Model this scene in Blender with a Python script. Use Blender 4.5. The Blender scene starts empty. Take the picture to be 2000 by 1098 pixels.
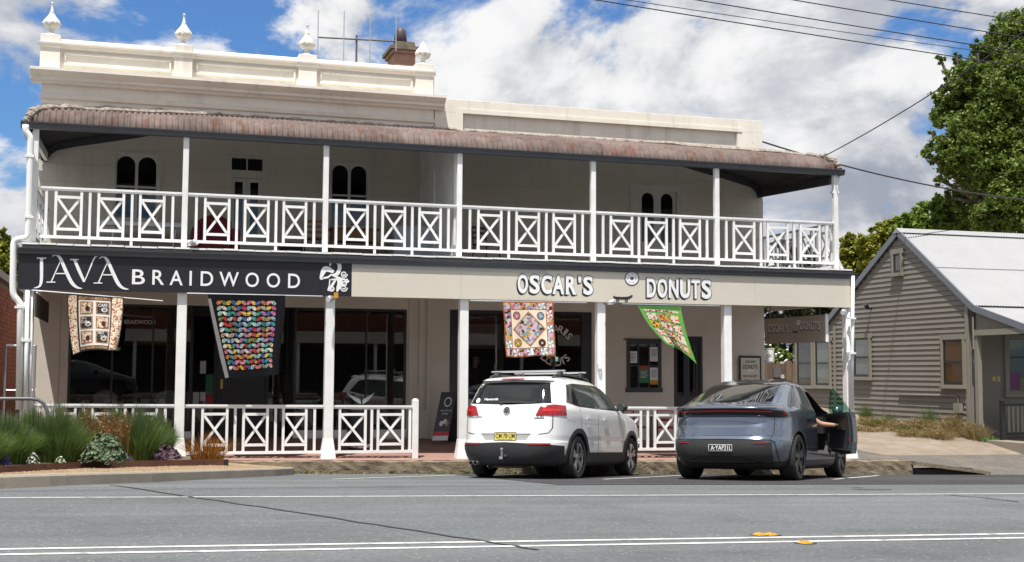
import bpy, bmesh, math, random
from mathutils import Vector, Matrix
from mathutils import noise as mnoise
R = math.radians
scn = bpy.context.scene
col = scn.collection
rnd = random.Random(7)

# ------------------------------------------------------------------ camera
FPX, CX, CY = 2400.0, 1000.0, 549.0
CAM = Vector((0, 0, 1.6))
def _cd(px, py): return Vector(((px - CX) / FPX, -(py - CY) / FPX, 1.0))
_Y = _cd(262, 722).normalized()
_Z = _Y.cross(_cd(5262, 745)).normalized()
if _Z.y < 0: _Z = -_Z
_X = _Y.cross(_Z)
if _X.x < 0: _X = -_X
def ray(px, py):
    d = _cd(px, py); return Vector((_X.dot(d), _Y.dot(d), _Z.dot(d)))
cam = bpy.data.cameras.new('camera'); cam_o = bpy.data.objects.new('camera', cam); col.objects.link(cam_o)
cr = Vector((_X.x, _Y.x, _Z.x)); cu = Vector((_X.y, _Y.y, _Z.y)); cf = Vector((_X.z, _Y.z, _Z.z))
cam_o.matrix_world = Matrix(((cr.x, cu.x, -cf.x, CAM.x), (cr.y, cu.y, -cf.y, CAM.y), (cr.z, cu.z, -cf.z, CAM.z), (0, 0, 0, 1)))
cam.sensor_width = 36; cam.lens = 36 * FPX / 2000; cam.clip_end = 5000; cam.clip_start = .1
scn.camera = cam_o

# ------------------------------------------------------------------ sun, sky, exposure
SUN_DIR = Vector((.62, 1.0, -3.1)).normalized()          # the way the light travels
sun = bpy.data.lights.new('sun', 'SUN'); sun.energy = 5.0; sun.angle = R(.55); sun.color = (1, .955, .89)
sun_o = bpy.data.objects.new('sun', sun); col.objects.link(sun_o)
sun_o.rotation_euler = SUN_DIR.to_track_quat('-Z', 'Y').to_euler()
sun_o.location = (-10, -10, 40)
scn.view_settings.view_transform = 'Standard'; scn.view_settings.look = 'None'
scn.view_settings.exposure = 0.45; scn.view_settings.gamma = 1.0; scn.view_settings.use_curve_mapping = False
world = bpy.data.worlds.new('World'); scn.world = world; world.use_nodes = True
wn = world.node_tree; wn.nodes.clear()
def N(nt, t, **kw):
    n = nt.nodes.new(t)
    for k, v in kw.items():
        if k.startswith('i_'):
            key = k[2:]; key = int(key) if key.isdigit() else key.replace('_', ' ')
            n.inputs[key].default_value = v
        else: setattr(n, k, v)
    return n
def L(nt, a, b): nt.links.new(a, b)
def build_sky():
    nt = wn
    out = N(nt, 'ShaderNodeOutputWorld'); bg = N(nt, 'ShaderNodeBackground')
    sky = N(nt, 'ShaderNodeTexSky', sky_type='NISHITA', sun_disc=False)
    sky.sun_elevation = math.asin(-SUN_DIR.z); sky.sun_rotation = math.atan2(-SUN_DIR.x, -SUN_DIR.y)
    sky.air_density = 1.2; sky.dust_density = .6; sky.ozone_density = 2.5
    tc = N(nt, 'ShaderNodeTexCoord')
    mp = N(nt, 'ShaderNodeMapping'); mp.inputs['Scale'].default_value = (5.2, 5.2, 9.0)
    mp.inputs['Location'].default_value = SKY_SEED
    L(nt, tc.outputs['Generated'], mp.inputs['Vector'])
    def noise(vec, scale, det, rough, dist=0.):
        n = N(nt, 'ShaderNodeTexNoise', noise_dimensions='3D'); n.inputs['Scale'].default_value = scale
        n.inputs['Detail'].default_value = det; n.inputs['Roughness'].default_value = rough; n.inputs['Distortion'].default_value = dist
        L(nt, vec, n.inputs['Vector']); return n.outputs['Fac']
    def ramp(v, a, b, c0=0., c1=1.):
        m = N(nt, 'ShaderNodeMapRange', interpolation_type='SMOOTHSTEP'); L(nt, v, m.inputs[0])
        m.inputs[1].default_value = a; m.inputs[2].default_value = b; m.inputs[3].default_value = c0; m.inputs[4].default_value = c1
        return m.outputs[0]
    def mth(op, a, b):
        m = N(nt, 'ShaderNodeMath', operation=op)
        for i, v in enumerate((a, b)):
            if isinstance(v, (int, float)): m.inputs[i].default_value = v
            else: L(nt, v, m.inputs[i])
        return m.outputs[0]
    v = mp.outputs['Vector']
    n1 = noise(v, 1.0, 10, .60, .25)
    ad = N(nt, 'ShaderNodeVectorMath', operation='ADD'); ad.inputs[1].default_value = (-.10, -.05, .20); L(nt, v, ad.inputs[0])
    n2 = noise(ad.outputs[0], 1.0, 8, .58, .25)
    ad2 = N(nt, 'ShaderNodeVectorMath', operation='ADD'); ad2.inputs[1].default_value = (7.3, 2.1, 4.4); L(nt, v, ad2.inputs[0])
    n3 = noise(ad2.outputs[0], .85, 7, .55, .4)
    cover = ramp(n1, .365, .465)
    lit = ramp(mth('SUBTRACT', n1, n2), -.11, .09)           # side of each billow that faces the light
    lit = mth('ADD', mth('MULTIPLY', lit, .62), mth('MULTIPLY', ramp(n3, .36, .55), .38))
    cc = N(nt, 'ShaderNodeMix', data_type='RGBA'); L(nt, lit, cc.inputs[0])
    cc.inputs[6].default_value = (.42, .46, .55, 1); cc.inputs[7].default_value = (1.12, 1.12, 1.12, 1)
    sk = N(nt, 'ShaderNodeMix', data_type='RGBA', blend_type='MULTIPLY'); sk.inputs[0].default_value = 1
    sk.inputs[7].default_value = (.064, .100, .148, 1); L(nt, sky.outputs[0], sk.inputs[6])
    mx = N(nt, 'ShaderNodeMix', data_type='RGBA'); L(nt, cover, mx.inputs[0]); L(nt, sk.outputs[2], mx.inputs[6]); L(nt, cc.outputs[2], mx.inputs[7])
    L(nt, mx.outputs[2], bg.inputs['Color']); bg.inputs['Strength'].default_value = SKY_STRENGTH
    L(nt, bg.outputs[0], out.inputs['Surface'])
SKY_SEED = (24.8965, 43.4562, -43.886); SKY_STRENGTH = .62
build_sky()

# ------------------------------------------------------------------ helpers
def F(px, py, Y):
    r = ray(px, py); return CAM + r * (Y / r.y)
def S(px, py, X):
    r = ray(px, py); return CAM + r * (X / r.x)
def H(px, py, z):
    r = ray(px, py); return CAM + r * ((z - CAM.z) / r.z)
def fx(px, py, Y): return F(px, py, Y).x
def fz(px, py, Y): return F(px, py, Y).z
def zroad(x, y):
    if y > 16: return .172 - .0213 * x - .056 * (y - 16)
    if y > 4: return .172 - .0213 * x + .015 * (16 - y)
    return .352 - .0213 * x
def G(px, py, f=zroad):
    r = ray(px, py); t = 10.0
    for _ in range(60):
        p = CAM + r * t; q = CAM + r * (t + .001)
        e = p.z - f(p.x, p.y); e2 = q.z - f(q.x, q.y)
        t -= e / ((e2 - e) / .001)
    return CAM + r * t
def zpath(x, y):                                       # footpath under the verandah
    return .02 - .0155 * x + .05 * (min(y, 26.2) - 22.2)

class MB:
    def __init__(s): s.v = []; s.f = []; s.m = []; s.mi = 0
    def add(s, vs, fs):
        o = len(s.v); s.v += [tuple(p) for p in vs]
        for f in fs: s.f.append(tuple(o + i for i in f)); s.m.append(s.mi)
        return s
    def box(s, x0, x1, y0, y1, z0, z1):
        if x0 > x1: x0, x1 = x1, x0
        if y0 > y1: y0, y1 = y1, y0
        if z0 > z1: z0, z1 = z1, z0
        return s.add([(x0,y0,z0),(x1,y0,z0),(x1,y1,z0),(x0,y1,z0),(x0,y0,z1),(x1,y0,z1),(x1,y1,z1),(x0,y1,z1)],
              [(0,3,2,1),(4,5,6,7),(0,1,5,4),(1,2,6,5),(2,3,7,6),(3,0,4,7)])
    def beam(s, a, b, w, h, up=(0,0,1)):               # box along a-b, w across, h along up
        a = Vector(a); b = Vector(b); d = (b - a).normalized(); u = Vector(up)
        x = d.cross(u)
        if x.length < 1e-4: x = d.cross(Vector((1,0,0)))
        x.normalize(); u = x.cross(d).normalized(); x *= w/2; u *= h/2
        vs = [a-x-u, a+x-u, a+x+u, a-x+u, b-x-u, b+x-u, b+x+u, b-x+u]
        return s.add(vs, [(0,1,2,3),(7,6,5,4),(0,4,5,1),(1,5,6,2),(2,6,7,3),(3,7,4,0)])
    def tube(s, pts, r, n=8, cap=True):
        pts = [Vector(p) for p in pts]; rs = r if isinstance(r, (list, tuple)) else [r]*len(pts)
        o = len(s.v); prev = None
        for i, p in enumerate(pts):
            d = (pts[min(i+1, len(pts)-1)] - pts[max(i-1, 0)])
            d = d.normalized() if d.length > 1e-9 else Vector((0,0,1))
            if prev is None:
                x = d.cross(Vector((0,0,1)))
                if x.length < 1e-3: x = d.cross(Vector((1,0,0)))
            else: x = prev - d * prev.dot(d)
            x.normalize(); prev = x; y = d.cross(x)
            for k in range(n):
                a = 2*math.pi*k/n; s.v.append(tuple(p + (x*math.cos(a) + y*math.sin(a))*rs[i]))
        for i in range(len(pts)-1):
            for k in range(n):
                a = o+i*n+k; b = o+i*n+(k+1)%n; s.f.append((a, b, b+n, a+n)); s.m.append(s.mi)
        if cap:
            s.f.append(tuple(o+k for k in reversed(range(n)))); s.m.append(s.mi)
            e = o+(len(pts)-1)*n; s.f.append(tuple(e+k for k in range(n))); s.m.append(s.mi)
        return s
    def lathe(s, prof, n=20, c=(0,0,0), ax='z', fn=None, cap=True):
        o = len(s.v); c = Vector(c)
        for i, (r, h) in enumerate(prof):
            for k in range(n):
                a = 2*math.pi*k/n; rr = fn(i, k, r) if fn else r
                p = (rr*math.cos(a), rr*math.sin(a), h)
                if ax == 'y': p = (p[0], p[2], p[1])
                elif ax == 'x': p = (p[2], p[0], p[1])
                s.v.append(tuple(c + Vector(p)))
        for i in range(len(prof)-1):
            for k in range(n):
                a = o+i*n+k; b = o+i*n+(k+1)%n; s.f.append((a,b,b+n,a+n) if ax != 'y' else (a,a+n,b+n,b)); s.m.append(s.mi)
        if not cap: return s
        s.f.append(tuple(o+k for k in reversed(range(n)))); s.m.append(s.mi)
        e = o+(len(prof)-1)*n; s.f.append(tuple(e+k for k in range(n))); s.m.append(s.mi)
        return s
    def grid(s, fn, nu, nv):
        vs = [fn(i/nu, j/nv) for j in range(nv+1) for i in range(nu+1)]
        fs = [(j*(nu+1)+i, j*(nu+1)+i+1, (j+1)*(nu+1)+i+1, (j+1)*(nu+1)+i) for j in range(nv) for i in range(nu)]
        return s.add(vs, fs)
    def shell(s, fn, nu, nv, t):                       # grid fn(u,v) plus a back face at fn(u,v,t) and a rim
        fr = [fn(i/nu, j/nv, 0) for j in range(nv+1) for i in range(nu+1)]
        bk = [fn(i/nu, j/nv, t) for j in range(nv+1) for i in range(nu+1)]
        K = len(fr); w = nu+1
        fs = []
        for j in range(nv):
            for i in range(nu):
                q = (j*w+i, j*w+i+1, (j+1)*w+i+1, (j+1)*w+i); fs.append(q); fs.append(tuple(K+a for a in reversed(q)))
        per = [i for i in range(w)] + [j*w+nu for j in range(1, nv+1)] + [nv*w+i for i in range(nu-1, -1, -1)] + [j*w for j in range(nv-1, 0, -1)]
        for a, b in zip(per, per[1:]+per[:1]): fs.append((b, a, K+a, K+b))
        return s.add(fr+bk, fs)
    def prism(s, poly, fn, d0, d1):                    # poly of 2D points, fn(a,b,d)->3D, ends at d0 and d1
        n = len(poly); vs = [fn(a, b, d0) for a, b in poly] + [fn(a, b, d1) for a, b in poly]
        fs = [tuple(range(n)), tuple(reversed(range(n, 2*n)))]
        fs += [(i, i+n, (i+1) % n + n, (i+1) % n) for i in range(n)]
        return s.add(vs, fs)
    def build(s, name, mats, parent=None, smooth=False, local=False, fix=False):
        me = bpy.data.meshes.new(name); me.from_pydata(s.v, [], s.f)
        ms = mats if isinstance(mats, (list, tuple)) else [mats]
        for m in ms: me.materials.append(m)
        if len(ms) > 1: me.polygons.foreach_set('material_index', s.m)
        if smooth: me.polygons.foreach_set('use_smooth', [True]*len(me.polygons))
        me.update()
        if fix:
            b = bmesh.new(); b.from_mesh(me); bmesh.ops.recalc_face_normals(b, faces=b.faces); b.to_mesh(me); b.free()
        return link(name, me, parent, local)
def link(name, me, parent=None, local=False):
    o = bpy.data.objects.new(name, me); col.objects.link(o)
    if parent is not None:
        o.parent = parent
        if not local: o.matrix_parent_inverse = world_of(parent).inverted()
    return o
WM = {}
def world_of(o):
    if o.name in WM: return WM[o.name]
    return o.matrix_basis.copy() if o.parent is None else world_of(o.parent) @ o.matrix_parent_inverse @ o.matrix_basis
def tag(o, label=None, cat=None, group=None, kind=None):
    if label: o['label'] = label
    if cat: o['category'] = cat
    if group: o['group'] = group
    if kind: o['kind'] = kind
    return o
def thing(name, label, cat, loc=(0,0,0), group=None, rz=0):
    o = bpy.data.objects.new(name, None); col.objects.link(o); o.location = loc; o.rotation_euler = (0,0,rz)
    o.empty_display_size = .2
    return tag(o, label, cat, group)
def mb(): return MB()
def shade_auto(o, ang=35):
    me = o.data; b = bmesh.new(); b.from_mesh(me); bmesh.ops.recalc_face_normals(b, faces=b.faces)
    for f in b.faces: f.smooth = True
    for e in b.edges:
        if len(e.link_faces) == 2 and e.calc_face_angle(0) > R(ang): e.smooth = False
    b.to_mesh(me); b.free(); return o
def bevel(o, w=.01, seg=2):
    m = o.modifiers.new('bevel', 'BEVEL'); m.width = w; m.segments = seg; m.limit_method = 'ANGLE'; m.angle_limit = R(40); return o

# ------------------------------------------------------------------ materials
def mat(name, c, rough=.6, metal=0., var=0., vscale=4., bump=0., bscale=30., coat=0., spec=.5, c2=None, det=6., objvar=0., stretch=None, streak=None, dirt=None):
    m = bpy.data.materials.new(name); m.use_nodes = True; nt = m.node_tree; b = nt.nodes['Principled BSDF']
    b.inputs['Base Color'].default_value = (*c, 1); b.inputs['Roughness'].default_value = rough; b.inputs['Metallic'].default_value = metal
    b.inputs['Coat Weight'].default_value = coat; b.inputs['Coat Roughness'].default_value = .04; b.inputs['Specular IOR Level'].default_value = spec
    tc = N(nt, 'ShaderNodeTexCoord'); vec = tc.outputs['Object']
    if stretch:
        mp = N(nt, 'ShaderNodeMapping'); mp.inputs['Scale'].default_value = stretch; L(nt, vec, mp.inputs[0]); vec = mp.outputs[0]
    def noise(sc, d=det, r=.6):
        n = N(nt, 'ShaderNodeTexNoise'); n.inputs['Scale'].default_value = sc; n.inputs['Detail'].default_value = d; n.inputs['Roughness'].default_value = r
        L(nt, vec, n.inputs['Vector']); return n.outputs['Fac']
    cur = None
    if var or c2:
        f = noise(vscale); mr = N(nt, 'ShaderNodeMapRange'); mr.inputs[1].default_value = .32; mr.inputs[2].default_value = .68; L(nt, f, mr.inputs[0])
        mx = N(nt, 'ShaderNodeMix', data_type='RGBA'); L(nt, mr.outputs[0], mx.inputs[0])
        a = tuple(x*(1-var) for x in c); d = c2 if c2 else tuple(min(1, x*(1+var)) for x in c)
        if c2: a = c
        mx.inputs[6].default_value = (*a, 1); mx.inputs[7].default_value = (*d, 1); cur = mx.outputs[2]
    def over(fac, colr):
        nonlocal cur
        mx = N(nt, 'ShaderNodeMix', data_type='RGBA'); L(nt, fac, mx.inputs[0])
        if cur is None: mx.inputs[6].default_value = (*c, 1)
        else: L(nt, cur, mx.inputs[6])
        mx.inputs[7].default_value = (*colr, 1); cur = mx.outputs[2]
    if streak:                                         # (scale xyz, threshold, colour, amount) stains with a shape of their own
        sc, th, sc_c, am = streak
        mp = N(nt, 'ShaderNodeMapping'); mp.inputs['Scale'].default_value = sc; L(nt, tc.outputs['Object'], mp.inputs[0])
        n = N(nt, 'ShaderNodeTexNoise'); n.inputs['Scale'].default_value = 1; n.inputs['Detail'].default_value = 6; n.inputs['Roughness'].default_value = .65; L(nt, mp.outputs[0], n.inputs['Vector'])
        mr = N(nt, 'ShaderNodeMapRange'); mr.inputs[1].default_value = th; mr.inputs[2].default_value = th+.16; mr.inputs[4].default_value = am; L(nt, n.outputs['Fac'], mr.inputs[0]); over(mr.outputs[0], sc_c)
    if dirt:                                           # (scale, threshold, colour, amount)
        f = noise(dirt[0], 8, .7); mr = N(nt, 'ShaderNodeMapRange'); mr.inputs[1].default_value = dirt[1]; mr.inputs[2].default_value = dirt[1]+.12; mr.inputs[4].default_value = dirt[3]; L(nt, f, mr.inputs[0]); over(mr.outputs[0], dirt[2])
    if objvar:
        oi = N(nt, 'ShaderNodeObjectInfo'); hs = N(nt, 'ShaderNodeHueSaturation'); mr = N(nt, 'ShaderNodeMapRange')
        L(nt, oi.outputs['Random'], mr.inputs[0]); mr.inputs[3].default_value = 1-objvar; mr.inputs[4].default_value = 1+objvar; L(nt, mr.outputs[0], hs.inputs['Value'])
        if cur is None: hs.inputs['Color'].default_value = (*c, 1)
        else: L(nt, cur, hs.inputs['Color'])
        cur = hs.outputs[0]
    if cur is not None: L(nt, cur, b.inputs['Base Color'])
    if bump:
        bp = N(nt, 'ShaderNodeBump'); bp.inputs['Strength'].default_value = min(1, bump); bp.inputs['Distance'].default_value = .02
        L(nt, noise(bscale), bp.inputs['Height']); L(nt, bp.outputs[0], b.inputs['Normal'])
    return m
def emis(m, c, s):
    b = m.node_tree.nodes['Principled BSDF']; b.inputs['Emission Color'].default_value = (*c, 1); b.inputs['Emission Strength'].default_value = s; return m
def glass_mat(name, tint=(.5,.55,.55), rough=.0, ior=1.5, alpha=.5):
    m = bpy.data.materials.new(name); m.use_nodes = True; nt = m.node_tree; nt.nodes.clear()
    o = N(nt, 'ShaderNodeOutputMaterial'); t = N(nt, 'ShaderNodeBsdfTransparent'); t.inputs[0].default_value = (*tint, 1)
    g = N(nt, 'ShaderNodeBsdfGlossy'); g.inputs['Roughness'].default_value = rough; g.inputs[0].default_value = (1,1,1,1)
    ge = N(nt, 'ShaderNodeNewGeometry'); io = N(nt, 'ShaderNodeMapRange'); L(nt, ge.outputs['Backfacing'], io.inputs[0]); io.inputs[3].default_value = ior; io.inputs[4].default_value = 1/ior
    fr = N(nt, 'ShaderNodeFresnel'); L(nt, io.outputs[0], fr.inputs[0]); mx = N(nt, 'ShaderNodeMixShader')
    L(nt, fr.outputs[0], mx.inputs[0]); L(nt, t.outputs[0], mx.inputs[1]); L(nt, g.outputs[0], mx.inputs[2]); L(nt, mx.outputs[0], o.inputs[0])
    return m
def leaf_mat(name, c, c2, rough=.55, trans=.35):
    m = bpy.data.materials.new(name); m.use_nodes = True; nt = m.node_tree; b = nt.nodes['Principled BSDF']; b.inputs['Roughness'].default_value = rough
    b.inputs['Specular IOR Level'].default_value = .35
    ge = N(nt, 'ShaderNodeNewGeometry'); mx = N(nt, 'ShaderNodeMix', data_type='RGBA'); L(nt, ge.outputs['Random Per Island'], mx.inputs[0])
    mx.inputs[6].default_value = (*c, 1); mx.inputs[7].default_value = (*c2, 1); L(nt, mx.outputs[2], b.inputs['Base Color'])
    tr = N(nt, 'ShaderNodeBsdfTranslucent'); ms = N(nt, 'ShaderNodeMixShader'); ms.inputs[0].default_value = trans
    L(nt, mx.outputs[2], tr.inputs[0]); L(nt, b.outputs[0], ms.inputs[1]); L(nt, tr.outputs[0], ms.inputs[2]); L(nt, ms.outputs[0], nt.nodes['Material Output'].inputs[0])
    return m
M = {}
M['cream'] = mat('cream render', (.78,.735,.655), .75, var=.05, vscale=1.2, bump=.25, bscale=60, streak=((2.2,2.2,.3),.56,(.50,.45,.38),.45), dirt=(4,.63,(.40,.35,.28),.5))
M['cream2'] = mat('aged cream render', (.76,.72,.635), .8, var=.07, vscale=1.0, bump=.35, bscale=40, streak=((2.6,2.6,.25),.54,(.45,.41,.34),.5), dirt=(6,.62,(.33,.29,.24),.5))
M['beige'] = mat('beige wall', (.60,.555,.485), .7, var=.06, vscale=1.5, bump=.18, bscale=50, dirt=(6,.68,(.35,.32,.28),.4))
M['white'] = mat('white paint', (.80,.80,.79), .45, var=.07, vscale=3, objvar=.05, bump=.12, bscale=50, dirt=(11,.64,(.48,.44,.38),.6))
M['white2'] = mat('white downpipe', (.78,.79,.79), .4, var=.03, vscale=5, dirt=(5,.7,(.5,.47,.42),.4))
M['char'] = mat('charcoal gutter', (.055,.06,.07), .38, var=.1, vscale=5)
M['black'] = mat('black paint', (.018,.018,.02), .42)
M['blackframe'] = mat('black shopfront frame', (.022,.022,.025), .35)
M['sign_black'] = mat('black sign board', (.016,.016,.022), .35, var=.15, vscale=2)
M['sign_cream'] = mat('stone coloured sign board', (.60,.555,.47), .45, var=.03, vscale=2)
M['sign_taupe'] = mat('taupe sign board', (.36,.32,.265), .55, var=.04, vscale=3)
M['ink'] = mat('black lettering', (.02,.02,.022), .5)
M['letter'] = mat('white lettering', (.80,.81,.82), .45)
M['letter2'] = mat('grey lettering', (.62,.60,.58), .5)
M['rust'] = mat('rusted corrugated iron', (.115,.085,.077), .85, c2=(.195,.155,.14), vscale=5, bump=.3, bscale=60, streak=((5,2,2),.52,(.13,.045,.022),.8), dirt=(9,.63,(.24,.21,.185),.6), objvar=.2, spec=.2)
M['mortar'] = mat('crumbling mortar flashing', (.42,.38,.33), .95, c2=(.20,.15,.12), vscale=14, bump=.9, bscale=25)
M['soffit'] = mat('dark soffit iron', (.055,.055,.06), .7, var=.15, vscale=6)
M['timberfloor'] = mat('balcony floor boards', (.16,.14,.12), .7, var=.15, vscale=6)
M['terracotta'] = mat('terracotta chimney render', (.46,.25,.175), .85, var=.12, vscale=6, bump=.4, bscale=40)
M['sandstone'] = mat('weathered sandstone cap', (.22,.175,.12), .9, c2=(.12,.10,.075), vscale=6, bump=.6, bscale=30)
M['pot'] = mat('dark chimney pot', (.075,.05,.06), .5, var=.1)
M['finial'] = mat('cast finial', (.70,.68,.62), .8, var=.1, vscale=7, bump=.5, bscale=40, dirt=(9,.56,(.30,.24,.17),.75))
M['alu'] = mat('aluminium', (.55,.56,.58), .35, metal=.9)
M['steel'] = mat('brushed stainless', (.62,.63,.65), .22, metal=1., var=.05, vscale=10)
def asphalt(name, lo, hi, chip, rough=.9):
    m = bpy.data.materials.new(name); m.use_nodes = True; nt = m.node_tree; b = nt.nodes['Principled BSDF']; b.inputs['Roughness'].default_value = rough; b.inputs['Specular IOR Level'].default_value = .25
    tc = N(nt, 'ShaderNodeTexCoord')
    def nz(sc, d, scale=None, r=.6):
        v = tc.outputs['Object']
        if scale: mp = N(nt, 'ShaderNodeMapping'); mp.inputs['Scale'].default_value = scale; L(nt, v, mp.inputs[0]); v = mp.outputs[0]
        n = N(nt, 'ShaderNodeTexNoise'); n.inputs['Scale'].default_value = sc; n.inputs['Detail'].default_value = d; n.inputs['Roughness'].default_value = r; L(nt, v, n.inputs['Vector']); return n.outputs['Fac']
    def mr(v, a_, b_): q = N(nt, 'ShaderNodeMapRange'); L(nt, v, q.inputs[0]); q.inputs[1].default_value = a_; q.inputs[2].default_value = b_; return q.outputs[0]
    def mix(f, c0, c1):
        q = N(nt, 'ShaderNodeMix', data_type='RGBA'); L(nt, f, q.inputs[0])
        for s_, c in ((6, c0), (7, c1)):
            if isinstance(c, tuple): q.inputs[s_].default_value = (*c, 1)
            else: L(nt, c, q.inputs[s_])
        return q.outputs[2]
    g = mix(mr(nz(22, 5, None, .75), .30, .70), lo, hi)                       # aggregate
    tr = mr(nz(1.0, 4, (.05, .9, 1)), .38, .66)                               # wheel tracks and patches run along the street
    g2 = N(nt, 'ShaderNodeMix', data_type='RGBA', blend_type='MULTIPLY'); L(nt, tr, g2.inputs[0]); L(nt, g, g2.inputs[6]); g2.inputs[7].default_value = (.70, .715, .73, 1)
    bl = mr(nz(.55, 5), .50, .68); g3 = N(nt, 'ShaderNodeMix', data_type='RGBA', blend_type='MULTIPLY'); L(nt, bl, g3.inputs[0]); L(nt, g2.outputs[2], g3.inputs[6]); g3.inputs[7].default_value = (.80, .80, .80, 1)
    v = N(nt, 'ShaderNodeTexVoronoi'); v.inputs['Scale'].default_value = 30; L(nt, tc.outputs['Object'], v.inputs['Vector']); sp = N(nt, 'ShaderNodeSeparateColor'); L(nt, v.outputs['Color'], sp.inputs[0])
    ch = N(nt, 'ShaderNodeMath', operation='MULTIPLY'); L(nt, mr(sp.outputs[0], .90, .97), ch.inputs[0]); L(nt, mr(v.outputs['Distance'], .38, .22), ch.inputs[1])
    L(nt, mix(ch.outputs[0], g3.outputs[2], chip), b.inputs['Base Color'])
    bp = N(nt, 'ShaderNodeBump'); bp.inputs['Strength'].default_value = .7; bp.inputs['Distance'].default_value = .012; L(nt, nz(90, 3), bp.inputs['Height']); L(nt, bp.outputs[0], b.inputs['Normal']); return m
M['asphalt'] = asphalt('travel lane asphalt', (.098,.109,.114), (.195,.206,.208), (.33,.33,.31))
M['asphalt2'] = asphalt('dark parking asphalt', (.036,.036,.040), (.088,.086,.087), (.22,.21,.2))
M['apron'] = mat('worn grey apron', (.085,.08,.074), .9, c2=(.15,.138,.122), vscale=18, bump=.5, bscale=120, dirt=(1.6,.5,(.19,.155,.12),.6))
M['line'] = mat('white road paint', (.58,.58,.56), .7, var=.1, vscale=30, dirt=(7,.53,(.17,.17,.17),.8))
M['tar'] = mat('tar seal', (.035,.035,.04), .7)  # black of the marker pads and of the painted wire shadows
M['stain'] = mat('oil stain', (.05,.052,.054), .75, c2=(.10,.104,.104), vscale=22)
M['kerb'] = mat('concrete kerb', (.27,.24,.195), .9, var=.12, vscale=3, bump=.4, bscale=60, streak=((1.1,1.1,1.1),.58,(.085,.08,.07),.75), dirt=(25,.62,(.15,.135,.115),.6))
M['oldkerb'] = mat('old mossy kerb', (.16,.125,.082), .95, c2=(.26,.21,.145), vscale=7, bump=.9, bscale=25, streak=((.9,.9,5),.53,(.06,.05,.036),.75), dirt=(5,.60,(.055,.06,.02),.6))
M['paving'] = mat('dusky pink paving', (.26,.145,.118), .8, c2=(.31,.19,.158), vscale=3, bump=.2, bscale=70, dirt=(8,.62,(.22,.15,.13),.5))
M['gravel'] = mat('orange gravel', (.27,.185,.105), .95, c2=(.44,.33,.21), vscale=40, bump=.9, bscale=110, det=3)
M['soil'] = mat('garden soil', (.10,.07,.045), .95, c2=(.18,.13,.085), vscale=20, bump=.8, bscale=40)
M['dirt'] = mat('sandy dirt', (.20,.16,.118), .95, c2=(.28,.235,.185), vscale=2.5, bump=.6, bscale=40, dirt=(1.2,.50,(.20,.15,.125),.7))
M['grassland'] = mat('dry grass ground', (.10,.11,.045), .95, c2=(.2,.17,.09), vscale=.8, bump=.5, bscale=20)
M['corten'] = mat('rusty steel edging', (.085,.035,.024), .75, c2=(.13,.055,.035), vscale=5, bump=.2, bscale=60)
M['pipe'] = mat('dark grey pipe', (.12,.12,.13), .4)
M['brick'] = mat('red brick', (.30,.095,.06), .85, var=.18, vscale=9, bump=.3, bscale=80, objvar=.2)
M['mortarj'] = mat('brick mortar', (.30,.22,.18), .9, bump=.3, bscale=80)
M['wb'] = mat('taupe weatherboard', (.198,.184,.165), .6, var=.05, vscale=2, bump=.12, bscale=40, objvar=.05, dirt=(3,.68,(.26,.23,.2),.4))
M['wbtrim'] = mat('sage trim', (.235,.225,.185), .55, var=.05, vscale=3)
M['barge'] = mat('blue grey barge', (.155,.175,.205), .4, var=.06)
M['roofwhite'] = mat('pale painted iron', (.30,.303,.312), .6, var=.05, vscale=1.2, bump=.1, bscale=30, streak=((.35,3,3),.58,(.30,.295,.29),.55), dirt=(3,.68,(.28,.265,.25),.5))
M['glass'] = glass_mat('window glass', (.80,.83,.83))
M['glassdark'] = glass_mat('shop glass', (.72,.74,.74), ior=1.6)
M['room'] = mat('dark room', (.11,.10,.09), .9, var=.2, vscale=2)
M['blind'] = mat('timber blind', (.34,.14,.04), .6, var=.12, vscale=20)
M['curtain'] = mat('pale curtain', (.55,.53,.49), .9, var=.05, vscale=3)
M['paling'] = mat('weathered palings', (.10,.065,.042), .9, c2=(.18,.13,.09), vscale=3, stretch=(6,6,.6), bump=.4, bscale=30, objvar=.25)
M['paper'] = mat('white paper', (.75,.76,.77), .7)
M['red'] = mat('red', (.45,.02,.025), .45)
M['xgreen'] = mat('poster green', (.03,.17,.085), .6)
M['yellow'] = mat('amber', (.55,.26,.015), .45, var=.2, vscale=30)
M['wire'] = mat('cable', (.03,.03,.033), .6)
M['bark'] = mat('bark', (.09,.075,.06), .95, c2=(.16,.14,.12), vscale=8, bump=.8, bscale=20, stretch=(3,3,.6))
M['frame'] = mat('aged window paint', (.62,.60,.54), .55, var=.05, vscale=6, dirt=(9,.64,(.42,.38,.32),.5))
M['brass'] = mat('brass', (.55,.40,.16), .35, metal=.8)
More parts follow.
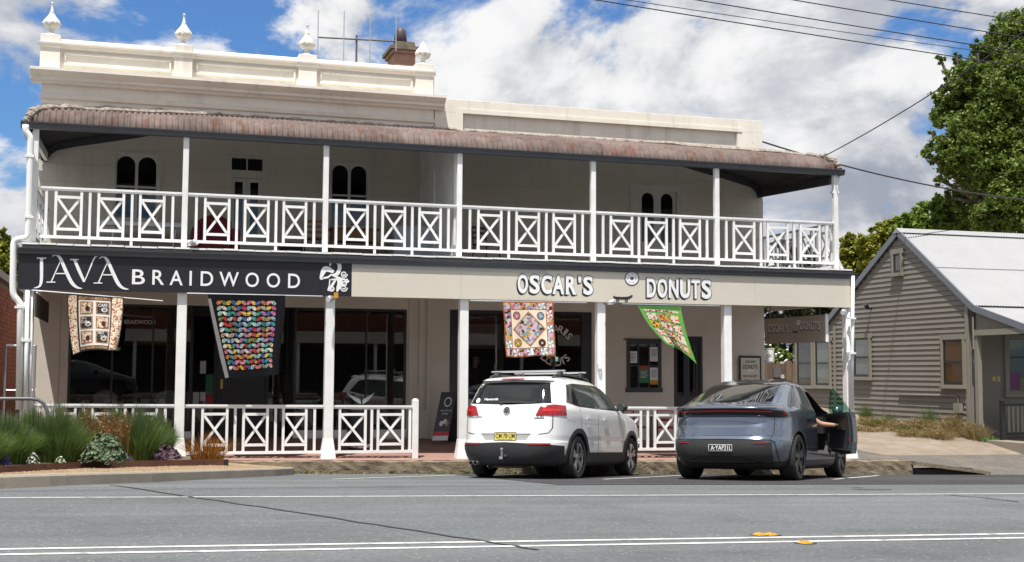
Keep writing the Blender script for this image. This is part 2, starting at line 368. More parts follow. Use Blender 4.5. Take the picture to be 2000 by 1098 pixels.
# ------------------------------------------------------------------ ground, road, kerbs
def sheet(name, mt, xs, ys, zf, up=0., kind='structure', parent=None, jit=0.):
    m = mb(); nx, ny = len(xs), len(ys)
    vs = [(x, y, zf(x, y) + up + (rnd.uniform(-jit, jit) if jit else 0)) for y in ys for x in xs]
    m.add(vs, [(j*nx+i, j*nx+i+1, (j+1)*nx+i+1, (j+1)*nx+i) for j in range(ny-1) for i in range(nx-1)])
    o = m.build(name, mt, parent)
    if kind and parent is None: tag(o, kind=kind)
    return o
def frange(a, b, n): return [a + (b-a)*i/n for i in range(n+1)]
tag(mb().box(-1500, 1500, -1500, 1500, -5.2, -5.0).build('ground', M['grassland']), kind='structure')
YK = 22.2
road = sheet('road', M['asphalt'], [-130, -60, -20, 0, 20, 60, 130], [-9, 4, 10, 16, YK], zroad)
for nm, p0, p1, w in (('edge_line', (0, 974.5), (2000, 963.5), .07), ('centre_line', (0, 1071.5), (2000, 1044.5), .085), ('centre_line', (0, 1081), (2000, 1053.5), .085)):
    a = G(*p0); b = G(*p1); y = (a.y + b.y)/2
    sheet(nm, M['line'], frange(-60, 60, 12), [y - w/2, y + w/2], zroad, .004, parent=road)
y0 = (G(1250, 955).y + G(2000, 946).y)/2
sheet('parking_strip', M['asphalt2'], frange(5.6, 45, 8), [max(16.02, y0), YK], zroad, .004, parent=road)
def strip(name, mt, pts, w, zf, up, parent):
    m = mb(); P = [Vector((p.x, p.y, 0)) for p in pts]; vs = []
    for i, p in enumerate(P):
        d = (P[min(i+1, len(P)-1)] - P[max(i-1, 0)]).normalized(); n = Vector((-d.y, d.x, 0))*w/2
        for q in (p - n, p + n): vs.append((q.x, q.y, zf(q.x, q.y) + up))
    m.add(vs, [(2*i, 2*i+2, 2*i+3, 2*i+1) for i in range(len(P)-1)]); return m.build(name, mt, parent)
for bx in (2.9, 7.25, 11.45):                           # painted bay lines at 45 degrees
    st = Vector((bx, 18.6, 0)); strip('bay_line', M['line'], [st, st + Vector((1.1, 1.1, 0)), st + Vector((2.6, 2.6, 0))], .09, zroad, .008, road)
for pts in (((215, 948), (430, 979), (700, 1020), (930, 1055), (1080, 1080)), ((1840, 966), (1920, 973), (2010, 983))):  # overhead wire shadows painted on the road as thin dark strips
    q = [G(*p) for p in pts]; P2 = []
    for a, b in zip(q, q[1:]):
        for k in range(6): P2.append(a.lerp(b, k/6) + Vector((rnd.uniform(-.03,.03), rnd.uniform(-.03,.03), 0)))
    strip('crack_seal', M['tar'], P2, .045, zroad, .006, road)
for px, py, rx, ry in ((1703, 956.5, .35, .12), (1675, 953, .12, .05)):
    c = G(px, py); m = mb(); n = 22; pts = [(c.x, c.y)] + [(c.x + rx*math.cos(2*math.pi*k/n)*rnd.uniform(.55,1.1), c.y + ry*math.sin(2*math.pi*k/n)*rnd.uniform(.5,1.1)) for k in range(n)]
    m.add([(x, y, zroad(x, y)+.0055) for x, y in pts], [(0, 1+k, 1+(k+1) % n) for k in range(n)]); m.build('oil_stain', M['stain'], road)
# old kerb and footpath in front of the shops
def slab(name, mt, xs, ys, zt, zb, kind='structure', jit=0., parent=None):
    m = mb(); nx, ny = len(xs), len(ys); J = lambda: rnd.uniform(-jit, jit)
    top = [(x + J(), y + J(), zt(x, y) + J()) for y in ys for x in xs]
    m.add(top, [(j*nx+i, j*nx+i+1, (j+1)*nx+i+1, (j+1)*nx+i) for j in range(ny-1) for i in range(nx-1)])
    for lst in ([top[i] for i in range(nx)], [top[(ny-1)*nx+i] for i in range(nx)], [top[j*nx] for j in range(ny)], [top[j*nx+nx-1] for j in range(ny)]):
        rows = 4; vs = []
        for k in range(rows+1):
            for p in lst:
                zz = p[2] + (zb(p[0], p[1]) - p[2])*k/rows; vs.append((p[0] + (J() if k else 0), p[1] + (J() if k else 0), zz))
        n = len(lst); m.add(vs, [(k*n+i, k*n+i+1, (k+1)*n+i+1, (k+1)*n+i) for k in range(rows) for i in range(n-1)])
    o = m.build(name, mt, parent, fix=True)
    if kind and parent is None: tag(o, kind=kind)
    return o
slab('kerb', M['oldkerb'], frange(1.2, 15.55, 110), [YK, YK+.08, YK+.22], lambda x, y: zpath(x, y) - .004, lambda x, y: zroad(x, YK) - .1, jit=.012)
sheet('footpath', M['paving'], [-2.3, 3.0, 9.0, 14.3], [YK+.2, 24, 26.2, 28.4], zpath, .001)
sheet('asphalt_path', M['apron'], [14.3, 15.0, 15.56], [YK+.2, 24, 26.2], zpath, .002)
# garden bulge: kerb, gravel verge, bed
kp = [G(*p) for p in ((-420, 975), (-200, 965), (0, 955), (100, 950.5), (200, 946), (300, 942), (400, 937), (470, 933.5), (540, 930), (572, 927.5))]
kp.append(Vector((kp[-1].x + .12, YK, 0)))
def edgept(px, py):
    t = max(0., min(1., px/437)); return H(px, py, .17 - .16*t)
ep = [edgept(*p) for p in ((-420, 946), (-200, 936), (0, 925), (90, 919), (175, 914.5), (232, 913.5), (330, 911), (400, 909.5), (440, 909))]
def vz(i, n): return .155 - .035*i/n
m = mb(); K = len(kp); sect = []
for i, p in enumerate(kp):
    d = (kp[min(i+1, K-1)] - kp[max(i-1, 0)]); d.z = 0; d.normalize(); nn = Vector((-d.y, d.x, 0)); zt = zroad(p.x, p.y) + vz(i, K-1)
    sect.append([p + Vector((0, 0, 0)) - Vector((0, 0, p.z - zroad(p.x, p.y) + .1)), Vector((p.x, p.y, zt - .02)) + nn*.015, Vector((p.x, p.y, zt)) + nn*.035, Vector((p.x, p.y, zt + .004)) + nn*.16])
def kat(t):
    i = min(int(t), K-2); return [sect[i][k].lerp(sect[i+1][k], t-i) for k in range(4)]
kb = tag(bpy.data.objects.new('kerb', None), kind='structure'); col.objects.link(kb)
nst = 6
for q in range(nst):                                     # lengths of kerb with open joints
    t0, t1 = (K-1)*q/nst, (K-1)*(q+1)/nst - .012; m = mb(); rows = [kat(t0 + (t1-t0)*r/5) for r in range(6)]
    for r0_, r1_ in zip(rows, rows[1:]):
        for k in range(3): m.add([r0_[k], r1_[k], r1_[k+1], r0_[k+1]], [(0,1,2,3)])
    for e in (rows[0], rows[-1]): m.add([e[0], e[1], e[2], e[3], e[3]-Vector((0,0,.2))], [(0,1,2,3,4)])
    m.build('kerb_length', M['kerb'], kb, fix=True)
m = mb(); inner = []
for i in range(K):
    t = i/(K-1)*(len(ep)-1); a = int(min(t, len(ep)-2)); inner.append(ep[a].lerp(ep[a+1], t-a))
for i in range(K-1):
    for k in range(3):
        q = [sect[i][3].lerp(inner[i], k/3), sect[i+1][3].lerp(inner[i+1], k/3), sect[i+1][3].lerp(inner[i+1], (k+1)/3), sect[i][3].lerp(inner[i], (k+1)/3)]
        m.add(q, [(0,1,2,3)])
a = sect[-1][3]; m.add([inner[-1], a, Vector((a.x, YK+.02, zpath(a.x, YK)-.01)), Vector((inner[-1].x, YK+.02, zpath(inner[-1].x, YK)-.01))], [(0,1,2,3)])
tag(m.build('gravel_verge', M['gravel']), kind='structure')
m = mb()
for a, b in zip(ep, ep[1:]):
    m.add([a + Vector((0, .02, .06)), b + Vector((0, .02, .06)), Vector((b.x, 22.7, zpath(b.x, 22.6) + .05)), Vector((a.x, 22.7, zpath(a.x, 22.6) + .05))], [(0,1,2,3)])
tag(m.build('garden_bed', M['soil']), kind='structure')
def zbed(x, y):
    for a, b in zip(ep, ep[1:]):
        if a.x <= x <= b.x:
            e = a.lerp(b, (x-a.x)/(b.x-a.x)); t = (y-e.y)/(22.7-e.y); return (e.z+.06)*(1-t) + (zpath(x, 22.6)+.05)*t
    return .06
ed = thing('garden_edging', 'rusty brown steel edging strip along the front of the garden bed', 'edging', ep[0])
for a, b in zip(ep, ep[1:]):
    d = (b-a).normalized()
    mb().beam(a + Vector((0,0,.035)), b + Vector((0,0,.035)) - d*.008, .012, .13).build('edging_plate', M['corten'], ed)
mb().beam(ep[-1] + Vector((-.02,-.014,.035)), ep[-1] + Vector((.05,-.014,.035)), .016, .13).build('end_bracket', M['black'], ed)
# side street at the right
def zside(x, y):
    e = zroad(x, YK)
    if y < YK: return zroad(x, y)
    if y < 26: return e + (.02 - e)*(y-YK)/3.8
    return .02 + .075*(y-26)
sheet('side_street', M['apron'], frange(15.56, 60, 20), [YK, 22.9, 23.6, 24.15], zside, .0)
sheet('dirt_verge', M['dirt'], [14.32, 15.56]+frange(16.2, 60, 16), [24.15, 24.8, 25.4, 26, 28, 32, 40, 60, 90], lambda x, y: min(zside(x, y), 3) - (.0 if x > 15 or y > 26.2 else .3), .0)
dr = thing('kerb_drain', 'dark opening of a kerbside drain under a tilted concrete slab', 'drain', (15.6, 22.1, -.4))
m = mb(); m.prism([(15.5, -.22), (17.35, -.47), (17.35, -.53), (15.5, -.30)], lambda a, b, d: (a, d, b), 22.05, 22.75); m.build('drain_slab', M['oldkerb'], dr)
mb().box(15.57, 17.0, 22.19, 22.6, -.62, -.40).build('drain_mouth', M['black'], dr)
for px, py, lb in ((1484, 1046, 'wide amber pavement marker left of the road centre lines'), (1505, 1046, 'small amber pavement marker touching the wide one on the centre line'), (1573, 1062, 'amber pavement marker alone on the camera side of the centre line')):
    p = G(px, py); m = mb(); w = .055
    m.add([(-w,-.05,0),(w,-.05,0),(w,.05,0),(-w,.05,0),(-w*.45,-.035,.022),(w*.45,-.035,.022),(w*.45,.035,.022),(-w*.45,.035,.022)], [(0,1,5,4),(1,2,6,5),(2,3,7,6),(3,0,4,7),(4,5,6,7)])
    t = thing('pavement_marker', lb, 'road marker', p, 'amber pavement markers on the centre line', rz=.25)
    m.build('marker_body', M['yellow'], t, local=True); mb().box(-w*1.3, w*1.3, -.065, .065, -.004, .006).build('marker_base', M['tar'], t, local=True)

# ------------------------------------------------------------------ the two storey shop building
YW = 26.2
def ashlar(name, base, bs):
    m = bpy.data.materials[base.name].copy(); m.name = name; nt = m.node_tree; b = nt.nodes['Principled BSDF']
    tc = N(nt, 'ShaderNodeTexCoord'); mp = N(nt, 'ShaderNodeMapping'); mp.inputs['Rotation'].default_value = (R(90), 0, 0); L(nt, tc.outputs['Object'], mp.inputs[0])
    bt = N(nt, 'ShaderNodeTexBrick'); bt.inputs['Scale'].default_value = 1; bt.inputs['Brick Width'].default_value = 1.05; bt.inputs['Row Height'].default_value = .36
    bt.inputs['Mortar Size'].default_value = .006; bt.inputs['Mortar Smooth'].default_value = .3
    bt.inputs['Color1'].default_value = (1,1,1,1); bt.inputs['Color2'].default_value = (1,1,1,1); bt.inputs['Mortar'].default_value = (0,0,0,1); L(nt, mp.outputs[0], bt.inputs[0])
    bp = N(nt, 'ShaderNodeBump'); bp.inputs['Strength'].default_value = bs; bp.inputs['Distance'].default_value = .006; L(nt, bt.outputs[0], bp.inputs['Height'])
    old = b.inputs['Normal'].links[0].from_socket; L(nt, old, bp.inputs['Normal']); L(nt, bp.outputs[0], b.inputs['Normal']); return m
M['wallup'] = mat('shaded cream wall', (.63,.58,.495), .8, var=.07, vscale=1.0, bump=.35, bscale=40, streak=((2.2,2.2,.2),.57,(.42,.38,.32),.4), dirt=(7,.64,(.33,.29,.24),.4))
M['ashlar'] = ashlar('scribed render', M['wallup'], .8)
bld = thing('shop_building', 'long cream two storey shop building with parapet and urn finials', 'building', (6, YW, 0))
def wall_open(m, x0, x1, z0, z1, ops, y, rev):
    xs = sorted({x0, x1, *[v for o in ops for v in o[:2]]}); zs = sorted({z0, z1, *[v for o in ops for v in o[2:4]]})
    for i in range(len(xs)-1):
        for j in range(len(zs)-1):
            cx, cz = (xs[i]+xs[i+1])/2, (zs[j]+zs[j+1])/2
            if any(o[0] < cx < o[1] and o[2] < cz < o[3] for o in ops): continue
            m.add([(xs[i],y,zs[j]),(xs[i+1],y,zs[j]),(xs[i+1],y,zs[j+1]),(xs[i],y,zs[j+1])], [(0,1,2,3)])
    for a, b, c, d in ops:
        m.add([(a,y,c),(a,y+rev,c),(a,y+rev,d),(a,y,d)], [(0,1,2,3)]); m.add([(b,y,c),(b,y,d),(b,y+rev,d),(b,y+rev,c)], [(0,1,2,3)])
        m.add([(a,y,d),(a,y+rev,d),(b,y+rev,d),(b,y,d)], [(0,1,2,3)]); m.add([(a,y,c),(b,y,c),(b,y+rev,c),(a,y+rev,c)], [(0,1,2,3)])
XA, XB = -1.94, 14.31
def X_(px): return fx(px, 400, YW)
def XL_(px): return fx(px, 700, YW)
w1 = (X_(218), X_(312), 4.66, 6.06); fd = (X_(446), X_(516), 3.86, 6.11); w2 = (X_(641), X_(723), 4.66, 6.11); ad = (X_(1238), X_(1331), 3.86, 5.90)
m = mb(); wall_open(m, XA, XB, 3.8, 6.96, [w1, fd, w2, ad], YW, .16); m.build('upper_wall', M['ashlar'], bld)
sA = (XL_(133), XL_(376), .34, 2.93); sB = (XL_(376), XL_(574), .0, 2.93); sC = (XL_(574), XL_(794), .34, 2.93); sD = (XL_(878), XL_(1156), .0, 2.95)
wE = (XL_(1226), XL_(1289), fz(1258, 762, YW), fz(1258, 667, YW)); dF = (XL_(1316), XL_(1373), .0, fz(1345, 657, YW))
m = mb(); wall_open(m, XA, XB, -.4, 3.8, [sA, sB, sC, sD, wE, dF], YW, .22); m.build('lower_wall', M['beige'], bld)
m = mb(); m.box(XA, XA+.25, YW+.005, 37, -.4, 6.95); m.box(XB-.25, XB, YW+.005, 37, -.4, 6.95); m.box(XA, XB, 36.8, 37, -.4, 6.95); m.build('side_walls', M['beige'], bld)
mb().box(XA, XB, YW+.31, 37, 6.80, 6.94).build('flat_roof', M['char'], bld)
# dark rooms behind the openings
def room(x0, x1, y0, y1, z0, z1, mt=None):
    m = mb(); v = [(x0,y0,z0),(x1,y0,z0),(x1,y1,z0),(x0,y1,z0),(x0,y0,z1),(x1,y0,z1),(x1,y1,z1),(x0,y1,z1)]
    m.add(v, [(0,1,2,3),(7,6,5,4),(1,5,6,2),(2,6,7,3),(3,7,4,0)]); return m.build('room', mt or M['room'], bld)
room(XA+.3, 5.75, YW+.24, 31, .17, 3.3); room(6.0, 9.98, YW+.24, 31, .12, 3.3); room(10.1, 14.0, YW+.24, 29, .05, 3.3)
room(XA+.3, 5.7, YW+.18, 30, 3.85, 6.7); room(10.2, 13.9, YW+.18, 30, 3.85, 6.7)
# parapet of the left half
def extr(poly, x0, x1, y): return mb().prism(poly, lambda o, z, d: (d, y - o, z), x0, x1)
XP = 6.20
m = mb(); m.box(XA, XP, YW, YW+.3, 6.962, 8.16); m.build('parapet', M['cream'], bld)
extr([(0,7.36),(.10,7.36),(.12,7.40),(.20,7.42),(.20,7.475),(.25,7.50),(.31,7.545),(.345,7.575),(.345,7.63),(0.003,7.69)], XA-.2, XP+.2, YW).build('cornice', M['cream2'], bld, fix=True)
extr([(0.0,7.05),(.05,7.07),(.075,7.14),(.0,7.165)], XA-.02, XP+.02, YW-.002).build('string_course', M['cream2'], bld, fix=True)
PED = [(-1.98,-1.60),(.63,1.00),(3.20,3.59),(5.76,6.16)]
for (a, b), nx in zip(PED, PED[1:]):
    extr([(.0,8.09),(.05,8.11),(.07,8.155),(.105,8.18),(.105,8.215),(.02,8.295),(-.32,8.295),(-.32,8.09)], b, nx[0], YW-.003).build('coping', M['cream'], bld, fix=True)
    x0, x1, z0, z1 = b+.07, nx[0]-.05, 7.765, 8.035; f = mb(); t = .045
    for q in ((x0, x1, z1-t, z1), (x0, x1, z0, z0+t), (x0, x0+t, z0+t, z1-t), (x1-t, x1, z0+t, z1-t)): f.box(q[0], q[1], YW-.04, YW+.01, q[2], q[3])
    bevel(f.build('panel_frame', M['cream'], bld), .012)
FIN = [(.0,0),(.13,.0),(.13,.04),(.06,.07),(.045,.12),(.05,.15),(.11,.17),(.155,.22),(.165,.27),(.15,.33),(.11,.38),(.07,.44),(.045,.50),(.05,.51),(.03,.53),(.02,.68),(.028,.69),(.012,.72)]
for i, (a, b) in enumerate(PED):
    bevel(mb().box(a, b, YW-.10, YW+.34, 7.64, 8.365).build('pedestal', M['cream'], bld), .008)
    c = mb(); c.prism([(0,8.09),(.03,8.11),(.05,8.16),(.055,8.19),(0,8.20)], lambda o, z, d: (d, YW-.10-o, z), a-.04, b+.04); c.build('pedestal_cap', M['cream'], bld, fix=True)
    prof = FIN if i != 3 else FIN[:13]+[(.03,.51),(.012,.54)]
    def ribs(ii, k, r): return r*(1 + (.07 if 6 <= ii <= 10 else 0)*math.cos(k*2*math.pi/24*8))
    u = mb().lathe([(r, h) for r, h in prof], 24, ((a+b)/2, YW+.1, 8.36), fn=ribs); o = u.build('urn_finial', M['finial'], bld, smooth=True)
    kn = mb()
    for k in range(8):
        an = k*math.pi/4 + .2; kn.lathe([(.0,-.02),(.02,-.012),(.028,.0),(.02,.014),(0,.02)], 6, ((a+b)/2 + .165*math.cos(an), YW+.1 + .165*math.sin(an), 8.63))
    kn.build('finial_bosses', M['finial'], o, smooth=True)
# parapet of the right half, a raised border round a sunk panel
X0, X1, ZT = 6.22, XB, 7.64
mb().box(X0, X1, YW+.085, YW+.3, 6.962, ZT-.02).build('parapet', M['cream2'], bld)
m = mb(); m.box(X0, X1, YW-.002, YW+.083, 7.335, ZT); m.box(X0, 6.86, YW-.002, YW+.083, 6.94, 7.335); m.box(13.64, X1, YW-.002, YW+.083, 6.94, 7.335); bevel(m.build('parapet_border', M['cream2'], bld), .006)
m = mb(); m.box(6.74, 13.76, YW-.018, YW-.004, 7.335, 7.43); m.box(6.74, 6.86, YW-.018, YW-.004, 6.96, 7.335); m.build('panel_frame', M['cream2'], bld)
# chimney
ch = mb(); p0 = F(757, 110, 30); p1 = F(809, 110, 30); zc = lambda py: fz(783, py, 30)
chm = mb().box(p0.x+.1, p1.x-.06, 29.6, 30.5, 6.8, zc(112)).build('chimney', M['terracotta'], bld)
mb().box(p0.x+.04, p1.x, 29.54, 30.56, zc(112), zc(106)).build('corbel', M['terracotta'], chm)
mb().box(p0.x-.02, p1.x+.05, 29.48, 30.62, zc(106), zc(99)).build('cap', M['sandstone'], chm)
m = mb(); a, b = p0.x+.06, p1.x-.05; z0, z1 = zc(99), zc(89); m.prism([(a, z0), (b, z0), (b-.03, z1), (a+.09, z1)], lambda q, z, d: (q, d, z), 29.6, 30.5); m.build('weathering', M['sandstone'], chm, fix=True)
m = mb(); pc = F(783, 80, 30); r = .17; prof = [(r*1.08, z1), (r*.86, zc(66)), (r*.8, zc(60))]
m.lathe(prof + [(r*.6, zc(56)), (r*.25, zc(54))], 16, (pc.x, 30.05, 0)); m.build('chimney_pot', M['pot'], chm, smooth=True)
# ---- openings of the upper floor
def arch_poly(x0, x1, zs, zt, n=14):
    cx, r = (x0+x1)/2, (x1-x0)/2
    return [(x0, zt), (x0, zs)] + [(cx - r*math.cos(math.pi*k/n), zs + r*math.sin(math.pi*k/n)) for k in range(n+1)] + [(x1, zs), (x1, zt)]
def pf(y): return lambda a, b, d: (a, y + d, b)
def pane(x0, x1, z0, z1, y, parent, mt='glass', arch=0):
    m = mb()
    if arch: poly = [(x0, z0), (x1, z0)] + [((x0+x1)/2 + (x1-x0)/2*math.cos(math.pi*k/14), z1 - (x1-x0)/2 + (x1-x0)/2*math.sin(math.pi*k/14)) for k in range(15)]
    else: poly = [(x0,z0),(x1,z0),(x1,z1),(x0,z1)]
    m.prism(poly, pf(y), 0, .006); return m.build('pane', M[mt], parent, fix=True)
def arched(o, door=False):
    x0, x1, z0, z1 = o; y = YW+.03; fw = .055 if not door else .12; xm = (x0+x1)/2
    m = mb(); m.box(x0, x0+fw, y-.05, y+.07, z0, z1); m.box(x1-fw, x1, y-.05, y+.07, z0, z1); m.box(x0+fw, x1-fw, y-.05, y+.07, z1-fw*.8, z1); m.box(x0-.05, x1+.05, y-.11, y+.06, z0-.05, z0)
    if door:
        m.box(x0-.09, x0, y-.06, y+.0, z0, z1+.08); m.box(x1, x1+.09, y-.06, y, z0, z1+.08); m.box(x0, x1, y-.06, y, z1, z1+.08)
    win = m.build('door_frame' if door else 'window', M['frame'], bld)
    for k in range(2):
        a = x0+fw if k == 0 else xm; b = xm if k == 0 else x1-fw; st = .03 if not door else .09
        l = mb(); zt = z1-fw*.8; zr = zt - .04; g0, g1 = a+st, b-st; rr = (g1-g0)/2
        zb = z0+.05 if not door else z0+.75
        l.box(a, g0, y, y+.04, z0, zt); l.box(g1, b, y, y+.04, z0, zt); l.box(g0, g1, y, y+.04, z0, zb)
        l.prism(arch_poly(g0, g1, zr-rr, zt), pf(y), 0, .04)
        if not door: zm = z0 + (z1-z0)*.49; l.box(g0, g1, y+.005, y+.045, zm-.02, zm+.02)
        else: l.box(g0+.01, g1-.01, y+.01, y+.03, z0+.1, zb-.12)
        lf = l.build('door_leaf' if door else 'sash', M['frame'], win, fix=True)
        if door: pane(g0, g1, zb, zr, y+.015, win, 'glass', 1)
        else: pane(g0, g1, zb, zm-.02, y+.02, win, 'glass'); pane(g0, g1, zm+.02, zr, y+.02, win, 'glass', 1)
arched(w1); arched(w2); arched(ad, True)
x0, x1, z0, z1 = fd; y = YW+.03; xm = (x0+x1)/2
m = mb(); m.box(x0, x0+.05, y-.05, y+.07, z0, z1); m.box(x1-.05, x1, y-.05, y+.07, z0, z1); m.box(x0+.05, x1-.05, y-.05, y+.07, z1-.05, z1); zt_ = fz(480, 333, YW); m.box(x0+.05, x1-.05, y-.04, y+.07, zt_-.16, zt_)
m.box(xm-.012, xm+.012, y-.02, y+.05, zt_, z1-.05)
fr = m.build('french_door', M['frame'], bld); pane(x0+.06, xm-.012, zt_+.02, z1-.06, y+.02, fr); pane(xm+.012, x1-.06, zt_+.02, z1-.06, y+.02, fr)
for a, b in ((x0+.05, xm-.003), (xm+.003, x1-.05)):
    l = mb(); zt2 = zt_-.165; zb = z0+.55; s_ = .075
    l.box(a, a+s_, y, y+.04, z0, zt2); l.box(b-s_, b, y, y+.04, z0, zt2); l.box(a+s_, b-s_, y, y+.04, z0, zb); l.box(a+s_, b-s_, y, y+.04, zt2-.08, zt2)
    l.build('door_leaf', M['frame'], fr); pane(a+s_, b-s_, zb, zt2-.08, y+.015, fr)
# partition on the balcony, vertical lining boards
XPT = fx(889, 400, 23.1)
for k in range(22):
    a = 23.12 + k*.14; mb().box(XPT-.02, XPT+.02, a, a+.135, 3.84, 6.25 + .21*(a-23.2)).build('partition_board', M['white'], bld)
mb().box(XPT-.05, XPT-.022, 24.7, 25.6, 3.84, 5.75).build('partition_door', M['white'], bld)
# ---- shopfronts
def shopfront(o, mull, kick=None, y=YW+.06, mt='glassdark', top=None):
    x0, x1, z0, z1 = o; t = .05; m = mb(); ss = [x0] + mull + [x1]
    m.box(x0, x1, y-.03, y+.05, z1-t, z1); m.box(x0, x1, y-.03, y+.05, z0, z0+t)
    for i, x in enumerate(ss):
        w = t if i in (0, len(ss)-1) else .035
        a, b = (x, x+w) if i == 0 else ((x-w, x) if i == len(ss)-1 else (x-w/2, x+w/2)); m.box(a, b, y-.03, y+.05, z0+t, z1-t)
    if top: m.box(x0+t, x1-t, y-.025, y+.045, top-.02, top+.02)
    w = m.build('shop_window', M['blackframe'], bld)
    for a, b in zip(ss, ss[1:]): pane(a+.02, b-.02, z0+t, z1-t, y+.01, w, mt)
    return w
swA = shopfront(sA, [XL_(219), XL_(298)]); swC = shopfront(sC, [XL_(716)])
mb().box(sA[0], sA[1], YW-.02, YW+.2, .20, .335).build('shop_plinth', M['white'], bld); mb().box(sC[0], sC[1], YW-.02, YW+.2, .18, .335).build('shop_plinth', M['white'], bld)
yr = YW+.9
m = mb(); dx0, dx1 = fx(424, 700, yr), fx(520, 700, yr); z1 = 2.93
m.box(sB[0], sB[1], yr, yr+.06, 2.75, 3.3); m.box(sB[0], sB[0]+.05, yr, yr+.06, .17, 2.75); m.box(sB[1]-.05, sB[1], yr, yr+.06, .17, 2.75); m.box(dx0-.06, dx0, yr, yr+.06, .17, 2.75); m.box(dx1, dx1+.06, yr, yr+.06, .17, 2.75)
m.box(sB[0], dx0-.06, yr, yr+.06, .17, .5); m.box(dx1+.06, sB[1], yr, yr+.06, .17, .5)
ef = m.build('entry_frame', M['blackframe'], bld); pane(sB[0]+.05, dx0-.06, .5, 2.75, yr+.03, ef, 'glassdark'); pane(dx1+.06, sB[1]-.05, .5, 2.75, yr+.03, ef, 'glassdark')
m = mb(); m.box(dx0+.005, dx1-.005, yr+.01, yr+.05, .19, 2.3); m.box(dx0+.005, dx1-.005, yr+.005, yr+.05, 2.32, 2.74)
for k in range(3):
    q = dx0 + .1 + k*(dx1-dx0-.15)/3; m.box(q, q+(dx1-dx0-.15)/3-.06, yr-.004, yr+.012, .35, 1.25)
dj = bevel(m.build('shop_door', mat('charcoal door', (.032,.034,.04), .45), bld), .004)
hp = F(433, 750, yr-.01); mb().box(hp.x-.025, hp.x+.025, yr-.02, yr-.004, hp.z-.1, hp.z+.1).build('door_handle', M['brass'], dj)
for xx in (sB[0], sB[1]): mb().box(xx-.02, xx+.02, YW+.1, yr, .17, 2.93).build('entry_return', M['blackframe'], bld)
for px0, px1, py0, py1, mt in ((391,402,705,730,'paper'),(402,416,731,766,'xgreen'),(403,416,771,789,'red'),(391,401,766,783,'paper'),(377,388,766,790,'paper')):
    a = F(px0, py0, yr-.005); b = F(px1, py1, yr-.005); mb().box(a.x, b.x, yr-.008, yr-.002, b.z, a.z).build('notice', M[mt], bld)
# second shop: open bay with dark frame, sliding panes
x0, x1, z0, z1 = sD; y = YW+.06; m = mb(); xd = [XL_(905), XL_(1083)]
m.box(x0, x1, y-.03, y+.05, z1-.07, z1); m.box(x0, x0+.22, y-.03, y+.05, .1, z1-.07); m.box(x1-.24, x1, y-.03, y+.05, .1, z1-.07); m.box(xd[1]-.03, xd[1]+.03, y-.03, y+.05, .1, z1-.07)
m.box(x0+.22, x1-.24, y-.03, y+.05, .1, .45)
sw = m.build('shop_window', M['blackframe'], bld); pane(x0+.22, xd[1]-.03, .45, z1-.07, y+.01, sw, 'glassdark'); pane(xd[1]+.03, x1-.24, .45, z1-.07, y+.01, sw, 'glassdark')
# small window with notices and the arched door
x0, x1, z0, z1 = wE; m = mb(); t = .055; y = YW-.02
for q in ((x0-.03, x1+.03, z1-t, z1+.03), (x0-.06, x1+.06, z0-.05, z0+t), (x0-.03, x0+t, z0+t, z1-t), (x1-t, x1+.03, z0+t, z1-t)): m.box(q[0], q[1], y, y+.1, q[2], q[3])
for k in (1, 2): xx = x0 + (x1-x0)*k/3; m.box(xx-.015, xx+.015, y+.02, y+.09, z0+t, z1-t)
m.box(x0+t, x1-t, y+.022, y+.088, (z0+z1)/2-.015, (z0+z1)/2+.015); m.box(x0-.1, x1+.04, y-.02, y+.08, z1+.031, z1+.06)
we = m.build('window', mat('charcoal window frame', (.04,.043,.05), .5), bld); pane(x0+t, x1-t, z0+t, z1-t, y+.05, we, 'glassdark')
mb().box(x0+.02, x1-.02, y+.14, y+.15, z0, z1).build('window_backing', M['room'], bld)
for px0, px1, py0, py1, mt in ((1229,1245,686,709,'paper'),(1270,1287,678,706,'paper'),(1249,1268,715,748,'xgreen'),(1270,1287,718,751,'paper')):
    a = F(px0, py0, YW-.02); b = F(px1, py1, YW-.02); nt_ = mb().box(a.x, b.x, YW-.005, YW+.003, b.z, a.z).build('notice', M[mt], bld)
    if mt == 'xgreen':
        q = mb(); cxx = (a.x+b.x)/2
        q.prism([(a.x+.01, a.z-.1), (cxx, a.z-.02), (b.x-.01, a.z-.1), (b.x-.005, a.z-.004), (a.x+.005, a.z-.004)], pf(YW-.009), 0, .003); q.build('red_corner', M['red'], nt_, fix=True)
    if py0 == 718: mb().box(a.x, b.x, YW-.009, YW-.006, b.z, b.z+.1).build('yellow_band', M['yellow'], nt_)
    q = mb()
    for k in range(6): q.box(a.x+.03, b.x-.03-.02*(k % 3), YW-.0115, YW-.0065, a.z-.06-.03*k-(.06 if mt == 'xgreen' else 0), a.z-.05-.03*k-(.06 if mt == 'xgreen' else 0))
    q.build('notice_print', M['letter2'] if mt == 'xgreen' else M['pipe'], nt_)
x0, x1, z0, z1 = dF; y = YW+.09; m = mb()
m.box(x0, x0+.06, y-.02, y+.1, .03, z1); m.box(x1-.06, x1, y-.02, y+.1, .03, z1); m.box(x0+.06, x1-.06, y-.02, y+.1, z1-.1, z1)
dd = m.build('door_frame', mat('dark door paint', (.03,.032,.038), .45), bld)
xm = (x0+x1)/2
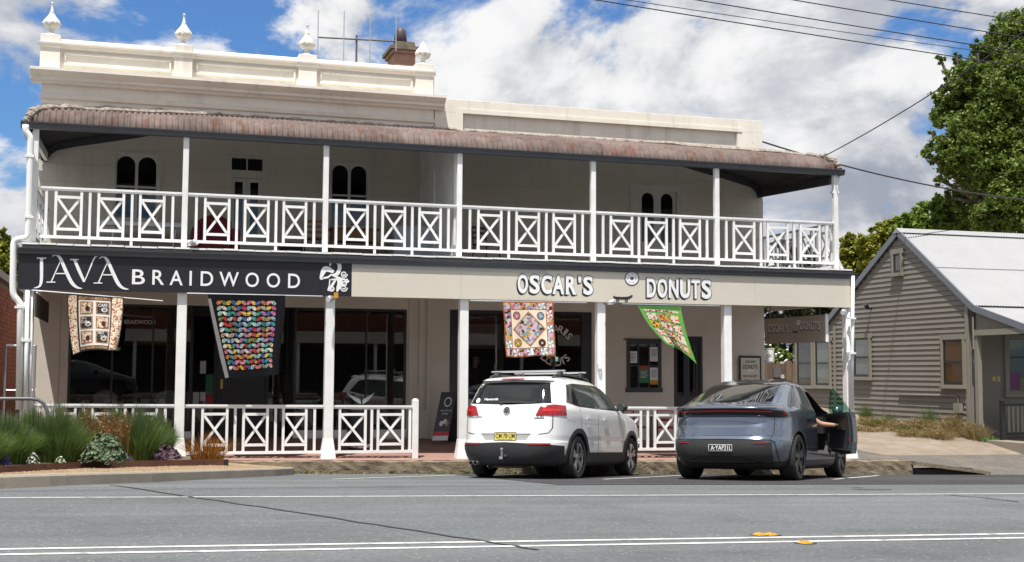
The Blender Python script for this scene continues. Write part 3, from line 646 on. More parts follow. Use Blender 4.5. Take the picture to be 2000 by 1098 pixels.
for a, b in ((x0+.065, xm-.003), (xm+.003, x1-.065)):
    l = mb(); l.box(a, a+.07, y+.01, y+.05, .04, z1-.105); l.box(b-.07, b, y+.01, y+.05, .04, z1-.105); l.box(a+.07, b-.07, y+.01, y+.05, .04, 1.05); l.box(a+.07, b-.07, y+.01, y+.05, z1-.25, z1-.105); l.box(a+.09, b-.09, y+.0, y+.012, .25, .85)
    l.build('door_leaf', dd.data.materials[0], dd); pane(a+.07, b-.07, 1.05, z1-.25, y+.03, dd, 'glassdark')
for px in (800, 822, 836):
    a = XL_(px); bevel(mb().box(a-.03 if px != 822 else a-.05, a+.05, YW-.04, YW-.002, .2, 3.75).build('pilaster', M['beige'], bld), .006)
mb().box(XL_(797), XL_(836), YW-.07, YW-.045, .15, .75).build('pilaster_base', M['beige'], bld)
mb().box(XA, XA+.5, YW-.05, YW-.002, -.1, 3.75).build('pilaster', M['beige'], bld)
# ------------------------------------------------------------------ verandah
ver = thing('verandah', 'white two level verandah with rusty bullnose roof along the shopfronts', 'verandah', (6, 22.8, 0))
PU = [-1.75, .80, 3.34, 5.92, 8.68, 11.40, 14.19]; PL = [-1.77, .79, 3.44, 6.0, 8.80, 11.56, 14.39]
for x in PU: bevel(mb().box(x-.05, x+.05, 22.79, 22.89, 3.80, 5.83).build('upper_post', M['white'], ver), .006)
for i, x in enumerate(PL):
    zb = zpath(x, 22.76); m = mb(); m.box(x-.085, x+.085, 22.67, 22.84, zb+.34, 3.05)
    p = bevel(m.build('lower_post', M['white'], ver), .012)
    b = mb(); b.add([(x-.14,22.62,zb-.02),(x+.14,22.62,zb-.02),(x+.14,22.89,zb-.02),(x-.14,22.89,zb-.02),(x-.09,22.665,zb+.36),(x+.09,22.665,zb+.36),(x+.09,22.845,zb+.36),(x-.09,22.845,zb+.36)],
        [(0,3,2,1),(4,5,6,7),(0,1,5,4),(1,2,6,5),(2,3,7,6),(3,0,4,7)]); bevel(b.build('post_base', M['white'], p), .015)
SLAT = {}
def balustrade(x0, x1, zt, zb, zf, y, pat, legs, parent, post=None):
    Wd = x1-x0; zt0, zt1 = zt; zb0, zb1 = zb
    T = lambda f: zt0 + (zt1-zt0)*f; B = lambda f: zb0 + (zb1-zb0)*f
    rail = mb(); rail.beam((x0, y, zt0-.02), (x1, y, zt1-.02), .075, .035); rail.beam((x0, y, zt0-.0525), (x1, y, zt1-.0525), .05, .028)
    r = rail.build('balustrade', M['white'], parent)
    mb().beam((x0, y, zb0), (x1, y, zb1), .06, .05).build('bottom_rail', M['white'], r)
    w = .046
    def slat(f, leg=False):
        x = x0 + Wd*f; mb().box(x-w/2, x+w/2, y-.021, y+.021, B(f)+.026, T(f)-.068).build('baluster', M['white'], r)
        if leg: mb().box(x-w/2, x+w/2, y-.022, y+.022, zf, B(f)-.026).build('leg', M['white'], r)
    for q in pat:
        if isinstance(q, tuple):
            a, b = q
            slat(a); slat(b); xa, xb = x0+Wd*a+w/2, x0+Wd*b-w/2; fm = (a+b)/2; hh = T(fm)-B(fm)
            zu, zl = B(fm)+hh*.80, B(fm)+hh*.16
            for zz in (zu, zl): mb().box(xa, xb, y-.02, y+.02, zz-.024, zz+.024).build('cross_bar', M['white'], r)
            mb().beam((xa+.012, y+.008, zl+.032), (xb-.012, y+.008, zu-.032), .022, .045, (0,1,0) if False else (-1,0,1)).build('brace', M['white'], r)
            mb().beam((xa+.012, y-.014, zu-.032), (xb-.012, y-.014, zl+.032), .021, .045, (1,0,1)).build('brace', M['white'], r)
        else: slat(q, q in legs)
    return r
PAT = [.062, (.126,.300), .358, (.418,.590), .649, (.706,.873), .936]
for a, b in zip(PU, PU[1:]): balustrade(a+.052, b-.052, (4.80,4.80), (3.915,3.915), 3.80, 22.84, PAT, (.358,.649), ver)
for xs in (PU[0], PU[-1]):                              # the two ends, running back to the wall
    m = mb(); m.box(xs-.035, xs+.035, 22.90, 26.15, 4.765, 4.80); e = m.build('end_balustrade', M['white'], ver)
    mb().box(xs-.03, xs+.03, 22.90, 26.15, 3.89, 3.94).build('bottom_rail', M['white'], e)
    for k in range(4):
        ya = 23.0 + k*.79; 
        for yy in (ya, ya+.42, ya+.59): mb().box(xs-.021, xs+.021, yy, yy+.05, 3.94, 4.764).build('baluster', M['white'], e)
        for zz in (4.07, 4.61): mb().box(xs-.02, xs+.02, ya+.05, ya+.42, zz-.024, zz+.024).build('cross_bar', M['white'], e)
        mb().beam((xs+.008, ya+.06, 4.10), (xs+.008, ya+.41, 4.58), .021, .045, (0,-1,1)).build('brace', M['white'], e); mb().beam((xs-.013, ya+.06, 4.58), (xs-.013, ya+.41, 4.10), .021, .045, (0,1,1)).build('brace', M['white'], e)
zt = lambda x: .995 - .0085*x; zb = lambda x: .125 - .006*x
def lowbal(a, b, pat, legs=()): return balustrade(a, b, (zt(a), zt(b)), (zb(a), zb(b)), 0, 22.76, pat, legs, ver)
lowbal(PL[0]+.1, PL[1]-.09, PAT); lowbal(PL[1]+.09, PL[2]-.09, PAT); hb = lowbal(PL[2]+.09, 5.02, [(.085,.405), .485, (.565,.88), .97]); lowbal(PL[4]+.09, PL[5]-.09, PAT)
m = mb(); m.box(5.02, 5.13, 22.70, 22.81, zpath(5, 22.7)-.03, 1.05); m.add([(5.02,22.70,1.05),(5.13,22.70,1.05),(5.13,22.81,1.05),(5.02,22.81,1.05),(5.05,22.73,1.08),(5.10,22.73,1.08),(5.10,22.78,1.08),(5.05,22.78,1.08)], [(0,1,5,4),(1,2,6,5),(2,3,7,6),(3,0,4,7),(4,5,6,7)]); m.build('end_post', M['white'], hb)
# floor, ceiling, fascia, flashings, gutters
mb().box(-1.88, 14.42, 22.80, YW-.004, 3.70, 3.795).build('balcony_floor', M['timberfloor'], ver)
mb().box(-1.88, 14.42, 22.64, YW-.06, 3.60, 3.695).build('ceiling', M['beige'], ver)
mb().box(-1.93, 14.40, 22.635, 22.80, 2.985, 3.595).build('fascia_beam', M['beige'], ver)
for s_ in (-1, 1):
    x = -1.9 if s_ < 0 else 14.42; mb().box(x-.03, x+.03, 22.81, YW-.06, 3.05, 3.69).build('end_fascia', M['beige'], ver)
fme = None
for k in range(58):
    x = -1.9 + k*.2815
    if fme is None:
        o = mb().add([(0,22.56,0),(.262,22.56,0),(.262,22.93,.03),(0,22.93,.03),(0,22.56,-.03),(.262,22.56,-.03),(.262,22.93,-.01),(0,22.93,-.01)], [(0,1,2,3),(0,4,5,1),(1,5,6,2),(2,6,7,3),(3,7,4,0)]).build('flashing', M['white'], ver); fme = o.data
    else: o = link('flashing', fme, ver)
    o.location = (x, 0, 3.775 + .004*math.sin(k*1.7))
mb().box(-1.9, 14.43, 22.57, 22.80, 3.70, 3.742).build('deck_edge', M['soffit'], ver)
GUT = [(0,0),(.115,.0),(.125,.02),(.125,.045),(.135,.065),(.15,.10),(.15,.115),(.135,.115),(.11,.06),(.0,.06)]
def gutter(x0, x1, y, z): return mb().prism([(a, z+b) for a, b in GUT], lambda o, zz, d: (d, y-o, zz), x0, x1)
gutter(-2.0, 14.36, 22.84, 5.80).build('roof_gutter', M['char'], ver, fix=True)
mb().box(-1.85, 14.3, 22.85, 22.95, 5.835, 5.90).build('roof_plate', M['white'], ver)
gutter(-1.97, 14.53, 22.67, 3.575).build('deck_gutter', M['char'], ver, fix=True)
for x0, x1, sx in ((-2.0, -1.88, -1), (14.24, 14.36, 1)):
    mb().box(x0, x1, 22.845, 26.1, 5.80, 5.90).build('side_gutter', M['char'], ver)
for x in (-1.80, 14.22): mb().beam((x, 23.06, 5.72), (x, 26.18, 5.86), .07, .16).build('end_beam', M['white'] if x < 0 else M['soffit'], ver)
# bullnose roof
BN = [(0,5.90),(.02,6.0),(.09,6.10),(.20,6.185),(.5,6.275),(1.4,6.465),(2.4,6.69),(3.4,6.92)]
def bn(d):
    d = max(0., min(3.4, d))
    for (a, za), (b, zb_) in zip(BN, BN[1:]):
        if d <= b: return za + (zb_-za)*(d-a)/(b-a)
XRL, XRR, YR = -1.90, 14.27, 22.79
DS = [0,.008,.02,.05,.09,.14,.20,.3,.5,.9,1.4,2.4,3.4]
PIT = .104
def roof_sheet(x0, x1, lift):
    m = mb(); n = max(2, int(round((x1-x0)/PIT*8))); vs = []; K = len(DS)
    for i in range(n+1):
        x = x0 + (x1-x0)*i/n; lim = min(x-XRL, XRR-x, 3.4); c = .020*math.cos(2*math.pi*x/PIT)
        for d in DS:
            d = min(d, max(lim, .0)); f = min(1, d/.25); vs.append((x, YR + d - c*(1-f)*1.0, bn(d) + c*(.25+.75*f) + lift + (-.02 if d == 0 else 0)))
    m.add(vs, [(i*K+k, (i+1)*K+k, (i+1)*K+k+1, i*K+k+1) for i in range(n) for k in range(K-1)])
    return m.build('roof_sheet', M['rust'], ver, smooth=True)
x = XRL; k = 0
while x < XRR-.05:
    x1 = min(x + PIT*8, XRR); roof_sheet(x, min(x1+.02, XRR), .004*(k % 2) + rnd.uniform(0, .006)); x = x1; k += 1
for sd in (0, 1):                                        # hipped ends
    for j in range(4):
        ya, yb = YR + j*.86, YR + (j+1)*.86 if j < 3 else YW
        m = mb(); n = 24; vs = []; K = len(DS)
        for i in range(n+1):
            y = ya + (yb-ya)*i/n; lim = min(y-YR, 3.4); c = .020*math.cos(2*math.pi*y/PIT)
            for d in DS:
                d = min(d, lim); vs.append(((XRL+d) if sd == 0 else (XRR-d), y, bn(d) + c*.7))
        m.add(vs, [(i*K+k_, (i+1)*K+k_, (i+1)*K+k_+1, i*K+k_+1) for i in range(n) for k_ in range(K-1)]); m.build('hip_sheet', M['rust'], ver, smooth=True)
    cp = []
    for d in DS: cp.append(((XRL+d) if sd == 0 else (XRR-d), YR+d, bn(d)+.02))
    m = mb(); pts = []
    for a, b in zip(cp, cp[1:]):
        for t in range(4): q = Vector(a).lerp(Vector(b), t/4); pts.append(q + Vector((rnd.uniform(-.02,.02), rnd.uniform(-.02,.02), rnd.uniform(-.01,.02))))
    m.tube(pts, [rnd.uniform(.04,.085) for _ in pts], 7); m.build('hip_mortar', M['mortar'], ver)
pts = [(x, YW-.03, 6.93 + rnd.uniform(-.015,.02)) for x in frange(XRL+1.0, XRR-1.0, 120)]
mb().tube(pts, [rnd.uniform(.025,.06) for _ in pts], 6).build('wall_mortar', M['mortar'], ver)
# dark lining and curved end rafters under the iron
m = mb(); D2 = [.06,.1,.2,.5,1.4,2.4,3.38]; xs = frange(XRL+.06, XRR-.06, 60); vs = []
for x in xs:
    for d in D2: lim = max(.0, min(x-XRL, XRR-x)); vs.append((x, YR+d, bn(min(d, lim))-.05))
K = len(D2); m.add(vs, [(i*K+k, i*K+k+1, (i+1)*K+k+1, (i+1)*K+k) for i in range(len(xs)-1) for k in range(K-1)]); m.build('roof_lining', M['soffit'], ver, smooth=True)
for sd in (0, 1):
    pts = [((XRL+.06+d) if sd == 0 else (XRR-.06-d), YW-.06, bn(d)-.13) for d in (0,.03,.1,.2,.35,.6,1.0,1.6,2.4)]
    m = mb()
    for a, b in zip(pts, pts[1:]): m.beam(a, b, .05, .13, (0,0,1))
    m.build('curved_rafter', M['soffit'], ver)
# downpipes
def pipe(name, pxs, Y, r, mt='white2', parent=None, sm=True):
    pts = [F(a, b, Y) for a, b in pxs]; P = [pts[0]]
    for i in range(1, len(pts)-1):
        a, b, c = pts[i-1], pts[i], pts[i+1]; d = min(.09, (b-a).length*.45, (c-b).length*.45)
        p, q = b + (a-b).normalized()*d, b + (c-b).normalized()*d
        for t in (0,.25,.5,.75,1): P.append(p.lerp(b, t).lerp(b.lerp(q, t), t))
    P.append(pts[-1]); return mb().tube(P, r, 12).build(name, M[mt], parent if parent is not None else ver, smooth=sm)
pipe('downpipe', [(50, 244), (50, 256), (60, 268), (55, 466), (27, 468), (25, 560), (26, 578), (40, 592), (37, 800)], 22.62, .055)
pipe('downpipe', [(54, 567), (49, 830)], 22.60, .035); pipe('downpipe', [(61, 580), (58, 830)], 22.66, .03)
pipe('downpipe', [(1637, 343), (1636, 356), (1629, 366), (1632, 500), (1645, 525)], 22.86, .035)
pipe('downpipe', [(1666, 539), (1664, 800)], 22.54, .035); pipe('downpipe', [(1657, 600), (1660, 800)], 22.66, .03)
for px, py in ((58, 305), (57, 424), (38, 600), (51, 665), (1631, 376), (1664, 622), (1664, 690)):
    Y = 22.6 if px < 100 else (22.84 if py < 500 else 22.5); p = F(px, py, Y); mb().box(p.x-.075, p.x+.075, p.y-.04, p.y+.08, p.z-.02, p.z+.02).build('pipe_bracket', M['white2'], ver)

# ------------------------------------------------------------------ lettering
def glyphs(s, off=0., font=None):
    cu_ = bpy.data.curves.new('txt', 'FONT'); cu_.body = s; cu_.size = 1; cu_.offset = off; cu_.resolution_u = 5
    ob = bpy.data.objects.new('txt', cu_); me = bpy.data.meshes.new_from_object(ob)
    vs = [(v.co.x, v.co.y) for v in me.vertices]; fs = [tuple(p.vertices) for p in me.polygons]
    bpy.data.objects.remove(ob); bpy.data.curves.remove(cu_); bpy.data.meshes.remove(me)
    x0, x1 = min(v[0] for v in vs), max(v[0] for v in vs); y0, y1 = min(v[1] for v in vs), max(v[1] for v in vs)
    return [((x-x0)/(x1-x0), (y-y0)/(y1-y0)) for x, y in vs], fs, (x1-x0)/(y1-y0)
def text(name, s, rect, fn, mt, parent, off=0., depth=.0, italic=0., local=False, bend=None):
    vs, fs, asp = glyphs(s, off); a0, a1, b0, b1 = rect; m = mb()
    pts = [(a0 + (a1-a0)*u + italic*(b1-b0)*(v-.5), b0 + (b1-b0)*v) for u, v in vs]
    m.add([fn(a, b, depth) for a, b in pts], fs); return m.build(name, M[mt] if isinstance(mt, str) else mt, parent, local=local)
def ribbon(m, pts, ws, fn, n=8):
    P = []; Wd = []; K = len(pts)
    for i in range(K-1):
        p0, p1, p2, p3 = (Vector(pts[max(i-1,0)]), Vector(pts[i]), Vector(pts[i+1]), Vector(pts[min(i+2,K-1)]))
        for k in range(n):
            t = k/n; P.append(.5*((2*p1) + (p2-p0)*t + (2*p0-5*p1+4*p2-p3)*t*t + (3*p1-p0-3*p2+p3)*t**3)); Wd.append(ws[i] + (ws[i+1]-ws[i])*t)
    P.append(Vector(pts[-1])); Wd.append(ws[-1]); vs = []
    for i, p in enumerate(P):
        d = (P[min(i+1, len(P)-1)] - P[max(i-1, 0)]); d = d.normalized() if d.length else Vector((1,0)); nn = Vector((-d.y, d.x))*Wd[i]/2
        vs += [fn(*(p-nn)), fn(*(p+nn))]
    m.add(vs, [(2*i, 2*i+2, 2*i+3, 2*i+1) for i in range(len(P)-1)])
YS = 22.60
jav = thing('shop_sign', 'long black fascia sign with white JAVA BRAIDWOOD lettering', 'sign', (.9, YS, 3.3))
XS = fx(687, 545, YS)
zS0, zS1 = 2.97, 3.595
mb().box(-1.95, fx(625.5, 540, YS), YS, YS+.03, zS0, zS1).build('sign_panel', M['sign_black'], jav); mb().box(fx(626, 540, YS), XS-.004, YS-.004, YS+.03, zS0, zS1).build('emblem_panel', M['sign_black'], jav)
def zq(x, y, d=0.):  # zoomed pixel grid of the left end of the sign
    p = F(x/3.992, 440 + y/3.992, YS-.004); return (p.x, p.y - d, p.z)
JV = {'J': [([(288,257),(360,257)],[9,9]), ([(324,255),(324,330),(322,430),(308,475),(265,490)],[22,26,24,16,4])],
 'A': [([(405,242),(440,232),(472,262),(515,360),(560,448),(600,484),(640,494)],[6,14,24,28,28,18,4]), ([(476,268),(440,350),(400,440)],[4,9,10]), ([(362,444),(432,444)],[8,8]), ([(437,377),(512,377)],[9,9])],
 'V': [([(547,268),(612,268)],[9,9]), ([(580,268),(620,360),(657,442)],[22,26,18]), ([(657,442),(700,340),(735,258),(770,234),(822,228)],[8,10,12,16,4])],
 'A2': [([(772,260),(806,246),(838,276),(880,370),(922,455),(960,490),(1003,500)],[6,14,24,28,28,18,4]), ([(842,280),(806,360),(768,448)],[4,9,10]), ([(730,451),(798,451)],[8,8]), ([(803,387),(878,387)],[9,9])]}
for k, rb in JV.items():
    m = mb()
    for i, (p, w) in enumerate(rb): ribbon(m, p, w, lambda x, y, i=i: zq(x, y, .002+.0008*i))
    m.build('letter', M['letter'], jav)
pfS = lambda a, b, d: (a, YS - d, b)
for ch_, a, b in zip('BRAIDWOOD', (258,297.6,331.4,370.2,392,428.4,479.7,521,562.8), (283,320.6,357,374.5,416.3,466.4,505.7,547,586)):
    zA, zB = fz(270, 555.5, YS), fz(270, 526.5, YS); text('letter', ch_, (fx(a, 540, YS), fx(b, 545, YS), zA, zB), pfS, 'letter', jav, .008, .004)
def zq2(x, y, d=0.): p = F(400 + x/3.992, 440 + y/3.992, YS-.004); return (p.x, p.y-d, p.z)
em = mb(); rb = [([(975,318),(985,288),(1015,278),(1045,300),(1050,340),(1030,380),(1000,384)],[8,22,26,28,30,30,10]), ([(1005,365),(965,345),(935,345),(918,375),(905,415),(925,418)],[22,40,44,34,18,6]), ([(925,412),(960,405),(990,380)],[14,16,8]),
   ([(985,385),(1030,405),(1075,420),(1115,430)],[12,16,16,8]), ([(1030,410),(1010,440),(985,480),(962,512)],[10,18,22,12]), ([(1040,415),(1055,450),(1040,490),(1030,520)],[30,46,30,8]), ([(975,420),(970,470),(960,510)],[10,8,14]), ([(985,425),(1020,420)],[12,10])]
for cx_, cy_, r0, dr_ in ((1085,382,27,1), (990,495,22,-1), (1082,488,30,1), (1105,432,18,1), (1085,455,24,-1)):
    rb.append(([(cx_ + dr_*r0*(1-t/14)*math.cos(t*.85), cy_ + r0*(1-t/14)*math.sin(t*.85)) for t in range(12)], [9]*12))
for i, (p, w) in enumerate(rb): ribbon(em, p, w, lambda x, y, i=i: zq2(x, y, .002+.0006*i), 5)
em.build('emblem', M['letter'], jav)
osc = thing('shop_sign', 'long stone coloured fascia sign with white OSCAR\'S DONUTS lettering', 'sign', (9, YS, 3.3))
xs = [XS, fx(900, 550, YS), fx(1068, 550, YS), fx(1300, 550, YS), fx(1475, 560, YS), 14.39]
for a, b in zip(xs, xs[1:]): mb().box(a, b-.003, YS, YS+.03, zS0, zS1).build('sign_panel', M['sign_cream'], osc)
mb().box(xs[0], fx(1068, 530, YS), YS-.008, YS-.001, 3.50, 3.59).build('top_strip', mat('grey strip', (.42,.41,.40), .5), osc)
def bigtext(word, spans, ytop, ybot, parent, Y, sx=-.028, sz=-.035):
    for ch_, (a, b) in zip(word, spans):
        zt_, zb_ = fz(*ytop, Y), fz(*ybot, Y)
        r = (fx(a, 555, Y), fx(b, 555, Y), zb_, zt_) if ch_ != "'" else (fx(a, 555, Y), fx(b, 555, Y), zt_-.14, zt_)
        l = text('letter', ch_, r, lambda p, q, d: (p, Y-d, q), 'letter', parent, .035, .0075)
        text('letter_outline', ch_, (r[0]-.013, r[1]+.013, r[2]-.013, r[3]+.013), lambda p, q, d: (p, Y-d, q), 'ink', l, .05, .005)
        text('letter_shadow', ch_, (r[0]+sx, r[1]+sx, r[2]+sz, r[3]+sz), lambda p, q, d: (p, Y-d, q), 'ink', l, .045, .0025)
bigtext("OSCAR'S", ((1011,1031),(1034,1054),(1057,1078),(1079,1102),(1105,1126),(1129,1135),(1139,1158)), (1011, 535), (1011, 573), osc, YS)
bigtext('DONUTS', ((1263,1281),(1284,1303),(1306,1325),(1328,1348),(1350,1367),(1370,1389)), (1263, 542.5), (1263, 581), osc, YS)
def ring(m, c, r0, r1, fn, n=24):
    vs = []; 
    for k in range(n):
        a = 2*math.pi*k/n; vs += [fn(c[0]+r0*math.cos(a), c[1]+r0*math.sin(a)), fn(c[0]+r1*math.cos(a), c[1]+r1*math.sin(a))]
    m.add(vs, [(2*k, 2*((k+1) % n), 2*((k+1) % n)+1, 2*k+1) for k in range(n)])
def skate_emblem(fn, parent):                           # doughnut and skateboard of the emblem
    m = mb(); ring(m, (54,24), 3.0, 12.5, lambda a, b: fn(a, b, .0065)); m.build('doughnut_emblem', M['letter'], parent)
    m = mb(); ring(m, (54,24), 12.4, 14.2, lambda a, b: fn(a, b, .006)); ring(m, (54,24), 1.2, 3.2, lambda a, b: fn(a, b, .008))
    for k in range(7): a = k*.9+.3; ring(m, (54+8*math.cos(a), 24+8*math.sin(a)), 0.1, .9, lambda p, q: fn(p, q, .009), 6)
    m.build('doughnut_outline', M['ink'], parent)
    m = mb(); ribbon(m, [(18,59),(24,62),(46,62),(55,57)], [3,5,5,3], lambda a, b: fn(a, b, .006))
    for c in ((26,67),(43,67)): ring(m, c, 1.6, 3.2, lambda a, b: fn(a, b, .007), 12)
    m.build('skateboard_emblem', M['ink'], parent)
skate_emblem(lambda a, b, d: (lambda p: (p.x, p.y-d, p.z))(F(1180 + a, 520 + b, YS)), osc)
# hanging sign at right angles to the street
XH = 13.9
hs = thing('hanging_sign', 'taupe board with OSCAR\'S DONUTS hung crosswise under the verandah', 'sign', (XH, 24, 2.6))
A0, A1 = S(1493, 624, XH), S(1612, 614, XH); B0, B1 = S(1493, 672, XH), S(1612, 667, XH)
yA, yB, zH0, zH1 = A1.y, A0.y, (B0.z+B1.z)/2, (A0.z+A1.z)/2
mb().box(XH, XH+.04, yA, yB, zH0, zH1).build('sign_panel', M['sign_taupe'], hs); mb().box(XH-.01, XH+.05, yA-.03, yA-.001, zH0-.01, zH1+.01).build('edge_trim', M['white'], hs)
def hfn(px, py, d): p = S(px, py, XH); return (XH-d, p.y, p.z)
def hyz(px, py): p = S(px, py, XH); return p.y, p.z
def htext(word, spans, py0, py1):
    for ch_, (a, b) in zip(word, spans):
        ya, z1 = hyz(a, py1); yb, z0 = hyz(b, py0)
        z0, z1 = hyz((a+b)/2, py0)[1], hyz((a+b)/2, py1)[1]
        if ch_ == "'": z0 = z1-.1
        text('letter', ch_, (ya, yb, z0, z1), lambda p, q, d: (XH-d, p, q), 'letter2', hs, .035, .006); text('letter_shadow', ch_, (ya+.02, yb+.02, z0-.025, z1-.025), lambda p, q, d: (XH-d, p, q), 'ink', hs, .05, .003)
htext("OSCAR'S", ((1500,1506),(1507,1513),(1514,1519),(1519.5,1526),(1527,1532),(1533.5,1535),(1536,1540)), 649.5, 633)
htext('DONUTS', ((1563,1569),(1570,1576),(1577,1583),(1584,1590),(1591,1596),(1597,1603)), 644, 627)
skate_emblem(lambda a, b, d: (lambda q: (XH-d, q[0], q[1]))(hyz(1543 + a*.31, 619 + b*.47)), hs)
for yy in (yA+.25, yB-.25): mb().beam((XH+.02, yy, zH1), (XH+.02, yy, 3.6), .02, .02).build('hanger', M['pipe'], hs)
# framed sign on the wall by the lane
ws = thing('wall_sign', 'black framed notice with OSCAR\'S DONUTS and an arrow on the wall end', 'sign', F(1463, 750, YW))
a, b = F(1441, 695, YW), F(1485, 762, YW); yy = YW-.06
mb().box(a.x, b.x, yy, YW-.052, b.z-.35, a.z).build('sign_frame', M['black'], ws); mb().box(a.x+.045, b.x-.045, yy-.006, yy-.001, b.z-.3, a.z-.05).build('sign_face', M['sign_cream'], ws)
pw = lambda p, q, d: (p, yy-.006-d, q)
for wd, p0, p1, q0, q1 in (("OSCAR'S",1453,1473,709,704), ('DONUTS',1448.5,1477,720.5,712.5), ("NO OSCAR'S",1449,1477,737,732), ('DONUTS',1449,1477,748,741)):
    text('lettering', wd, (fx(p0,715,YW), fx(p1,715,YW), fz(1463,q0,YW), fz(1463,q1,YW)), pw, 'ink', ws, .015, .003)
m = mb(); p = F(1457, 724.5, YW); q = F(1470, 724.5, YW); m.add([pw(p.x+.05,p.z-.012,.003),pw(q.x,p.z-.012,.003),pw(q.x,p.z+.012,.003),pw(p.x+.05,p.z+.012,.003),pw(p.x,p.z,.003),pw(p.x+.06,p.z-.04,.003),pw(p.x+.06,p.z+.04,.003)], [(0,1,2,3),(4,5,6)]); m.build('arrow', M['letter'], ws)
# lettering on the shop glass
text('window_lettering', 'COFFEE', (XL_(200), XL_(252), fz(225,797,YW), fz(225,790,YW)), lambda p, q, d: (p, YW+.045, q), 'letter2', bld, .01)
text('window_lettering', 'TURKISH', (XL_(268), XL_(293), fz(300,797,YW), fz(300,790,YW)), lambda p, q, d: (p, YW+.045, q), 'letter2', bld, .0); text('window_lettering', 'FOOD', (XL_(318), XL_(337), fz(300,797,YW), fz(300,790,YW)), lambda p, q, d: (p, YW+.045, q), 'letter2', bld, .0)
text('window_lettering', 'JAVA', (XL_(205), XL_(234), fz(275,633,YW), fz(275,625,YW)), lambda p, q, d: (p, YW+.045, q), 'letter2', bld, .0); text('window_lettering', 'BRAIDWOOD', (XL_(241), XL_(302), fz(275,633,YW), fz(275,625,YW)), lambda p, q, d: (p, YW+.045, q), 'letter2', bld, .0)
def arc_text(s, c, r, a0, a1, sz, inward=False):
    for i, ch_ in enumerate(s):
        if ch_ == ' ': continue
        t = a0 + (a1-a0)*(i+.5)/len(s); vs, fs, asp = glyphs(ch_, .02); w = min(sz*asp, sz*.95); ca, sa = math.cos(t), math.sin(t); rot = t - math.pi/2 if not inward else t + math.pi/2
        m = mb(); vv = []
        for u, v in vs:
            x, y = (u-.5)*w, (v-.5)*sz; xr, yr_ = x*math.cos(rot)-y*math.sin(rot), x*math.sin(rot)+y*math.cos(rot); vv.append((c.x + r*ca + xr, YW+.045, c.z + r*sa + yr_))
        m.add(vv, fs); m.build('window_lettering', M['letter2'], bld)
c_ = F(1087, 675, YW); arc_text("OSCAR'S", c_, .38, R(155), R(25), .17); arc_text('DONUTS', c_, .38, R(218), R(322), .17, True)
# ------------------------------------------------------------------ neighbours: brick wall at the left, weatherboard house at the right
XBk = -2.55
bw = thing('brick_building', 'red brick side wall of the neighbouring building at the far left', 'building', (XBk, 30, 0))
zBk = S(20, 553, XBk).z - .1
mb().box(XBk-6, XBk-.012, 24.2, 44, -.5, zBk).build('wall_core', M['mortarj'], bw)
bme = {}
rowh = .086; nrow = int((zBk+.3)/rowh)
for r in range(max(0, nrow-34), nrow):
    for c in range(-1, 20):
        y0 = 25.4 + c*.24 + (.12 if r % 2 else 0)
        if y0 > 30.2: continue
        if 'b' not in bme: o = mb().box(XBk-.05, XBk, 0, .229, 0, .075).build('brick', M['brick'], bw); bme['b'] = o.data
        elif c*40 + r > 9999: continue
        else: o = link('brick', bme['b'], bw)
        o.location = (rnd.uniform(-.004, .003), y0, -.3 + r*rowh)
cnt = [o for o in bw.children if o.name.startswith('brick')]
if len(cnt) > 300:                                       # beyond the 300 nearest the rest is one mass
    srt = sorted(cnt, key=lambda o: o.location.y - .4*o.location.z); rest = srt[300:]; m = mb()
    for o in rest: y, z = o.location.y, o.location.z; m.box(XBk-.05, XBk+o.location.x, y, y+.229, z, z+.075); bpy.data.objects.remove(o)
    tag(m.build('bricks', M['brick'], bw), kind='stuff')
mb().box(XBk-6.2, XBk+.12, 24.0, 44, zBk, zBk+.14).build('eave_gutter', M['pipe'], bw)
mb().add([(XBk+.1,24,zBk+.14),(XBk+.1,44,zBk+.14),(XBk-6,44,zBk+1.8),(XBk-6,24,zBk+1.8)], [(0,1,2,3)]).build('roof', M['roofwhite'], bw)

XHs = 20.0
hou = thing('weatherboard_house', 'taupe weatherboard house with pale iron roof across the side lane', 'house', (XHs, 29, 0))
AP = S(1757, 450, XHs); KF = S(1905, 597, XHs); KR = S(1674, 546, XHs); LR = S(1617, 627, XHs)
yR, zR_ = AP.y, AP.z; yF, zF = KF.y, KF.z; yK, zK = LR.y, LR.z
def roofz(y):
    if y < yF: return zF - (yF-y)*.30
    if y < yR: return zF + (zR_-zF)*(y-yF)/(yR-yF)
    if y < yK: return zR_ - (zR_-zK)*(y-yR)/(yK-yR)
    return zK - (y-yK)*.25
yH0, yH1 = S(1893, 700, XHs).y, S(1550, 700, XHs).y
def yrange(z):
    lo, hi = None, None; N_ = 300
    for i in range(N_+1):
        y = yH0 + (yH1-yH0)*i/N_
        if roofz(y)-.12 > z: lo = y if lo is None else lo; hi = y
    return lo, hi
bh = .137; z = -.1; k = 0
while z < zR_-.2:
    lo, hi = yrange(z+bh*.7)
    if lo is None: break
    m = mb(); m.add([(XHs-.034,lo,z),(XHs-.034,hi,z),(XHs-.008,hi,z+bh+.01),(XHs-.008,lo,z+bh+.01),(XHs+.02,lo,z),(XHs+.02,hi,z),(XHs+.02,hi,z+bh+.01),(XHs+.02,lo,z+bh+.01)], [(0,3,2,1),(0,1,5,4),(4,5,6,7),(3,7,6,2),(0,4,7,3),(1,2,6,5)])
    m.build('weatherboard', M['wb'], hou); z += bh; k += 1
m = mb(); poly = [(yH0, -.3)] + [(y, roofz(y)-.1) for y in frange(yH0, yH1, 40)] + [(yH1, -.3)]; m.prism(poly, lambda a, b, d: (d, a, b), XHs+.025, XHs+.2); m.build('gable_wall', M['wb'], hou, fix=True)
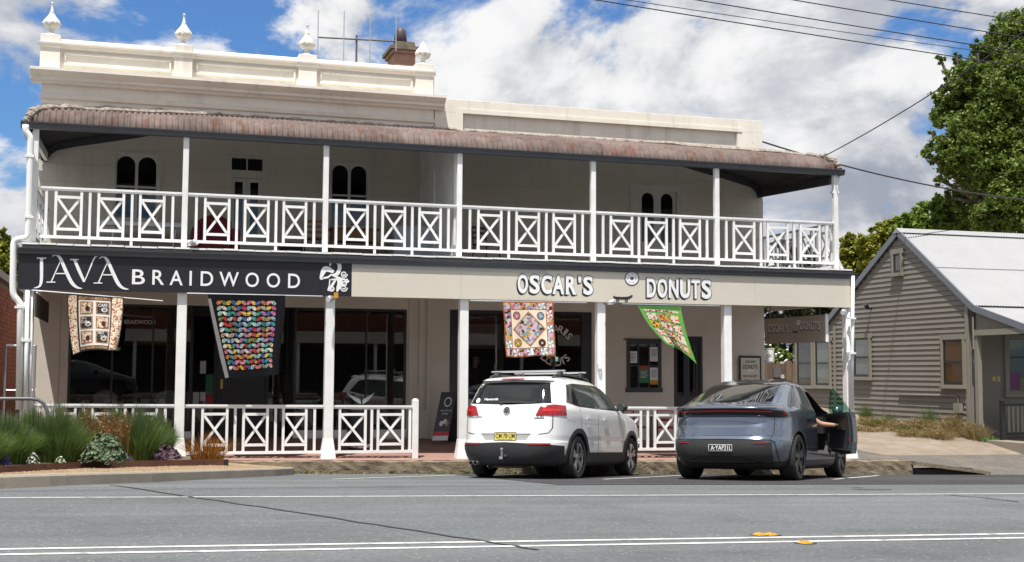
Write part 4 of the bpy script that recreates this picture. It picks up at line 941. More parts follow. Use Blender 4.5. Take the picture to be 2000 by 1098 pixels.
mb().box(XHs+.2, 44, yH0-.05, yH0+.1, -.4, 3.3).build('front_wall', M['wb'], hou)
mb().box(43.8, 44, yH0+.1, yH1, -.4, 3.3).build('far_wall', M['wb'], hou)
# roof
def hsheet(x0, x1, y0, z0, y1, z1, nm='roof_sheet', pit=.09):
    m = mb(); n = max(2, int((x1-x0)/pit*4)); vs = []
    for i in range(n+1):
        x = x0 + (x1-x0)*i/n; c = .011*math.cos(2*math.pi*x/pit)
        for t in (0, .5, 1): vs.append((x, y0+(y1-y0)*t, z0+(z1-z0)*t + c))
    m.add(vs, [(3*i+j, 3*i+3+j, 3*i+4+j, 3*i+1+j) for i in range(n) for j in (0,1)]); return m.build(nm, M['roofwhite'], hou, smooth=True)
x = XHs-.09
for k in range(14):
    x1 = x+.78; d = rnd.uniform(0,.008); ym, zm = (yR+yF)/2, (zR_+zF)/2
    hsheet(x, x1+.02, ym-.08, zm-.055+.02+d, yR, zR_+.01+d); hsheet(x, x1+.02, yF-.06, zF+.0+d, ym, zm+d); hsheet(x, x1+.02, yF-2.4, zF-.72-.02+d, yF+.05, zF-.02+d); x = x1
hsheet(x, 44, yF, zF, yR, zR_); hsheet(x, 44, yF-2.4, zF-.72, yF, zF)
mb().add([(XHs-.09,yR,zR_),(44,yR,zR_),(44,yK,zK),(XHs-.09,yK,zK)], [(0,1,2,3)]).build('rear_roof', M['roofwhite'], hou); mb().add([(XHs-.09,yK,zK),(44,yK,zK),(44,yH1+.3,roofz(yH1+.3)),(XHs-.09,yH1+.3,roofz(yH1+.3))], [(0,1,2,3)]).build('lean_to_roof', M['roofwhite'], hou)
mb().prism([(yR-.2, zR_-.08), (yR, zR_+.06), (yR+.2, zR_-.08)], lambda a, b, d: (d, a, b), XHs-.11, 44).build('ridge_cap', M['roofwhite'], hou, fix=True)
bp = [(yF-2.4, zF-.74), (yF, zF-.03), (yR, zR_-.02), (yK, zK-.02), (yH1+.3, roofz(yH1+.3)-.02)]
for (a, za), (b, zb_) in zip(bp, bp[1:]): mb().beam((XHs-.075, a, za-.03), (XHs-.075, b, zb_-.03), .05, .16).build('barge_board', M['barge'], hou)
def hwin(pa, pb, back, rail=True, nm='window'):
    a = S(*pa, XHs); b = S(*pb, XHs); y0, y1 = min(a.y, b.y), max(a.y, b.y); z0, z1 = min(a.z, b.z), max(a.z, b.z); t = .09; X = XHs-.04
    m = mb(); m.box(X-.05, X, y0-t, y0, z0-.05, z1); m.box(X-.05, X, y1, y1+t, z0-.05, z1); m.box(X-.05, X, y0-t-.03, y1+t+.03, z1, z1+.13); m.box(X-.09, X, y0-t-.02, y1+t+.02, z0-.1, z0-.05); m.box(X-.04, X, y0, y1, z0-.05, z0)
    w = m.build(nm, M['wbtrim'], hou); s_ = mb(); q = .05; zm = (z0+z1)/2
    s_.box(X-.03, X-.002, y0, y0+q, z0, z1); s_.box(X-.03, X-.002, y1-q, y1, z0, z1); s_.box(X-.03, X-.002, y0+q, y1-q, z1-q, z1); s_.box(X-.03, X-.002, y0+q, y1-q, z0, z0+q*1.3)
    if rail: s_.box(X-.034, X-.002, y0+q, y1-q, zm-.025, zm+.025)
    s_.build('sash', M['blackframe'], w); mb().box(X-.0015, X-.0005, y0+q, y1-q, z0+q, z1-q).build('backing', M[back], w)
    if back == 'blind':
        for k in range(int((z1-z0-.1)/.035)): mb().box(X-.012, X-.002, y0+q+.005, y1-q-.005, z0+q+k*.035, z0+q+k*.035+.028).build('blind_slat', M['blind'], w)
    mb().box(X-.018, X-.015, y0+q, y1-q, z0+q, z1-q).build('pane', M['glass'], w)
hwin((1846, 664), (1886, 752), 'blind'); hwin((1671, 661), (1702, 736), 'curtain'); hwin((1560, 667), (1589, 753), 'room'); hwin((1596, 667), (1624, 753), 'curtain'); hwin((1749, 497), (1763, 532), 'room', False, 'attic_window')
mb().box(XHs-.06, XHs-.036, yH0-.05, yH0+.07, -.2, roofz(yH0)-.2).build('corner_stop', M['wbtrim'], hou)
q = S(1633, 700, XHs); mb().box(XHs-.06, XHs-.036, q.y-.05, q.y+.05, -.1, 3.0).build('corner_stop', M['wbtrim'], hou)
pts = [S(1755, 771, XHs-.06), S(1866, 773, XHs-.06), S(1872, 778, XHs-.06), S(1872, 790, XHs-.06)]; mb().tube(pts, .022, 8).build('conduit', M['wbtrim'], hou, smooth=True)
q = S(1872, 797, XHs-.08); mb().box(XHs-.14, XHs-.036, q.y-.13, q.y+.13, q.z-.12, q.z+.12).build('meter_box', M['wbtrim'], hou); mb().tube([(XHs-.07, q.y-.05, q.z-.1), (XHs-.07, q.y-.05, -.1)], .018, 8).build('conduit', M['wbtrim'], hou)
q = S(1901, 600, XHs-.06); mb().tube([(XHs-.08, q.y, 3.0), (XHs-.08, q.y, 2.2)], .02, 8).build('conduit', M['wbtrim'], hou)
# porch of the house
e0, e1 = S(1888, 655, XHs), S(2000, 641, XHs)
mb().box(XHs-.08, XHs+.08, yF-2.3, yF+.02, e0.z-.02, e0.z+.12).build('porch_beam', M['wbtrim'], hou)
mb().prism([(yF-2.25, zF-.82), (yF, zF-.14), (yF, e0.z+.12), (yF-2.25, e0.z+.12)], lambda a, b, d: (d, a, b), XHs+.01, XHs+.05).build('porch_gable', M['wb'], hou, fix=True)
m = mb(); m.box(XHs-.06, XHs+.06, yF-.12, yF, -.2, e0.z-.02); m.build('porch_post', M['wbtrim'], hou)
y = yH0-.06; m = mb()
a, b = F(1968, 662, y), F(2050, 768, y); m.box(a.x-.12, a.x, y-.05, y, b.z-.1, a.z+.1); m.box(a.x, b.x, y-.05, y, a.z, a.z+.1); m.box(a.x-.15, b.x, y-.08, y, b.z-.1, b.z); pw_ = m.build('porch_window', M['wbtrim'], hou)
mb().box(a.x, b.x, y-.02, y-.01, b.z, a.z).build('pane', M['glassdark'], pw_); m = mb(); m.box(a.x, b.x, y-.035, y-.021, (a.z+b.z)/2+.2, (a.z+b.z)/2+.24); m.box((a.x+b.x)/2-.12, (a.x+b.x)/2-.07, y-.035, y-.021, b.z, (a.z+b.z)/2+.2); m.build('glazing_bar', M['blackframe'], pw_)
p0, p1 = F(1971, 727, y-.03), F(1993, 762, y-.03); mb().box(p0.x, p1.x, y-.03, y-.023, p1.z, p0.z).build('poster', mat('red and blue poster', (.25,.02,.03), .5, c2=(.05,.05,.25), vscale=16), pw_)
for ch_, px in (('8', 1938), ('5', 1947)): text('house_number', ch_, (fx(px, 740, y), fx(px+6.5, 740, y), fz(px, 745, y), fz(px, 735.5, y)), lambda p, q, d: (p, y-.006, q), 'brass', hou, .02)
gt = thing('porch_gate', 'low slatted gate with dark posts on the porch of the weatherboard house', 'gate', F(1985, 850, 25.3))
gy = 25.3; a, b = F(1956, 783, gy), F(2060, 850, gy); mb().box(a.x, a.x+.09, gy, gy+.09, -.1, a.z).build('gate_post', M['blackframe'], gt); m = mb(); zt_, zb_ = fz(1975, 793, gy), fz(1975, 845, gy); m.box(a.x+.12, b.x, gy+.02, gy+.06, zt_, zt_+.05); m.box(a.x+.12, b.x, gy+.02, gy+.06, zb_-.05, zb_); m.build('gate_rail', M['blackframe'], gt)
for k in range(9): xx = a.x+.2+k*.13; mb().box(xx, xx+.07, gy+.03, gy+.05, zb_, zt_).build('slat', M['wbtrim'], gt)
tag(mb().box(XHs-.1, 44, 23.6, yH0, -.6, -.02).build('porch_floor', M['kerb']), kind='structure')
# paling fence, sign and bush in the lane
fn_ = thing('paling_fence', 'weathered brown paling fence beside the side lane', 'fence', F(1520, 790, 31))
Yf = 31.0
for px in range(1484, 1550, 8): a = F(px, 709 + rnd.uniform(-2.5, 2.5), Yf); b = F(px+7.4, 709, Yf); mb().box(a.x, b.x, Yf, Yf+.03, .1, a.z).build('paling', M['paling'], fn_)
a = F(1536, 705, Yf-.1); mb().box(a.x, a.x+.16, Yf-.1, Yf-.02, .1, a.z).build('fence_post', M['paling'], fn_)
lb = mb(); a = F(1517, 726, Yf-.05); lb.box(a.x-.1, a.x+.12, Yf-.08, Yf-.002, a.z-.16, a.z+.1); lb.build('letterbox', M['pipe'], fn_)
text('fence_number', '85', (fx(1523.5, 735, Yf-.02), fx(1532, 735, Yf-.02), fz(1528, 739, Yf), fz(1528, 732, Yf)), lambda p, q, d: (p, Yf-.02, q), 'letter', fn_, .03)
ns = thing('road_sign', 'white NO THROUGH ROAD sign on a pole half hidden by the wall end', 'sign', F(1492, 790, 28))
Y = 28.0; a, b = F(1468, 680, Y), F(1512, 708, Y); mb().box(a.x, b.x, Y, Y+.012, b.z, a.z).build('sign_plate', M['paper'], ns)
m = mb()
for q in ((a.x+.02, b.x-.02, a.z-.025, a.z-.017), (a.x+.02, b.x-.02, b.z+.017, b.z+.025), (a.x+.02, a.x+.028, b.z+.025, a.z-.025), (b.x-.028, b.x-.02, b.z+.025, a.z-.025)): m.box(q[0], q[1], Y-.004, Y-.001, q[2], q[3])
m.build('sign_border', M['ink'], ns); cx_ = (a.x+b.x)/2
for wd, hw, q0, q1 in (('NO', .1, 690, 682.5), ('THROUGH', .235, 698.5, 691), ('ROAD', .15, 707, 699.5)): text('lettering', wd, (cx_-hw, cx_+hw, fz(1490,q0,Y), fz(1490,q1,Y)), lambda p, q, d: (p, Y-.005, q), 'ink', ns, .0)
mb().tube([(cx_, Y+.04, 0), (cx_, Y+.04, a.z+.05)], .03, 10).build('pole', M['alu'], ns)

# ------------------------------------------------------------------ trees
M['leaf_oak'] = leaf_mat('oak leaves', (.065,.115,.015), (.20,.26,.05)); M['leaf_con'] = leaf_mat('yellow green conifer', (.15,.175,.02), (.32,.32,.05)); M['leaf_mid'] = leaf_mat('mid green leaves', (.10,.18,.02), (.24,.33,.06)); M['leaf_dark'] = leaf_mat('dark evergreen', (.02,.035,.014), (.06,.07,.03)); M['leaf_far'] = leaf_mat('dark street tree', (.03,.06,.012), (.07,.10,.02))
def tree(name, label, base, lobes, n, size, mt, group=None, cat='tree', trunk=True, seed=1, up=0.):
    rg = random.Random(seed); t = thing(name, label, cat, base, group); base = Vector(base)
    if trunk:
        m = mb(); cen = sum((Vector(l[0]) for l in lobes), Vector())/len(lobes); top = cen.lerp(base, .35); h = (top-base).length; r0 = max(.06, h*.05)
        m.tube([base - Vector((0,0,.3)), base.lerp(top, .5) + Vector((rg.uniform(-.2,.2)*h*.1, 0, 0)), top], [r0*1.25, r0, r0*.7], 9)
        for c, rad in lobes:
            c = Vector(c); mid = top.lerp(c, .5) + Vector((rg.uniform(-.1,.1), rg.uniform(-.1,.1), .08))*h*.3; m.tube([top - Vector((0,0,h*.1)), mid, c, c + Vector((rg.uniform(-.4,.4)*rad, rg.uniform(-.3,.3)*rad, rad*.6))], [r0*.5, r0*.32, r0*.15, r0*.05], 6)
        m.build('trunk', M['bark'], t, smooth=True)
    tot = sum(l[1]**2 for l in lobes); vs = []; fs = []
    for c, rad in lobes:
        c = Vector(c); k = int(n*rad*rad/tot); nc = max(6, int(k/34))
        for _ in range(nc):                              # clumps, sitting in the outer shell of each lobe
            d = Vector((rg.gauss(0,1), rg.gauss(0,1), rg.gauss(.15,1))).normalized(); cc = c + d*rad*(rg.random()**.45)*rg.uniform(.75, 1.08); cr_ = rad*rg.uniform(.10,.22)
            for _ in range(34):
                o = Vector((rg.gauss(0,1), rg.gauss(0,1), rg.gauss(0,.8)))*cr_*.62; p = cc + o; s_ = size*rg.uniform(.6,1.25)
                nrm = (Vector((rg.gauss(0,1), rg.gauss(0,1), rg.gauss(0,1))) + Vector((0,0,1.1+up)) + o.normalized()*.5).normalized(); x = nrm.cross(Vector((rg.gauss(0,1), rg.gauss(0,1), rg.gauss(0,1)))).normalized(); y = nrm.cross(x)
                b = len(vs); vs += [p - x*s_*.5, p + y*s_*.28, p + x*s_*.55 - nrm*s_*.12, p - y*s_*.28]; fs.append((b, b+1, b+2, b+3))
    m = mb(); m.add(vs, fs); m.build('crown', M[mt], t); return t
def lob(px, py, r, Y): p = F(px, py, Y); zc_ = p.y*_Y.z + p.x*_X.z; return (p, r*zc_/FPX)
YO = 46
tree('oak_tree', 'tall dense green oak tree filling the upper right corner', (F(2010, 600, YO).x, YO, .8), [lob(*l, YO+dy) for l, dy in zip(((1985,70,52),(1950,130,62),(1890,165,50),(1862,205,45),(1940,215,75),(1880,285,62),(1842,300,38),(1950,320,85),(1905,380,55),(1990,400,60),(2060,180,120),(2080,330,120),(2020,110,80),(1960,420,40),(1840,225,26),(1865,335,34),(1990,200,60),(1995,290,60),(1930,105,30),(1975,250,50),(1970,80,45),(1990,130,55),(1960,180,50),(1920,240,50),(2000,50,40),(1838,118,13),(1828,196,12),(1811,298,14),(1836,352,15),(1905,92,15),(1868,112,11),(1822,262,10),(1850,385,14),(1945,70,14),(1855,160,16),(1975,400,55),(1930,430,40),(2000,440,50),(2000,350,60)), (0,1,-1,0,2,-2,-1,-2.5,0,-1,1,0,2,0,0,-1,-3,-3,0,-3,-2,-3,-3,-2.5,-2,0,0,-1,0,0,0,-1,0,0,0,-4,-3,-4,-4))], 135000, .21, 'leaf_oak', seed=3)
tree('conifer_tree', 'yellowish green cypress at the left of the trees behind the house roof', (F(1665, 600, 52).x, 52, .8), [lob(*l, 52) for l in ((1658,470,18),(1662,495,28),(1650,520,24),(1675,530,34),(1640,545,24))], 9000, .26, 'leaf_con', 'trees behind the weatherboard house', seed=4, up=.6)
tree('conifer_tree', 'taller yellowish cypress rising right behind the house gable', (F(1735, 600, 50).x, 50, .8), [lob(*l, 50) for l in ((1745,445,22),(1725,462,28),(1700,480,28),(1745,480,36),(1710,510,36),(1770,470,36))], 12000, .26, 'leaf_con', 'trees behind the weatherboard house', seed=5, up=.6)
tree('broadleaf_tree', 'bright green broadleaf tree over the ridge below the oak', (F(1830, 600, 48).x, 48, .8), [lob(*l, 48) for l in ((1770,435,22),(1760,455,22),(1800,425,28),(1835,405,30),(1865,420,34),(1800,450,30),(1840,450,36),(1890,440,40),(1785,440,20))], 14000, .26, 'leaf_mid', 'trees behind the weatherboard house', seed=6)
tree('dark_tree', 'dark evergreen tree seen past the hanging sign in the lane', (F(1545, 740, 43).x, 43, .8), [lob(*l, 43) for l in ((1505,625,24),(1535,618,28),(1565,625,26),(1600,610,30),(1590,560,34),(1550,570,30),(1510,600,26),(1560,600,30),(1508,665,26),(1538,660,26),(1560,650,24),(1500,690,18),(1545,690,18),(1625,590,26),(1520,480,14),(1545,500,26),(1580,510,26))], 15000, .22, 'leaf_dark', seed=8)
tree('rose_bush', 'leafy bush with pale flowers above the paling fence', (F(1520, 745, 37.8).x, 37.8, 1.0), [lob(*l, 37.8) for l in ((1500,690,16),(1520,690,16),(1535,698,14),(1508,705,14),(1495,655,14))], 3500, .13, 'leaf_mid', cat='bush', seed=9)
tree('pine_tree', 'dark green pine tree behind the brick wall at the left edge', (F(10, 700, 50).x, 50, 1), [lob(*l, 50) for l in ((-10,500,40),(18,478,18),(10,520,36),(35,520,24),(-30,470,34),(28,545,26),(4,455,12))], 9000, .24, 'leaf_con', seed=10)
m = mb(); fl_ = []
t = [o for o in bpy.data.objects if o.name.startswith('rose_bush')][0]
for k in range(40):
    px, py = rnd.uniform(1488, 1540), rnd.uniform(640, 712); p = F(px, py, 37.3 + rnd.uniform(-.3, .3)); m.lathe([(.0,-.03),(.05,0),(.03,.03),(0,.035)], 6, p)
tag(m.build('flowers', M['paper'], t), kind='stuff')
# the far side of the street, behind the camera: a guess, for the shop glass and paintwork to mirror
ac = thing('street_row', 'dark brick shop row across the street mirrored in the windows', 'building', (0, -14, 0)); m = mb(); m.box(-34, 40, -24, -14, -.2, 5.8); m.build('wall', M['brick'], ac); mb().box(-34, 40, -14, -10.8, 3.2, 3.5).build('awning', M['char'], ac); mb().box(-34, 40, -10.79, -10.7, 3.0, 3.6).build('awning_fascia', M['sign_cream'], ac); mb().box(-34, 40, -14.0, -13.8, 5.2, 6.2).build('parapet', M['cream2'], ac); [mb().box(x_-.08, x_+.08, -11.0, -10.84, .3, 3.2).build('awning_post', M['white'], ac) for x_ in range(-32, 40, 4)]; mb().box(-34, 40, -13.99, -13.9, .6, 2.8).build('shop_glass', M['black'], ac); mb().prism([(-14.2,5.8),(-19,8.2),(-23.8,5.8)], lambda a, b, d: (d, a, b), -34.5, 40.5).build('roof', M['char'], ac, fix=True)
tag(mb().box(-60, 60, -14, -9, -.1, .45).build('far_footpath', M['kerb']), kind='structure')
for i, x in enumerate((-44, -30, -17, -4, 9, 22, 35, 50)):  # trees put in out of view, sized for balcony shade and pane reflections
    rg_ = random.Random(300+i); tree('street_tree', 'broad tall tree behind the far shop row, number %s from the left in the reflections' % ('one','two','three','four','five','six','seven','eight')[i], (x, -29, 0), [((x+rg_.uniform(-5,5), -29+rg_.uniform(-3,3), 3+.6*k+rg_.uniform(-.6,.6)), rg_.uniform(2.6,3.4)) for k in range(6)], 3200, 1.3, 'leaf_far', 'trees across the street', seed=20+i)

# ------------------------------------------------------------------ wires and aerial
def wire(label, pxs, Ys, r=.012, sag=.0, group=None):
    a, b = F(*pxs[0], Ys[0]), F(*pxs[1], Ys[1]); P = [a.lerp(b, k/24) - Vector((0,0,sag*4*(k/24)*(1-k/24))) for k in range(25)]
    return tag(mb().tube(P, r, 6).build('overhead_wire', M['wire']), label, 'wire', group)
def ext(a, b, x): return (x, a[1] + (b[1]-a[1])*(x-a[0])/(b[0]-a[0]))
for lb, a, b in (('uppermost overhead wire cutting the top right corner', (1826,0),(2000,30)), ('second overhead wire from the top crossing the oak tree', (1646,0),(2000,62)), ('third overhead wire from the top, carrying a small connector', (1500,6),(2000,91)), ('thin fourth overhead wire just above the lowest one', (1500,24),(2000,100)), ('lowest of the five long overhead wires at top right', (1500,37),(2000,119))):
    wire(lb, (ext(a, b, -500), ext(a, b, 2500)), (13, 15.5), 0.005 if 'thin' in lb else .0075, .12, 'street power lines')
wire('thin cable rising steeply from the verandah roof corner to the top right', ((1612, 304), (2030, 40)), (22.9, 17), .011, .1)
wire('thick black cable from the building end sagging right towards the oak', ((1489, 277), (2060, 395)), (26.6, 30), .02, .25)
an = thing('roof_aerial', 'wide metal aerial with four tall rods on the roof behind the parapet', 'aerial', F(697, 130, 28.5)); Y = 28.5
a, b = F(621, 73, Y), F(774, 81, Y); mb().tube([a, b], .02, 8).build('boom', M['pipe'], an); p = F(697, 68, Y); mb().tube([(p.x, Y+.03, p.z), (p.x, Y+.03, 6.9)], .025, 8).build('mast', M['pipe'], an)
for px, y0, y1 in ((621.5,21,116),(672,23,120),(723,27,123),(773.5,31,100)): a, b = F(px, y0, Y), F(px, y1, Y); mb().tube([(a.x, Y-.03, a.z), (a.x, Y-.03, b.z)], .013, 6).build('rod', M['alu'], an)

# ------------------------------------------------------------------ quilts on poles
def printmat(name, cols, scale, rough=.85, fine=True):
    m = bpy.data.materials.new(name); m.use_nodes = True; nt = m.node_tree; b = nt.nodes['Principled BSDF']; b.inputs['Roughness'].default_value = rough; b.inputs['Specular IOR Level'].default_value = .2
    tc = N(nt, 'ShaderNodeTexCoord'); v = N(nt, 'ShaderNodeTexVoronoi'); v.inputs['Scale'].default_value = scale; L(nt, tc.outputs['Object'], v.inputs['Vector'])
    sp = N(nt, 'ShaderNodeSeparateColor'); L(nt, v.outputs['Color'], sp.inputs[0]); cr_ = N(nt, 'ShaderNodeValToRGB'); cr_.color_ramp.interpolation = 'CONSTANT'; el = cr_.color_ramp.elements
    while len(el) < len(cols): el.new(.5)
    for i, c in enumerate(cols): el[i].position = i/len(cols); el[i].color = (*c, 1)
    L(nt, sp.outputs[0], cr_.inputs[0]); L(nt, cr_.outputs[0], b.inputs['Base Color']); return m
PAL = dict(red=(.42,.03,.03), pink=(.62,.22,.26), rose=(.55,.12,.22), blue=(.07,.12,.36), sky=(.25,.38,.5), teal=(.03,.25,.22), olive=(.17,.18,.05), orange=(.50,.15,.035), cream=(.65,.58,.45), white=(.68,.66,.62), navy=(.03,.04,.13), mauve=(.42,.16,.36), black=(.015,.015,.017), choc=(.10,.045,.03), gold=(.66,.42,.05), tan=(.45,.28,.15), mint=(.35,.5,.42), green=(.07,.24,.04))
dk = lambda c, f=.45: tuple(x*f for x in c)
PAL = {k: (tuple(x*.72 for x in c)) for k, c in PAL.items()}
PM = {k: printmat('print '+k, [c, c, dk(c), tuple(min(1, x*1.3+.05) for x in c)], 55) for k, c in PAL.items()}
class Quilt:
    def __init__(s, label, cor, Y0, wave, name='quilt', mt='cream'):
        s.c = [Vector((*c, 0)) for c in cor]; s.Y0 = Y0; s.wave = wave; s.t = thing(name, label, 'quilt', F(*cor[0], Y0), 'quilts hung along the verandah'); s.mt = mt
    def px(s, u, v):
        a = s.c[0].lerp(s.c[1], u); b = s.c[3].lerp(s.c[2], u); p = a.lerp(b, v); dx, dy = s.wave(u, v)[:2]; return p.x + dx, p.y + dy
    def P(s, u, v, d=0.): x, y = s.px(u, v); q = F(x, y, s.Y0 + s.wave(u, v)[2] + .022*(.3+.7*v)*math.sin(17*u+2*v) - d); return (q.x, q.y, q.z)
    def base(s, mt, name='backing'):
        m = mb(); m.shell(lambda u, v, d: s.P(u, v, -d), 44, 20, .014); return m.build(name, mt, s.t, smooth=False)
    def patch(s, poly, mt, d=.003, name='patch', sub=4):
        if len(poly) == 4:
            sub = max(2, int(math.ceil(44*max(abs(poly[2][0]-poly[0][0]), abs(poly[2][1]-poly[0][1])))))
            m = mb(); a, b, c, e = [Vector((*p, 0)) for p in poly]
            def f(u, v): p = a.lerp(b, u).lerp(e.lerp(c, u), v); return s.P(p.x, p.y, d)
            m.grid(f, sub, sub)
        else: m = mb().add([s.P(u, v, d) for u, v in poly], [tuple(range(len(poly)))])
        return m.build(name, mt, s.t)
    def rect(s, u0, u1, v0, v1, mt, d=.003, name='patch', sub=3): return s.patch([(u0,v0),(u1,v0),(u1,v1),(u0,v1)], mt, d, name, sub)
    def disc(s, u, v, ru, rv, mt, d=.006, hole=.0, name='motif'):
        if hole: m = mb(); ring(m, (u, v), hole, 1, lambda a, b: s.P(u + (a-u)*ru, v + (b-v)*rv, d), 14); return m.build(name, mt, s.t)
        return s.patch([(u + ru*math.cos(2*math.pi*k/12), v + rv*math.sin(2*math.pi*k/12)) for k in range(12)], mt, d, name)
def pole(label, a, b, Y): m = mb().tube([F(*a, Y), F(*b, Y)], .014, 8); tag(m.build('quilt_pole', M['alu']), label, 'pole', 'quilt poles under the signs')
pole('thin pale pole holding the coffee cup quilt', (62, 567), (318, 588), 22.52); pole('thin pole holding the black ribbon quilt', (365, 573), (630, 579), 22.52); pole('thin pole holding the pink doughnut quilt', (918, 587), (1146, 592), 22.52); pole('thin pole holding the green food quilt', (1215, 594), (1405, 598), 22.52)
# coffee quilt
q = Quilt('cream and brown quilt with coffee cup panels, blowing at the left', ((131,574),(242,581),(229,681),(142,693)), 22.50, lambda u, v: (-3*math.sin(math.pi*v)*(1-u) - 4*v*math.sin(2*math.pi*u)*.4 + 3*math.sin(math.pi*v)*u, 7*v*math.sin(math.pi*u*1.5-.3)*-.6, .10*v*math.sin(5.5*u+.6)), name='coffee_quilt')
q.base(M['black']); PMc = printmat('coffee bean print', [(.66,.48,.34),(.80,.70,.58),(.30,.13,.08),(.74,.58,.42)], 45)
q.rect(.02,.17,.02,.985, PMc); q.rect(.79,.98,.02,.985, PMc); q.rect(.20,.76,.03,.075, PM['tan']); q.rect(.20,.76,.93,.97, PM['tan']); pw2 = mat('cream cotton', (.80,.72,.66), .9); q.rect(.205,.765,.09,.915, pw2, .002)
Bk = mat('chalkboard cotton', (.03,.028,.03), .9)
for i, (u0, u1) in enumerate(((.225,.455),(.51,.75))):
    for j in range(3):
        v0 = .115 + j*.265; dark = (i + j) % 2 == 1
        q.rect(u0, u1, v0, v0+.225, PM['tan'], .005, 'panel'); q.rect(u0+.025, u1-.025, v0+.02, v0+.205, Bk if dark else PMc, .007, 'panel')
        uc, vc = (u0+u1)/2, v0+.13
        if dark: q.disc(uc+.03, vc+.01, .055, .045, M['paper'], .009); q.disc(uc+.03, vc+.01, .035, .028, PM['tan'], .011)
        else: q.disc(uc+.02, vc, .04, .05, PM['choc'], .009)
def qtext(q, s, u0, u1, v0, v1, mt): 
    vs, fs, _ = glyphs(s, .015); m = mb(); m.add([q.P(u0+(u1-u0)*a, v1+(v0-v1)*b, .012) for a, b in vs], fs); m.build('lettering', M[mt], q.t)
qtext(q, 'CAFE', .55,.71,.145,.20,'letter'); qtext(q, "It's", .26,.34,.395,.435,'letter'); qtext(q, 'Coffee', .25,.40,.45,.50,'letter'); qtext(q, 'FIRST', .55,.67,.66,.71,'letter'); qtext(q, 'Coffee', .60,.73,.72,.77,'letter')
q.rect(.97,1.07,.94,1.0, PM['green'], .002, 'label_tab')
# black ribbon quilt
q = Quilt('black quilt with rows of bright leaf shaped patches', ((406,575),(557,577),(545,734),(443,736)), 22.50, lambda u, v: (6*math.sin(math.pi*v)*(1-u)*-1.0 + 2*math.sin(6*v)*u, 3*v*math.sin(3*u+1), .05*v*math.sin(5*u)), name='ribbon_quilt')
q.base(mat('black quilting', (.010,.010,.012), .9, bump=.5, bscale=90, spec=.08)); keys = [k for k in PAL if k not in ('black','choc','navy','green')]
for r in range(13):
    for c in range(12):
        u0, du = .10, .78/12; v0, dv = .068, .845/13; a = u0 + c*du; b = v0 + r*dv; up_ = c % 2 == 0
        sh = [(-.04,.62),(.12,.25),(.42,.04),(.86,.0),(1.06,.16),(1.0,.42),(.72,.80),(.40,1.0),(.06,.98)]; poly = [(a + du*(x if up_ else 1-x), b + dv*(.06+.82*y)) for x, y in sh]
        q.patch(poly, PM[rnd.choice(keys)], .006)
m = mb(); back = [(406,584),(412,583),(447,737),(440,739),(430,700)]; m.add([tuple(F(x, y, 22.47)) for x, y in back], [tuple(range(5))]); m.build('folded_edge', mat('grey quilt backing', (.20,.19,.195), .9, var=.2, vscale=60), q.t)
# doughnut quilt
q = Quilt('pink and cream quilt with doughnut prints and a centre diamond', ((981,589),(1081,590),(1085,696),(989,697)), 22.50, lambda u, v: (1.5*math.sin(6*v)*(.5-u), 1.5*v*math.sin(7*u), .04*v*math.sin(6*u)), name='doughnut_quilt')
q.base(PM['orange']); PD = printmat('doughnut print', [PAL['pink'],PAL['sky'],PAL['white'],PAL['choc'],(.65,.35,.5),PAL['gold'],PAL['white']], 20)
q.rect(.02,.98,.015,.985, mat('brown sashing', (.33,.11,.05), .9), .002); q.rect(.155,.845,.15,.84, mat('cream centre cotton', (.78,.64,.48), .9), .005, 'centre'); nb = 5
for k in range(nb):
    a0, a1 = .155 + .69*k/nb, .155 + .69*(k+1)/nb
    for (u0,u1,v0,v1) in ((a0,a1-.006,.02,.135),(a0,a1-.006,.855,.98),(.025,.14,a0,a1-.006),(.86,.975,a0,a1-.006)): 
        if k % 2 and v0 < .5: q.rect(u0,u1,v0,v1, PD, .005)
        elif (k % 2 == 0 and (v0 > .5 or u0 > .5)) :
            ucc, vcc = (u0+u1)/2, (v0+v1)/2; cl = PM[('pink','choc','sky','gold','mint')[k]]; q.rect(u0,u1,v0,v1, M['paper'], .004)
            for e in ([(u0,v0),(ucc,v0),(ucc,vcc)],[(u1,v0),(u1,vcc),(ucc,vcc)],[(u1,v1),(ucc,v1),(ucc,vcc)],[(u0,v1),(u0,vcc),(ucc,vcc)]): q.patch(e, cl, .006, 'pinwheel')
        else: q.rect(u0,u1,v0,v1, PD, .005)
for u0 in (.025,.86):
    for v0 in (.02,.855): q.rect(u0,u0+.115,v0,v0+.12, PD, .005)
q.patch([(.5,.17),(.83,.5),(.5,.83),(.17,.5)], PM['tan'], .007, 'diamond'); q.patch([(.5,.205),(.795,.5),(.5,.795),(.205,.5)], PD, .009, 'diamond')
for (u,v),k in zip(((.26,.25),(.74,.26),(.26,.74),(.74,.76)),('pink','sky','gold','choc')): q.disc(u,v,.075,.075, PM['choc'], .008, .3); q.disc(u,v,.062,.062, PM[k], .010, .35)
q.rect(.99,1.05,1.0,1.08, PM['mint'], .002, 'label_tab')
